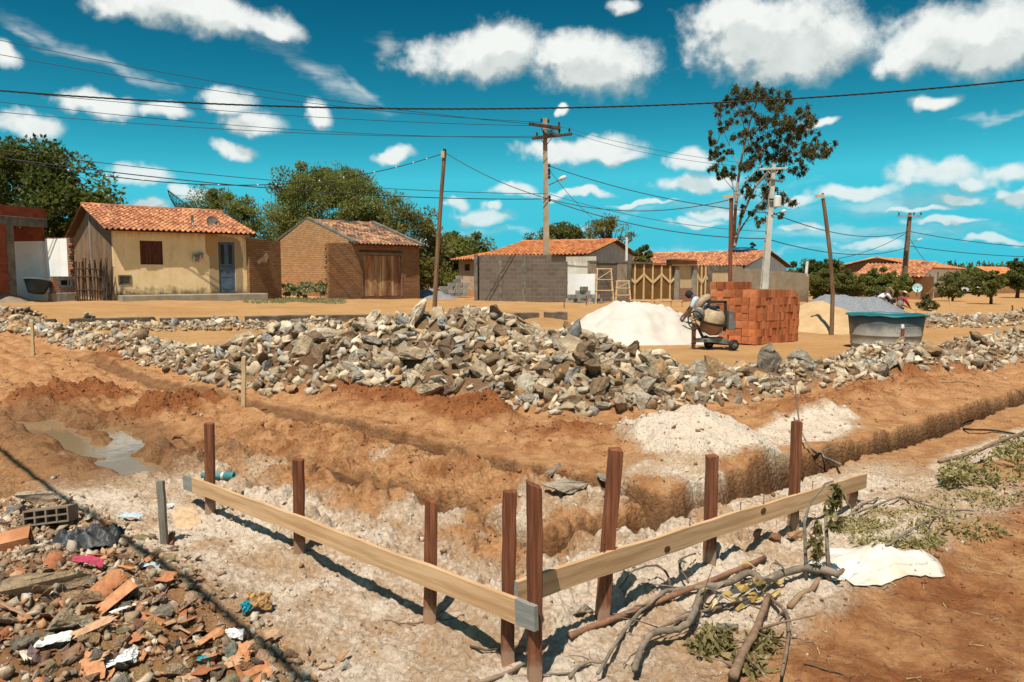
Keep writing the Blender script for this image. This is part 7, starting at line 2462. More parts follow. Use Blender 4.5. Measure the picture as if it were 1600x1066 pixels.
def person(label, loc, rz, J, shirt, sleeve, trousers, hat=None, hair=True):
    """J: joints in local space, x right of the body's facing +y direction"""
    t = thing('person', label, 'person', loc, rz)
    g = lambda k: Vector(J[k])
    V, Rd, E = [], [], []

    def add(p, r, par=None):
        V.append(Vector(p))
        Rd.append(r)
        if par is not None:
            E.append((par, len(V) - 1))
        return len(V) - 1
    pel = add(g('pelvis'), (0.15, 0.105))
    chest = add(g('pelvis').lerp(g('neck'), 0.62), (0.165, 0.11), pel)
    nk = add(g('neck'), 0.065, chest)
    hd = (g('head') - g('neck'))
    h1 = add(g('neck') + hd * 0.35, 0.062, nk)
    h2 = add(g('head'), (0.078, 0.09), h1)
    add(g('head') + hd.normalized() * 0.10, (0.066, 0.075), h2)
    fw = Vector(J.get('look', (0, 1, 0))).normalized()
    add(g('head') + fw * 0.105 - hd.normalized() * 0.02, 0.016, h2)     # nose
    for s in ('l', 'r'):
        sh = add(g('sho_' + s), 0.062, nk)
        el = add(g('elb_' + s), 0.042, sh)
        wr = add(g('wri_' + s), 0.03, el)
        dr = (g('wri_' + s) - g('elb_' + s)).normalized()
        sd = dr.cross(Vector((0, 0, 1)))
        sd = sd.normalized() if sd.length > 0.1 else Vector((1, 0, 0))
        pm = add(g('wri_' + s) + dr * 0.07, (0.036, 0.018), wr)
        for f in range(4):
            a = add(g('wri_' + s) + dr * 0.115 + sd * (f - 1.5) * 0.02, 0.0095, pm)
            add(g('wri_' + s) + dr * (0.16 - 0.008 * abs(f - 1.3)) + sd * (f - 1.5) * 0.022 - Vector((0, 0, 0.025)), 0.008, a)
        a = add(g('wri_' + s) + dr * 0.05 + sd * 0.045, 0.010, pm)
        add(g('wri_' + s) + dr * 0.085 + sd * 0.06 - Vector((0, 0, 0.015)), 0.009, a)
        hp = add(g('hip_' + s), 0.088, pel)
        kn = add(g('kne_' + s), 0.058, hp)
        an = add(g('ank_' + s), 0.04, kn)
        add(g('ank_' + s) + Vector((0, 0.16, -0.05)), (0.042, 0.03), an)
    skin_obj('body', V, E, Rd, MT['skin'], t)
    # shirt with short sleeves, trousers
    V, Rd, E = [], [], []
    a = add(g('pelvis') + (g('neck') - g('pelvis')) * 0.02, (0.175, 0.125))
    b = add(g('pelvis').lerp(g('neck'), 0.6), (0.19, 0.13), a)
    c = add(g('pelvis').lerp(g('neck'), 0.92), (0.10, 0.085), b)
    skin_obj('shirt', V + [], E, Rd, MT[shirt], t)
    for s in ('l', 'r'):
        V, Rd, E = [], [], []
        a = add(g('pelvis').lerp(g('neck'), 0.86), 0.075)
        b = add(g('sho_' + s), 0.08, a)
        c = add(g('sho_' + s).lerp(g('elb_' + s), 0.95), 0.058, b)
        if sleeve != shirt:
            add(g('elb_' + s).lerp(g('wri_' + s), 0.7), 0.044, c)
        skin_obj('sleeve', V, E, Rd, MT[sleeve], t)
    V, Rd, E = [], [], []
    a = add(g('pelvis') + Vector((0, 0, 0.03)), (0.17, 0.12))
    for s in ('l', 'r'):
        h = add(g('hip_' + s), 0.105, a)
        k = add(g('kne_' + s), 0.075, h)
        add(g('ank_' + s) + Vector((0, 0, 0.05)), 0.06, k)
    skin_obj('trousers', V, E, Rd, MT[trousers], t)
    for s in ('l', 'r'):
        f = g('ank_' + s)
        MB().prism([(-0.05, -0.085), (0.05, -0.085), (0.045, -0.02), (0.0, 0.04), (-0.045, -0.02)], -0.07, 0.2, M=Matrix.Translation(f)).build('boot', MT['c_dark'], t, bevel=0.015, seg=2)
    q = hd.to_track_quat('Z', 'Y').to_matrix().to_4x4()
    Mh = Matrix.Translation(g('head')) @ q
    if hat:
        MB().lathe([(0.255, 0.02), (0.26, 0.03), (0.18, 0.045), (0.108, 0.055), (0.105, 0.11), (0.085, 0.155), (0.04, 0.165), (0.001, 0.155)], 24, Mh).lathe([(0.255, 0.018), (0.18, 0.035), (0.1, 0.045)], 24, Mh).build('hat', MT[hat], t, smooth=True)
    if hair:
        MB().lathe([(0.088, -0.05), (0.098, 0.0), (0.096, 0.06), (0.07, 0.105), (0.001, 0.122)], 16, Mh @ Matrix.Translation((0, -0.012, 0))).build('hair', MT['c_dark'], t, smooth=True)
    # eyes and mouth
    mb = MB()
    sd = fw.cross(hd.normalized()).normalized()
    for s in (-1, 1):
        mb.lathe([(0.001, -0.011), (0.011, 0), (0.001, 0.011)], 8, Matrix.Translation(g('head') + fw * 0.085 + sd * 0.033 * s + hd.normalized() * 0.015))
    mb.build('eyes', MT['whitemetal'], t, smooth=True)
    return t


stand = dict(pelvis=(0, 0, 0.92), neck=(0, 0.16, 1.42), head=(0, 0.26, 1.56), sho_l=(-0.19, 0.13, 1.37), sho_r=(0.19, 0.13, 1.37), elb_l=(-0.24, 0.26, 1.14), elb_r=(0.25, 0.28, 1.12),
             wri_l=(-0.14, 0.46, 1.02), wri_r=(0.14, 0.50, 0.98), hip_l=(-0.10, 0, 0.88), hip_r=(0.10, 0, 0.88), kne_l=(-0.13, 0.07, 0.48), kne_r=(0.12, -0.03, 0.47), ank_l=(-0.15, 0.05, 0.09), ank_r=(0.14, -0.12, 0.09), look=(0, 0.9, -0.4))
bent = dict(pelvis=(0, 0, 0.90), neck=(0, 0.45, 1.18), head=(0, 0.60, 1.22), sho_l=(-0.18, 0.42, 1.12), sho_r=(0.18, 0.42, 1.12), elb_l=(-0.21, 0.52, 0.86), elb_r=(0.22, 0.55, 0.88),
            wri_l=(-0.12, 0.66, 0.66), wri_r=(0.12, 0.70, 0.70), hip_l=(-0.10, 0, 0.86), hip_r=(0.10, 0, 0.86), kne_l=(-0.13, 0.12, 0.47), kne_r=(0.13, 0.06, 0.47), ank_l=(-0.16, 0.02, 0.09), ank_r=(0.16, -0.10, 0.09), look=(0, 0.6, -0.8))
pz = lambda px, Y: (P(px, 470, Y).x, Y, H1(P(px, 470, Y).x, Y))
person('man in a straw hat, grey shirt with red sleeves and jeans, holding a tool handle', pz(1404.5, 34.2), R(-75), stand, 'c_grey', 'c_red', 'c_jeans', 'straw', False)
person('man bending down in a straw hat and white shirt beside the other hatted man', pz(1371, 34.4), R(-80), bent, 'c_white', 'c_white', 'c_jeans', 'straw', False)
person('man bending in dark clothes, bare headed, between the two straw hatted men', pz(1393, 35.2), R(70), bent, 'c_dark', 'c_dark', 'c_jeans')
pq = P(1084, 500, 18.6)
person('man bending behind the cement mixer in a pale blue shirt and dark cap', (P(1113, 500, 18.6).x, 18.6, H1(P(1113, 500, 18.6).x, 18.6)), R(75), dict(bent, neck=(0, 0.42, 1.12), head=(0.02, 0.56, 1.22)), 'c_blue', 'c_blue', 'c_jeans')
# the standing man's tool, leaning from his hands
hpz = pz(1404.5, 34.2)
t = thing('shovel', 'shovel with long wooden handle held by the man with red sleeves', 'shovel', (hpz[0] + 0.52, hpz[1] - 0.02, hpz[2] + 0.98))
MB().tube([(-0.25, 0, 0.06), (0.2, 0, -0.12), (0.62, -0.05, -0.5)], 0.018, 8).build('handle', MT['pine_light'], t)
MB().prism([(0.60, -0.48), (0.72, -0.42), (0.92, -0.66), (0.84, -0.80), (0.70, -0.72)], -0.06, -0.045).build('blade', MT['greymetal'], t)
# wheelbarrow between them
wb = Vector(pz(1384, 33.6))
t = thing('wheelbarrow', 'dark wheelbarrow with an orange rusty tray between the working men', 'wheelbarrow', wb)
MB().prism([(-0.35, 0.62), (-0.22, 0.34), (0.25, 0.34), (0.45, 0.66)], -0.28, 0.28).build('tray', MT['redpole'], t, bevel=0.02)
MB().lathe([(0.001, -0.04), (0.12, -0.04), (0.18, -0.02), (0.18, 0.02), (0.12, 0.04), (0.001, 0.04)], 18, Matrix.Translation((0.52, 0, 0.18)) @ Matrix.Rotation(R(90), 4, 'X')).build('wheel', MT['cable'], t)
for s in (-0.2, 0.2):
    MB().tube([(0.52, s * 0.3, 0.18), (0.1, s, 0.32), (-0.85, s * 1.3, 0.62)], 0.018, 6).build('handle', MT['iron'], t)
    MB().tube([(-0.2, s, 0.33), (-0.25, s * 1.1, 0.0)], 0.016, 6).build('leg', MT['iron'], t)

# ------------------------------------------------------------------ batter boards and stakes in the foreground
def stake(label, pxb, pyb, pxt, pyt, w, mat='stake', tint=(1, 1, 1, 1), split=False, line=None):
    b = G(pxb, pyb)
    if line is not None:        # stand on the straight line of its board
        A_, B_ = line
        r = ray(pxb, pyb)
        dx, dy = B_.x - A_.x, B_.y - A_.y
        k = (A_.x * dy - A_.y * dx) / (r.x * dy - r.y * dx)
        b = Vector((r.x * k, r.y * k, 0))
        b.z = H1(b.x, b.y)
    tp = P(pxt, pyt, b.y)
    v = tp - b
    mb = MB()
    n = 7
    z = v.normalized()
    pts = [-z * 0.15] + [v * (i / n) for i in range(n + 1)]
    sx = Vector((1, 0.15, 0)).normalized()
    sy = z.cross(sx).normalized()
    sx = sy.cross(z).normalized()
    vs, fs = [], []
    for i, p in enumerate(pts):
        wv = w * (1 + random.uniform(-.035, .035))
        off = sx * random.uniform(-.002, .002)
        top = (i == len(pts) - 1)
        for k, (a, c) in enumerate(((-1, -1), (1, -1), (1, 1), (-1, 1))):
            e = Vector((0, 0, random.uniform(-0.012, 0.004))) if top else Vector((0, 0, 0))
            if split and top and a > 0:
                e = Vector((0, 0, -0.03))
            vs.append(p + off + sx * (a * wv / 2) + sy * (c * wv * 0.5) + e)
    m = len(pts)
    for i in range(m - 1):
        for k in range(4):
            a, c = i * 4 + k, i * 4 + (k + 1) % 4
            fs.append((a, c, c + 4, a + 4))
    fs += [(3, 2, 1, 0), ((m - 1) * 4, (m - 1) * 4 + 1, (m - 1) * 4 + 2, (m - 1) * 4 + 3)]
    mb.add(vs, fs)
    o = mb.build('stake', MT[mat], None, bevel=0.003)
    o.location = b
    o.color = tint
    tag(o, label, 'stake', None)
    return b


bL1 = stake('red brown stake near the far left end of the left batter board', 329, 800, 327, 660, 0.060)
bC = stake('tallest nearest stake at the outer corner of the two batter boards, cracked top', 835.5, 1062, 835, 750, 0.058, tint=(0.9, 0.85, 0.85, 1), split=True)
lineL = (bC + Vector((NL[0], NL[1], 0)) * 0.03, bL1)
bL2 = stake('red brown stake second from the far end of the left batter board', 469, 882, 466, 717, 0.062, tint=(0.85, 0.8, 0.8, 1), line=lineL)
bL3 = stake('red brown stake behind the middle right of the left batter board, splintered top', 672, 1013, 674, 775, 0.061, tint=(1.1, 1.05, 1.0, 1), split=True, line=lineL)
bL4 = stake('dark red stake inside the corner where the two batter boards meet', 793, 1040, 796.5, 765, 0.056, tint=(0.95, 0.9, 0.9, 1), line=lineL)
bR1 = stake('strongly leaning red brown stake nearest the corner on the right batter board', 940, 970, 962.5, 699, 0.060, tint=(1.05, 1, 1, 1))
bR4 = stake('short stake under the far end of the right batter board', 1330, 790, 1334, 748, 0.058, tint=(1.1, 1.05, 1, 1))
lineR = (bR1, bR4)
bR2 = stake('upright red brown stake in the middle of the right batter board', 1108, 893, 1113, 710, 0.058, line=lineR)
bR3 = stake('tall red brown stake toward the far end of the right batter board', 1239, 832, 1245, 657, 0.056, line=lineR)
stake('thin weathered grey stake at the edge of the rubble left of the boards', 257.5, 850, 250.5, 750, 0.040, 'stake_grey')
stake('thin pale stake standing in the dug ground before the stone heap', 380.5, 635, 381, 557, 0.05, 'pine_light')
stake('thin pale stake at the far left before the left stone row', 52, 557, 50, 501, 0.05, 'pine_light')
stake('thin grey rod stuck upright behind the tall right stake', 1249, 664, 1242, 601, 0.014, 'stake_grey')


def board(label, p0, p1, h, th, ends):
    d = (p1 - p0)
    L = d.length
    x = d.normalized()
    y = Vector((0, 0, 1)).cross(x).normalized()
    z = x.cross(y).normalized()
    o_m = Matrix((x, y, z)).transposed().to_4x4()
    o_m.translation = p0
    mb = MB()
    n = 26
    cut = [ends[0] / L, 1 - ends[1] / L]
    fr_ = sorted(set([0, 1, *cut, *[i / n for i in range(1, n)]]))
    vs, fs = [], []
    for f in fr_:
        u = f * L
        bow = 0.006 * math.sin(f * 5.0) + 0.003 * math.sin(f * 17)
        e = 0.0025 * math.sin(f * 41) + random.uniform(-.0012, .0012)
        for (yy, zz) in ((-th / 2, -h / 2), (th / 2, -h / 2), (th / 2, h / 2), (-th / 2, h / 2)):
            vs.append((u, yy, zz + bow + (e if zz > 0 else -e)))
    k = len(fr_)
    for i in range(k - 1):
        mid = (fr_[i] + fr_[i + 1]) / 2
        mi = 1 if (mid < cut[0] or mid > cut[1]) else 0
        b = len(mb.v)
        mb.add([vs[i * 4 + q] for q in range(4)] + [vs[i * 4 + 4 + q] for q in range(4)], [(0, 1, 5, 4), (1, 2, 6, 5), (2, 3, 7, 6), (3, 0, 4, 7)], mi)
    mb.add(vs[:4], [(3, 2, 1, 0)], 1)
    mb.add(vs[-4:], [(0, 1, 2, 3)], 1)
    o = mb.build('batter_board', [MT['pine'], MT['pine_end']])
    o.matrix_world = o_m
    tag(o, label, 'board')
    return o, o_m, L


def on_line(px, py, A_, B_, n, off):
    """pixel -> point of the vertical plane through A, B moved by off along n"""
    A_ = A_ + Vector((n[0], n[1], 0)) * off
    r = ray(px, py)
    dx, dy = B_.x - bC.x if False else (lineT[1].x - lineT[0].x), lineT[1].y - lineT[0].y
    k = (A_.x * dy - A_.y * dx) / (r.x * dy - r.y * dx)
    return Vector((r.x * k, r.y * k, CAMZ + r.z * k))


# both boards are nailed to the camera side of their stakes; ends given in pixels
lineT = lineL
b1, m1, l1 = board('long pale pine board sloping from the left down to the near corner, grey ends', on_line(288.5, 753, lineL[0], lineL[1], NL, -0.052), on_line(838, 963.5, lineL[0], lineL[1], NL, -0.075), 0.105, 0.024, (0.16, 0.11))
lineT = lineR
b2, m2, l2 = board('long pale pine board with knots running from the corner up to the right', on_line(806, 928, lineR[0], lineR[1], NR, -0.048), on_line(1352, 749, lineR[0], lineR[1], NR, -0.048), 0.108, 0.024, (0.0, 0.0))
# nails along the top of the right board, knots on its face
for i, f in enumerate((0.16, 0.36, 0.505, 0.58, 0.70, 0.76)):
    nb = MB().tube([(l2 * f, 0, 0.03), (l2 * f + 0.003, 0, 0.105)], 0.0022, 6).lathe([(0.001, 0.103), (0.005, 0.103), (0.005, 0.106), (0.001, 0.107)], 8, Matrix.Translation((l2 * f + 0.003, 0, 0))).build('nail', MT['iron'], b2)
MT['knot'] = M('dark_knot', (0.14, 0.06, 0.025), (0.09, 0.035, 0.015), 30, bump=0.3)
for f, z, r in ((0.30, -0.02, 0.017), (0.575, 0.018, 0.02)):
    MB().lathe([(0.001, 0.003), (r, 0.002), (r * 1.05, -0.004)], 16, Matrix.Translation((l2 * f, -0.0125, z)) @ Matrix.Rotation(R(90), 4, 'X') @ Matrix.Diagonal((1.5, 1, 1, 1))).build('knot', MT['knot'], b2)

# ------------------------------------------------------------------ cut branches, poles and leaves on the right
def branch(label, pts, r0, r1, lift=0.03, name='cut_branch', tint=(1, 1, 1, 1), cat='branch', mat='branch', smooth=True, wob=0.004, sub=4, arch=0.0):
    r0, r1 = r0 * 0.64, r1 * 0.64
    q = [G(a, b) for a, b in pts]
    q = [p + Vector((0, 0, lift + r0 * 0.6)) for p in q]
    # Catmull-Rom
    P_ = []
    ext = [q[0] * 2 - q[1]] + q + [q[-1] * 2 - q[-2]]
    for i in range(1, len(ext) - 2):
        for k in range(sub):
            t = k / sub
            a, b, c, d = ext[i - 1], ext[i], ext[i + 1], ext[i + 2]
            P_.append(0.5 * ((2 * b) + (c - a) * t + (2 * a - 5 * b + 4 * c - d) * t * t + (3 * b - a - 3 * c + d) * t ** 3))
    P_.append(q[-1])
    n = len(P_)
    # keep above the ground
    zz = terrain(np.array([p.x for p in P_]), np.array([p.y for p in P_]))
    o0 = P_[0].copy()
    out, rr = [], []
    for i, p in enumerate(P_):
        r = r0 + (r1 - r0) * i / (n - 1)
        p.z = max(p.z, zz[i] + r * 0.5) + arch * math.sin(math.pi * i / (n - 1))
        out.append(p - o0 + Vector((random.uniform(-wob, wob), random.uniform(-wob, wob), random.uniform(-wob, wob))))
        rr.append(r * random.uniform(0.93, 1.08))
    mb_ = MB().tube(out, rr, 9, jit=0.07)
    if mat == 'branch' and r0 > 0.006 and wob > 0.002:       # side twigs and stubs
        for _ in range(3 + int(r0 * 260)):
            i = random.randrange(1, n - 1)
            ax_ = (out[min(i + 1, n - 1)] - out[i - 1]).normalized()
            d_ = (ax_ + Vector((random.uniform(-1, 1), random.uniform(-1, 1), random.uniform(-0.1, 0.7)))).normalized()
            L_2 = random.choice((0.03, 0.08, 0.16, 0.26)) * random.uniform(0.7, 1.3)
            m_1 = out[i] + d_ * L_2 * 0.5 + Vector((random.uniform(-.01, .01), random.uniform(-.01, .01), random.uniform(0, .012)))
            e_1 = out[i] + d_ * L_2 + Vector((random.uniform(-.03, .03), random.uniform(-.03, .03), random.uniform(-.03, .01)))
            r_1 = min(rr[i] * 0.5, 0.007)
            mb_.tube([out[i], m_1, e_1], [r_1, r_1 * 0.75, r_1 * 0.4], 6)
    o = mb_.build(name, MT[mat], None, smooth=smooth)
    o.location = o0
    o.color = tint
    tag(o, label, cat)
    return o


grey = (1.05, 1.02, 1.0, 1)
redb = (1.15, 0.72, 0.55, 1)
branch('thick crooked grey limb, longest of the cut branches, curving to the bottom edge', [(1311, 916), (1272, 906), (1240, 908), (1207, 921), (1191, 925), (1175, 913), (1159, 917), (1134, 931), (1102, 937), (1090, 958), (1077, 993), (1053, 1004), (1020, 1010), (1004, 1031), (990, 1070)], 0.034, 0.022, 0.05, tint=grey)
branch('thinner grey branch forking left from the thick crooked limb', [(1110, 928), (1053, 936), (1029, 944), (992, 979), (960, 1024), (935, 1070)], 0.020, 0.012, 0.04, tint=grey)
branch('bent dark twig arching over the chalky ground left of the limb', [(968, 934), (992, 916), (1025, 912), (1043, 924), (1049, 938)], 0.007, 0.011, 0.05, tint=(0.7, 0.65, 0.6, 1), arch=0.05)
branch('short upright dark twig with a kink above the thin branch', [(1086, 881), (1060, 895), (1075, 929)], 0.006, 0.010, 0.06, tint=(0.6, 0.55, 0.5, 1))
branch('long straight reddish pole lying along the foot of the right board', [(1195, 879), (1120, 912), (1040, 943), (960, 975), (890, 1003)], 0.021, 0.024, 0.02, tint=redb, cat='pole', wob=0.001)
branch('stout brown pole lying toward the bottom edge under the leaves', [(1201, 944), (1183, 987), (1165, 1028), (1146, 1070)], 0.024, 0.034, 0.03, tint=(1.1, 0.85, 0.7, 1))
branch('slender branch curving down right of the stout brown pole', [(1203, 946), (1226, 967), (1232, 1003), (1220, 1070)], 0.014, 0.012, 0.03, tint=(0.95, 0.8, 0.7, 1))
branch('pale ended cut pole lying under the thick limb toward the white sack', [(1233, 953), (1268, 925), (1318, 893)], 0.026, 0.016, 0.0, tint=(1.2, 0.95, 0.75, 1), wob=0.001)
branch('small forked grey branch in the chalk near the bottom edge', [(943, 1043), (911, 1045), (890, 1066)], 0.011, 0.014, 0.02, tint=grey)
branch('thin forked twig on the chalk below the thin branch', [(1092, 985), (1040, 1003), (1000, 1025), (975, 1050)], 0.007, 0.004, 0.03, tint=(0.8, 0.7, 0.62, 1))
branch('medium grey branch running under the limb toward the board', [(1130, 955), (1085, 966), (1040, 985), (1008, 1003)], 0.014, 0.009, 0.02, tint=(0.85, 0.75, 0.68, 1))
branch('thin dry twig lying on the bare red ground', [(1256, 1041), (1290, 1050), (1333, 1063)], 0.006, 0.004, 0.01, tint=(0.8, 0.6, 0.5, 1))
branch('grey stick at the bottom edge left of the corner stake', [(745, 1070), (785, 1057), (822, 1040)], 0.016, 0.013, 0.0, tint=(1.1, 0.95, 0.85, 1), wob=0.001)
branch('thin root crossing the chalk between two left board stakes', [(600, 974), (650, 979), (700, 972), (726, 963)], 0.006, 0.004, 0.01, tint=(0.8, 0.6, 0.5, 1))
branch('dark curved stick lying beside the corner stakes', [(735, 1015), (765, 1020), (795, 1017)], 0.010, 0.006, 0.01, tint=(0.6, 0.5, 0.45, 1))
branch('long pale brown branch reaching in from the right edge over the brush', [(1466, 745), (1510, 733), (1560, 712), (1625, 684)], 0.030, 0.022, 0.12, tint=(1.15, 0.9, 0.72, 1))
branch('thin crooked branch lying in the leaf litter below the board end', [(1332, 811), (1357, 801), (1405, 784), (1424, 789), (1469, 803), (1520, 806)], 0.014, 0.008, 0.03, tint=grey)
branch('thin twig bent over the leaf litter above the white sack', [(1384, 862), (1421, 838), (1456, 818), (1491, 820)], 0.011, 0.005, 0.03, tint=grey)
branch('grey bent branch leaning on the far part of the right board', [(1252, 692), (1265, 716), (1287, 731), (1312, 744)], 0.012, 0.017, 0.10, tint=grey)
branch('stick beside the short stake at the far board end', [(1326, 810), (1345, 795), (1372, 783)], 0.014, 0.010, 0.02, tint=grey)
branch('dark rubber hose looping on the soil at the right edge', [(1521, 659), (1504, 666), (1507, 674), (1549, 676), (1580, 681), (1625, 689)], 0.017, 0.017, 0.02, 'hose', cat='hose', mat='cable', wob=0.0)
branch('second grey branch hanging below the long pale brown branch', [(1570, 690), (1585, 702), (1610, 715)], 0.015, 0.01, 0.05, tint=grey)


def upright(label, pts, r0, r1, leaves, seed, mat='leaf_dry_dark'):
    b = G(*pts[0])
    t = thing('dry_sapling', label, 'sapling', b)
    v = [P(px, py, b.y + 0.02 * i) - b for i, (px, py) in enumerate(pts)]
    v[0] = Vector((0, 0, -0.05))
    n = len(v)
    MB().tube(v, [r0 + (r1 - r0) * i / (n - 1) for i in range(n)], 7, jit=0.06).build('stem', MT['branch'], t, smooth=True)
    rg = np.random.default_rng(seed)
    C, rads, ti = [], [], []
    for (px, py, r) in leaves:
        c = P(px, py, b.y) - b
        for _ in range(5):
            d = rg.normal(size=3) * r / F * b.y * 0.6
            C.append((c.x + d[0], c.y + d[1], max(0.03, c.z + d[2])))
            rads.append(r / F * b.y * 0.5)
            ti.append(rg.uniform(0.1, 0.8))
    o = bpy.data.objects.new('foliage', leaf_mesh('foliage', np.array(C), MT[mat], 9, 0.062, rg, np.array(rads), np.array(ti), 3.2, 1.0, 1.2, 0.2))
    COL.objects.link(o)
    o.parent = t


upright('dry sapling bending right over the board with a hanging bunch of withered leaves', [(1261, 905), (1258, 850), (1257, 815), (1266, 785), (1290, 756), (1302, 752)], 0.010, 0.005, [(1305, 765, 9), (1308, 780, 12), (1306, 795, 11), (1280, 824, 7)], 71)
upright('short dry sapling left of the white sack with few withered leaves', [(1297, 907), (1293, 860), (1290, 807)], 0.014, 0.008, [(1304, 822, 8), (1312, 815, 7), (1280, 850, 8), (1278, 865, 6)], 72)


def leaf_pile(label, spots, n, seed, mat='leaf_dry', size=0.05, name='leafy_sprig', cat='leaves', lift=0.02, kind=None):
    rg = np.random.default_rng(seed)
    C, rads, ti = [], [], []
    for (px, py, rx, ry) in spots:
        a, r = rg.uniform(0, 6.283, n), rg.random(n) ** 0.5
        for p in GV(px + rx * r * np.cos(a), py + ry * r * np.sin(a)):
            C.append((p[0], p[1], p[2] + lift * rg.uniform(0.3, 2)))
            rads.append(0.045)
            ti.append(rg.uniform(0.1, 0.9))
    C = np.array(C)
    o0 = C.mean(0)
    o = bpy.data.objects.new(name, leaf_mesh(name, C - o0, MT[mat], 7, size, rg, np.array(rads), np.array(ti), 3.0, 0.0, 0.5, 1.2))
    COL.objects.link(o)
    o.location = o0
    tag(o, label, cat, None, kind)


leaf_pile('bunch of wilted green leaves under the thick crooked limb', [(1110, 1005, 38, 24)], 60, 81, 'leaf_dry_dark', 0.05)
leaf_pile('bunch of wilted leaves around the stout brown pole', [(1190, 1010, 22, 22), (1170, 1045, 20, 15)], 26, 82, 'leaf_dry_dark', 0.05)
leaf_pile('leafy brush piled at the right edge under the pale branch', [(1550, 745, 55, 22), (1490, 755, 25, 12), (1580, 715, 25, 16)], 50, 83, 'leaf_dry', 0.065, lift=0.07)
leaf_pile(None, [(1480, 790, 95, 22), (1560, 775, 60, 25), (1400, 815, 60, 18), (1510, 835, 75, 14), (1380, 850, 55, 12), (1445, 850, 25, 12), (1340, 825, 40, 12)], 58, 84, 'leaf_dry', 0.038, 'leaf_litter', None, 0.015, 'stuff')

# striped warning tape caught in the branches
m, nt, bs = newmat('striped_tape')
uv = nd(nt, 'TexCoord').outputs['UV']
s = nd(nt, 'SeparateXYZ', {0: uv})
w_ = math_(nt, 'FRACT', math_(nt, 'MULTIPLY', math_(nt, 'ADD', s.outputs[0], math_(nt, 'MULTIPLY', s.outputs[1], 1.0)), 9.0))
setin(nt, bs.inputs['Base Color'], mix(nt, math_(nt, 'GREATER_THAN', w_, 0.55), (0.46, 0.30, 0.09), (0.09, 0.085, 0.075)))
bs.inputs['Roughness'].default_value = 0.4
MT['tape'] = m
rg = np.random.default_rng(91)
mb = MB()
c_ = G(1150, 950)
for k in range(8):
    a, b = G(rg.uniform(1092, 1150), rg.uniform(940, 968)), G(rg.uniform(1150, 1230), rg.uniform(918, 950))
    n = 12
    vs = []
    tw = rg.uniform(-1, 1)
    for i in range(n + 1):
        t_ = i / n
        p = a.lerp(b, t_) - c_ + Vector((0, 0, 0.05 + 0.05 * math.sin(t_ * 3.1 + k) + 0.015 * math.sin(9 * t_ + k)))
        an = tw + t_ * rg.uniform(0.5, 1.0) * 2
        wv = Vector((0.25 * math.cos(an), 0.9 * math.cos(an), math.sin(an))) * 0.014
        vs += [p - wv, p + wv]
    mb.add(vs, [(2 * i, 2 * i + 2, 2 * i + 3, 2 * i + 1) for i in range(n)])
for k in range(3):      # loops tied round the limb
    p = G((1168, 1214, 1106)[k], (915, 918, 957)[k]) - c_ + Vector((0, 0, 0.07))
    vs = []
    for i in range(15):
        a = i / 14 * 2 * math.pi
        q = p + Vector((math.cos(a) * 0.042, 0.1 * math.sin(a) * 0.3, math.sin(a) * 0.042))
        vs += [q, q + Vector((0.012, 0.03, 0.004))]
    mb.add(vs, [(2 * i, 2 * i + 2, 2 * i + 3, 2 * i + 1) for i in range(14)])
o = mb.build('warning_tape', MT['tape'])
o.location = c_
tag(o, 'crumpled yellow and black striped warning tape tangled under the thick limb', 'tape')

# folded white sack
MT['sack'] = M('woven_white_sack', (0.72, 0.66, 0.58), (0.62, 0.52, 0.42), 2.5, bump=0.6, bscale=5, bdist=0.03, spots=(2.0, 0.62, (0.62, 0.40, 0.24)), rough=0.7)
pxy = [(1255, 882), (1296, 856), (1350, 857), (1399, 861), (1456, 871), (1466, 880), (1477, 903), (1400, 908), (1316, 909), (1290, 907)]
wp = [G(*q) for q in pxy]
c_ = sum(wp, Vector()) / len(wp)


def sack_sheet(poly, lift, seed, n=46, th=0.012):
    """a creased sheet filling a polygon on the ground"""
    rg = np.random.default_rng(seed)
    px = np.array([p.x for p in poly])
    py = np.array([p.y for p in poly])
    x0, x1, y0, y1 = px.min(), px.max(), py.min(), py.max()
    cx, cy = px.mean(), py.mean()
    vs, fs = [], []
    # radial grid towards the outline
    m, k = 9, 80
    seg = []
    for i in range(len(poly)):
        seg.append((Vector((px[i], py[i])), Vector((px[(i + 1) % len(poly)], py[(i + 1) % len(poly)]))))
    L = [s_.__sub__(e_).length if False else (e_ - s_).length for s_, e_ in seg]
    tot = sum(L)
    rim = []
    for j in range(k):
        d = tot * j / k
        for (s_, e_), l in zip(seg, L):
            if d <= l:
                rim.append(s_.lerp(e_, d / l))
                break
            d -= l
    X = np.array([[cx + (r.x - cx) * q / m for r in rim] for q in range(m + 1)])
    Y = np.array([[cy + (r.y - cy) * q / m for r in rim] for q in range(m + 1)])
    cre = np.abs(gnoise(X * 2.3 + seed, Y * 5.5, seed)) * 0.010 + np.abs(gnoise(X * 9, Y * 5 + seed, seed + 2)) * 0.008
    q = (np.arange(m + 1) / m)[:, None]
    Z = terrain(X, Y) + lift * (1 - 0.55 * q ** 3) + cre * (1 - 0.7 * q ** 4) + 0.006
    idx = lambda a, b: a * k + b % k
    for a in range(m + 1):
        for b in range(k):
            vs.append((X[a, b] - c_.x, Y[a, b] - c_.y, Z[a, b] - c_.z))
    for a in range(m):
        for b in range(k):
            fs.append((idx(a, b), idx(a + 1, b), idx(a + 1, b + 1), idx(a, b + 1)))
    return vs, fs


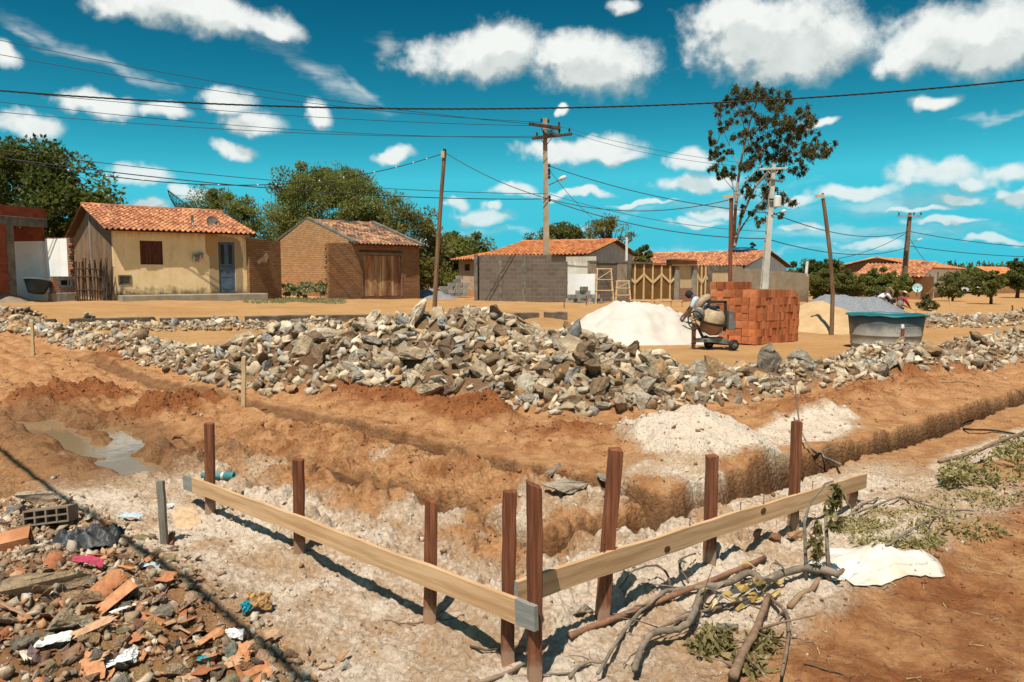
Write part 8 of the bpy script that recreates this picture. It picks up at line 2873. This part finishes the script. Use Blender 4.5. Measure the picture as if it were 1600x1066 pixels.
t = thing('white_sack', 'flattened white woven sack lying folded on the red ground', 'sack', c_)
vs, fs = sack_sheet(wp, 0.004, 3)
o = MB().add(vs, fs).build('lower_layer', MT['sack'], t, smooth=True)
sd = o.modifiers.new('thick', 'SOLIDIFY')
sd.thickness = 0.003
wp2 = [G(*q) for q in ((1262, 879), (1298, 857), (1350, 858), (1399, 862), (1452, 872), (1464, 880), (1430, 888), (1380, 895), (1325, 905), (1292, 902))]
vs, fs = sack_sheet(wp2, 0.014, 8)
o = MB().add(vs, fs).build('folded_flap', MT['sack'], t, smooth=True)
sd = o.modifiers.new('thick', 'SOLIDIFY')
sd.thickness = 0.003

# ------------------------------------------------------------------ things among the dug earth
def slab(label, px, py, L, W_, H_, rz, tint, me=None, tx=0.0, ty=0.0, lift=0.3, name='stone', cat='stone', group=None):
    p = G(px, py)
    o = link_mesh(name, me or random.choice(ROCK_HI), None, (p.x, p.y, p.z + H_ * lift), (tx, ty, rz), (L, W_ / 0.8, H_ / 0.6))
    o.color = (*tint, 1)
    return tag(o, label, cat, group)


slab('grey brown slab leaning at the left of the three trench stones', 862, 745, 0.26, 0.13, 0.13, 0.7, (0.40, 0.33, 0.27), ROCK_HI[4], 0.2, -0.4)
slab('flat broad stone, middle of the three lying in the trench bend', 893, 770, 0.38, 0.20, 0.16, 0.0, (0.46, 0.38, 0.30), ROCK_HI[10], 0.1, 0.0)
slab('darker slab at the right of the three trench stones', 945, 757, 0.24, 0.14, 0.13, -0.6, (0.36, 0.32, 0.28), ROCK_HI[2], 0.3, 0.2)
slab('white round chalk lump by itself in front of the left board', 541, 1046, 0.055, 0.045, 0.06, 0.3, (0.85, 0.78, 0.7), ROCK_HI[3])
slab('pale wedge stone standing alone on the red bank at left', 277, 580, 0.2, 0.12, 0.28, 0.8, (0.62, 0.50, 0.36), ROCK_HI[5], 0.1, -0.2)
slab('small grey stone on the sandy strip left of the pale thin stake', 329, 598, 0.14, 0.10, 0.08, 0.2, (0.36, 0.34, 0.32), ROCK_HI[1])
slab('broken orange brick lying by the muddy puddle', 275, 684, 0.14, 0.06, 0.06, 0.5, (0.62, 0.26, 0.12), ROCK_HI[4])
slab('pale orange stone on the bank under the tall right stake', 1246, 843, 0.16, 0.11, 0.09, 0.3, (0.62, 0.36, 0.20), ROCK_HI[1])
slab('reddish stone on the bank left of the tall right stake', 1210, 845, 0.12, 0.10, 0.08, 1.0, (0.45, 0.22, 0.12), ROCK_HI[6])
slab('round brown stone on the bank behind the middle right stake', 1185, 843, 0.12, 0.09, 0.09, 0.6, (0.42, 0.22, 0.13), ROCK_HI[8])
slab('chalky boulder near the foot of the leaning stake', 905, 962, 0.16, 0.12, 0.10, 0.6, (0.70, 0.58, 0.46), ROCK_HI[7])
slab('flat grey stone half hidden by leaves under the limb', 1135, 985, 0.13, 0.07, 0.06, 0.1, (0.42, 0.38, 0.35), ROCK_HI[4])
slab('white chalk lump beside the stack of twigs at bottom right', 1228, 962, 0.04, 0.035, 0.035, 0.1, (0.8, 0.7, 0.6), ROCK_HI[3])

p_ = G(352, 749)
t = thing('plastic_pipe', 'short teal plastic pipe with a collar sticking out of the earth behind the left board', 'pipe', p_ + Vector((0, 0, 0.03)), R(-4))
MT['pipe'] = M('teal_pipe', (0.07, 0.26, 0.27), (0.05, 0.19, 0.2), 6, bump=0.1, rough=0.45)
Rx = Matrix.Rotation(R(90), 4, 'Y')
MB().lathe([(0.020, -0.20), (0.025, -0.20), (0.025, 0.0)], 16, Rx).build('tube', MT['pipe'], t, smooth=True)
MB().lathe([(0.024, -0.002), (0.031, 0.0), (0.031, 0.06), (0.034, 0.062), (0.034, 0.075), (0.024, 0.076), (0.02, 0.03)], 16, Rx).build('collar', MT['pipe'], t, smooth=True)
MB().lathe([(0.026, -0.03), (0.0285, -0.028), (0.0285, -0.012), (0.026, -0.01)], 16, Rx).build('ring', MT['whitemetal'], t, smooth=True)

# ------------------------------------------------------------------ rubble in the near left corner
def six_hole_brick(nx, nz, L, W_, H_):
    mb = MB()
    us, zs = [], []
    wl = 0.010
    cw, ch = (L - wl * (nx + 1)) / nx, (H_ - wl * (nz + 1)) / nz
    x = 0
    for i in range(nx):
        us += [x, x + wl]
        x += wl + cw
    us += [x, x + wl]
    z = 0
    for j in range(nz):
        zs += [z, z + wl]
        z += wl + ch
    zs += [z, z + wl]
    mb.cells(us, zs, lambda i, j: not (i % 2 == 1 and j % 2 == 1), 0, W_)
    return mb.mesh('hollow_block', MT['clay'])


MT['clay'] = M('fired_clay', (1, 1, 1), (0.66, 0.62, 0.6), 5, bump=0.5, bscale=40, objcol=True, spots=(4, 0.6, (0.75, 0.62, 0.5)))
hbm = six_hole_brick(4, 2, 0.28, 0.14, 0.10)
p_ = G(36, 826)
o = link_mesh('hollow_block', hbm, None, p_ + Vector((0.0, 0.0, 0.01)), (R(-10), R(-5), R(8)))
o.color = (0.26, 0.20, 0.145, 1)
tag(o, 'dusty hollow block showing two rows of round holes on the rubble', 'hollow block')
o = link_mesh('hollow_block', six_hole_brick(2, 2, 0.14, 0.19, 0.10), None, G(-5, 858), (R(8), R(12), R(-62)))
o.color = (0.56, 0.25, 0.12, 1)
tag(o, 'broken orange hollow brick at the left edge below the dusty hollow block', 'hollow block')

specials = [  # label, px, py, L, W, H, rz, colour, variant, lift
    ('big pale boulder behind the dusty hollow block', 62, 786, 0.33, 0.24, 0.13, 0.3, (0.55, 0.44, 0.33), 1, 0.35),
    ('grey stone left of the big pale boulder', 18, 805, 0.24, 0.16, 0.10, 0.8, (0.40, 0.36, 0.31), 5, 0.3),
    ('large mound of hardened sandy mortar in the left rubble', 78, 925, 0.42, 0.34, 0.17, 0.4, (0.42, 0.30, 0.19), 1, 0.15),
    ('ochre boulder right of the hardened mortar mound', 128, 945, 0.19, 0.15, 0.11, 0.2, (0.48, 0.31, 0.18), 7, 0.3),
    ('squarish pale brown stone in front of the mortar mound', 101, 984, 0.15, 0.13, 0.12, 0.5, (0.50, 0.38, 0.26), 3, 0.35),
    ('squarish ochre block among the tile shards', 236, 993, 0.125, 0.11, 0.11, 0.3, (0.58, 0.36, 0.18), 3, 0.3),
    ('rounded brown stone below the squarish ochre block', 195, 1015, 0.12, 0.10, 0.08, 0.9, (0.42, 0.28, 0.18), 8, 0.3),
    ('small rounded stone above the tile shards', 212, 931, 0.09, 0.08, 0.06, 0.2, (0.46, 0.33, 0.22), 3, 0.3),
    ('brown flat stone near the grey stake foot', 222, 875, 0.14, 0.10, 0.06, 0.7, (0.44, 0.30, 0.19), 2, 0.3),
    ('dark grey stone at the bottom of the rubble', 150, 1035, 0.13, 0.10, 0.08, 0.1, (0.30, 0.25, 0.20), 5, 0.3),
    ('tan stone at the bottom edge of the rubble', 280, 1058, 0.12, 0.11, 0.09, 0.5, (0.50, 0.36, 0.24), 7, 0.3),
    ('brown lumpy stone at the right end of the rubble', 452, 1030, 0.09, 0.075, 0.06, 0.5, (0.36, 0.22, 0.14), 3, 0.3),
    ('long grey stone lying at the lower left edge', 50, 1010, 0.22, 0.09, 0.09, 1.1, (0.34, 0.28, 0.22), 4, 0.3),
    ('tan angular stone by the foot of the dusty hollow block', 85, 838, 0.15, 0.09, 0.06, 0.2, (0.50, 0.38, 0.26), 2, 0.3),
    ('pale stone left of the black plastic bag', 58, 850, 0.13, 0.08, 0.05, 0.5, (0.62, 0.48, 0.34), 0, 0.3)]
for (lb, px, py, L, W_, H_, rz, c, k, lf) in specials:
    slab(lb, px, py, L, W_, H_, rz, c, ROCK_HI[k], random.uniform(-.2, .2), random.uniform(-.2, .2), lf, 'stone', 'stone')


def tile_shard(L, W_, seed, curve=0.35, th=0.013):
    rg = np.random.default_rng(seed)
    n, m = 9, 5
    vs, fs = [], []
    jag0, jag1 = rg.uniform(-.14, .14, n + 1) * L, rg.uniform(-.14, .14, n + 1) * L
    for s in (0, 1):
        for i in range(n + 1):
            a = (i / n - 0.5) * 2 * curve * 2
            for j in range(m + 1):
                f = j / m
                y = (f - 0.5) * L + jag0[i] * (1 - f) ** 3 + jag1[i] * f ** 3
                r = W_ / (2 * max(0.2, math.sin(min(1.5, 2 * curve)))) - s * th
                vs.append((r * math.sin(a), y, r * math.cos(a) - r - s * th))
    K = (n + 1) * (m + 1)
    ix = lambda s, i, j: s * K + i * (m + 1) + j
    for i in range(n):
        for j in range(m):
            fs.append((ix(0, i, j), ix(0, i + 1, j), ix(0, i + 1, j + 1), ix(0, i, j + 1)))
            fs.append((ix(1, i, j + 1), ix(1, i + 1, j + 1), ix(1, i + 1, j), ix(1, i, j)))
        fs.append((ix(0, i, 0), ix(1, i, 0), ix(1, i + 1, 0), ix(0, i + 1, 0)))
        fs.append((ix(0, i + 1, m), ix(1, i + 1, m), ix(1, i, m), ix(0, i, m)))
    for j in range(m):
        fs.append((ix(0, 0, j + 1), ix(1, 0, j + 1), ix(1, 0, j), ix(0, 0, j)))
        fs.append((ix(0, n, j), ix(1, n, j), ix(1, n, j + 1), ix(0, n, j + 1)))
    return MB().add(vs, fs).mesh('tile_shard', MT['clay'])


SHARDS = [tile_shard(1, 0.62, 1, 0.34), tile_shard(1, 0.5, 2, 0.05), tile_shard(1, 0.7, 3, 0.42), tile_shard(1, 0.42, 4, 0.2), tile_shard(1, 0.8, 5, 0.1)]


def shard(label, px, py, L, rz, tint, k, tx=0.0, ty=0.0, lift=0.02, name='tile_shard', cat='tile shard', group=None):
    p = G(px, py)
    o = link_mesh(name, SHARDS[k], None, (p.x, p.y, p.z + lift), (tx, ty, rz), (L, L, max(L, 0.14)))
    o.color = (*tint, 1)
    return tag(o, label, cat, group)


or1, or2, or3 = (0.62, 0.29, 0.14), (0.52, 0.22, 0.10), (0.60, 0.36, 0.21)
shard('largest curved orange tile shard leaning in the middle of the rubble', 178, 950, 0.20, -0.55, or1, 0, 0.35, -0.2, 0.07)
shard('second curved orange tile shard behind the largest one', 165, 932, 0.15, -0.4, or2, 2, 0.5, 0.3, 0.07)
shard('long tan tile shard left of the largest curved one', 140, 998, 0.19, -0.8, or3, 1, 0.2, 0.3, 0.05)
shard('orange tile shard lying above the bottom edge', 323, 1008, 0.13, -0.5, or1, 3, 0.15, -0.2, 0.04)
shard('grooved orange tile shard near the end of the rubble', 378, 1029, 0.10, -0.2, or1, 4, 0.3, 0.1, 0.03)
shard('large broken tile plate at the right end of the rubble', 413, 1012, 0.14, -0.6, or3, 1, 0.1, 0.5, 0.05)
shard('flat bright orange tile shard near the cyan rag', 197, 894, 0.10, 1.2, (0.72, 0.30, 0.10), 1, 0.0, 0.1, 0.03)
shard('curved tile shard lying hollow side up right of the small rounded stone', 258, 915, 0.12, 1.0, or2, 2, 0.2, 2.9, 0.03)
shard('tan tile plates leaning by the grey stake', 292, 822, 0.19, 0.6, (0.60, 0.42, 0.25), 4, 0.5, -0.2, 0.06)
shard('dark red broken tile at the foot of the grey stake', 267, 848, 0.09, 0.2, (0.40, 0.14, 0.07), 3, 0.6, 0.2, 0.03)
shard('orange tile shard at the left edge under the hollow block', 40, 850, 0.14, 1.3, or2, 1, 0.1, 0.0, 0.03)
shard('small thick orange shard at the bottom of the rubble', 222, 1030, 0.07, 0.1, or1, 3, 0.2, 0.0, 0.02)
shard('narrow orange shard pointing to the bottom edge', 398, 1052, 0.11, -0.9, or2, 3, 0.2, 0.3, 0.02)
shard('pale ceramic shard with white glaze near the bottom left', 36, 1028, 0.12, 0.9, (0.78, 0.66, 0.52), 1, 0.2, 0.1, 0.03)

# pale and coloured litter
MT['litter_white'] = M('white_plastic', (0.78, 0.76, 0.74), (0.66, 0.62, 0.58), 4, bump=0.2, rough=0.4)
MT['litter_pink'] = M('pink_rubber', (0.46, 0.06, 0.11), (0.34, 0.035, 0.07), 8, bump=0.4)
MT['litter_blue'] = M('pale_blue_plastic', (0.34, 0.45, 0.52), (0.5, 0.56, 0.58), 6, bump=0.4, rough=0.4)
MT['litter_cyan'] = M('cyan_plastic', (0.03, 0.34, 0.40), (0.02, 0.22, 0.28), 6, bump=0.4, rough=0.4)
MT['card'] = M('stained_cardboard', (0.42, 0.26, 0.11), (0.34, 0.18, 0.07), 4, bump=0.3)
MT['bagblack'] = M('black_plastic_bag', (0.035, 0.035, 0.038), (0.06, 0.058, 0.058), 4, bump=0.5, bscale=6, bdist=0.04, rough=0.42, spec=0.4)


def scrap(name, label, cat, px, py, L, W_, rz, mat, crumple=0.02, lift=0.02, seed=1, tilt=(0, 0), n=14):
    rg = np.random.default_rng(seed)
    p = G(px, py)
    vs, fs = [], []
    for i in range(n + 1):
        for j in range(n + 1):
            u, v = i / n - 0.5, j / n - 0.5
            e = 1 + 0.22 * float(gnoise(np.array(math.atan2(v, u) * 1.2 + seed), np.array(seed * 1.7), seed))
            x, y = u * L * e, v * W_ * e
            z = crumple * float(fbm(np.array(x * 5 / L + seed), np.array(y * 5 / L), 4, seed)) + crumple * 1.3 * (1 - 4 * (u * u + v * v) * 0.5)
            vs.append((x, y, z))
    for i in range(n):
        for j in range(n):
            a = i * (n + 1) + j
            fs.append((a, a + n + 1, a + n + 2, a + 1))
    o = MB().add(vs, fs).build(name, mat)
    o.location = p + Vector((0, 0, lift))
    o.rotation_euler = (tilt[0], tilt[1], rz)
    sd = o.modifiers.new('thick', 'SOLIDIFY')
    sd.thickness = 0.003
    return tag(o, label, cat)


o = scrap('plastic_bag', 'crumpled black plastic bag lying on the rubble', 'plastic bag', 135, 858, 0.36, 0.20, 0.25, MT['bagblack'], 0.05, 0.035, 4, (0.15, 0), 26)
for pl in o.data.polygons:
    pl.use_smooth = True
scrap('shoe_sole', 'curved pink rubber sole right of the black bag', 'shoe sole', 142, 889, 0.17, 0.055, -0.25, MT['litter_pink'], 0.012, 0.045, 6, (0.3, 0.1))
scrap('plastic_scrap', 'flattened pale blue plastic bottle above the black bag', 'plastic scrap', 205, 814, 0.16, 0.06, -0.1, MT['litter_blue'], 0.015, 0.03, 7)
scrap('plastic_scrap', 'bright cyan rag at the right end of the rubble', 'rag', 385, 959, 0.05, 0.05, 0.8, MT['litter_cyan'], 0.02, 0.03, 8, (0.8, 0))
scrap('plastic_scrap', 'small teal plastic scrap between stones at the bottom', 'plastic scrap', 319, 1037, 0.05, 0.03, 0.3, MT['litter_cyan'], 0.01, 0.02, 9)
scrap('plastic_scrap', 'blue crumpled plastic strip beside the flat orange shard', 'plastic scrap', 230, 893, 0.13, 0.035, 0.1, MT['litter_blue'], 0.015, 0.025, 10)
scrap('cardboard', 'curled brown cardboard piece beside the cyan rag', 'cardboard', 405, 955, 0.12, 0.08, 0.3, MT['card'], 0.02, 0.05, 11, (0.7, 0.2))
scrap('plastic_scrap', 'long white plastic strip at the bottom edge of the rubble', 'plastic scrap', 168, 1050, 0.16, 0.05, 0.75, MT['litter_white'], 0.005, 0.03, 12, (0.1, -0.1))
scrap('plastic_scrap', 'white folded plastic piece right of the long white strip', 'plastic scrap', 204, 1036, 0.06, 0.06, 0.2, MT['litter_white'], 0.02, 0.03, 13, (0.5, 0.2))
scrap('plastic_scrap', 'white broken cup piece among brown stones', 'plastic scrap', 367, 1004, 0.085, 0.05, 0.1, MT['litter_white'], 0.012, 0.035, 14, (0.5, 0))
scrap('plastic_scrap', 'white and grey plastic lid in the lower left rubble', 'plastic scrap', 84, 1012, 0.12, 0.045, 0.5, MT['litter_white'], 0.008, 0.035, 15, (0.5, 0))
scrap('plastic_scrap', 'thin white plastic sliver beside the largest curved shard', 'plastic scrap', 193, 962, 0.12, 0.018, 0.9, MT['litter_white'], 0.004, 0.035, 16, (0.3, 0))
scrap('plastic_scrap', 'white paper scrap near the grey stake', 'paper scrap', 267, 795, 0.06, 0.035, 0.9, MT['litter_white'], 0.01, 0.02, 17, (0.4, 0.2))


def build_rubble():
    rng = np.random.default_rng(33)
    # region of the rubble in pixels, denser to the lower left
    pts = []
    tries = 0
    reg = lambda px, py: (py > 800 + 0.10 * max(0, px - 60) + 0.0011 * max(0, px - 120) ** 2 * 1.1) and px < 470 and not (px > 300 and py < 960 + (px - 300) * 0.3)
    while len(pts) < 185 and tries < 6000:
        tries += 1
        px, py = rng.uniform(-20, 470), rng.uniform(800, 1075)
        if reg(px, py) and all(abs(px - a) + abs(py - b) > 14 for a, b in pts):
            pts.append((px, py))
    cnames = {'tan': (0.48, 0.34, 0.22), 'brown': (0.38, 0.24, 0.15), 'grey': (0.34, 0.285, 0.23), 'pale': (0.58, 0.44, 0.31), 'ochre': (0.52, 0.31, 0.16)}
    keys = list(cnames)
    rows = {}
    for (px, py) in pts:
        sc_ = rng.uniform(0.055, 0.14)
        if rng.random() < 0.46:
            t_ = [or1, or2, or3, (0.45, 0.17, 0.08)][rng.integers(0, 4)]
            k = int(rng.integers(0, 5))
            nm = ('orange', 'dark orange', 'tan', 'dark red')[[or1, or2, or3, (0.45, 0.17, 0.08)].index(t_)]
            p = G(px, py)
            o = link_mesh('tile_shard', SHARDS[k], None, (p.x, p.y, p.z + 0.02), (rng.normal(0, .4), rng.normal(0, .4), rng.uniform(0, 6.28)), (sc_, sc_, max(sc_, .1)))
            o.color = (*t_, 1)
            rows.setdefault(('small %s tile shard' % nm, 'tile shard', 'small tile shards of the left rubble'), []).append((px, py, o))
        else:
            cn = keys[rng.integers(0, 5)]
            p = G(px, py)
            o = link_mesh('stone', ROCK_HI[rng.integers(0, 12)], None, (p.x, p.y, p.z + 0.015), (rng.normal(0, .4), rng.normal(0, .4), rng.uniform(0, 6.28)), (sc_, sc_ * rng.uniform(.8, 1.2), sc_ * rng.uniform(.7, 1.2)))
            o.color = (*[q * rng.uniform(0.85, 1.1) for q in cnames[cn]], 1)
            rows.setdefault(('small %s stone' % cn, 'stone', 'small stones of the left rubble'), []).append((px, py, o))
    for (lb, cat, grp), lst in rows.items():
        lst.sort()
        for k, (px, py, o) in enumerate(lst):
            tag(o, '%s in the near left rubble, %s such from the left edge' % (lb, ordinal(k + 1)), cat, grp)
    # crumbs nobody would count
    P_, S_, C_ = [], [], []
    cc = np.array([(0.50, 0.36, 0.24), (0.42, 0.28, 0.18), (0.40, 0.33, 0.26), (0.60, 0.48, 0.35), (0.54, 0.30, 0.17), (0.46, 0.33, 0.22), (0.66, 0.57, 0.47)])
    n = 15000
    x = rng.uniform(-4.2, -0.6, n)
    y = rng.uniform(2.2, 5.6, n)
    a, b = ab(x, y)
    px = 800 + F * x / (y * math.cos(PITCH) + CAMZ * math.sin(PITCH))
    ok = (a < -0.66 + 0.10 * rng.normal(size=n))
    x, y = x[ok], y[ok]
    z = terrain(x, y)
    s = 0.012 + 0.075 * rng.random(len(x)) ** 3
    scatter('brick_crumbs', np.stack([x, y, z + 0.2 * s], 1), s, cc[rng.integers(0, 7, len(x))] * rng.uniform(0.75, 1.15, (len(x), 1)), RAW_LO[:5] + LUMPS[:3], MT['stone_stuff'], 0.6, 0.35, rng)


build_rubble()

# dry straw and twig bits strewn over the bare ground
rg = np.random.default_rng(404)
n_ = 900
xx = rg.uniform(0.8, 5.5, n_)
yy = rg.uniform(2.4, 7.5, n_)
a_q, b_q = ab(xx, yy)
ok_ = (b_q < 0.5) & (rg.random(n_) < 0.75)
xx, yy = xx[ok_], yy[ok_]
zz = terrain(xx, yy)
mb = MB()
for x_, y_, z_ in zip(xx, yy, zz):
    an_ = rg.uniform(0, 3.14)
    l_ = rg.uniform(0.01, 0.05)
    v_ = Vector((math.cos(an_) * l_, math.sin(an_) * l_, rg.uniform(-.004, .008)))
    c_ = Vector((x_, y_, z_ + 0.006))
    mb.bar(c_ - v_, c_ + v_, 0.0028, 0.0028)
MT['straw_bits'] = M('dry_straw', (0.46, 0.34, 0.18), (0.20, 0.12, 0.06), 30, bump=0, tint=0.8)
tag(mb.build('dry_straw', MT['straw_bits']), kind='stuff')
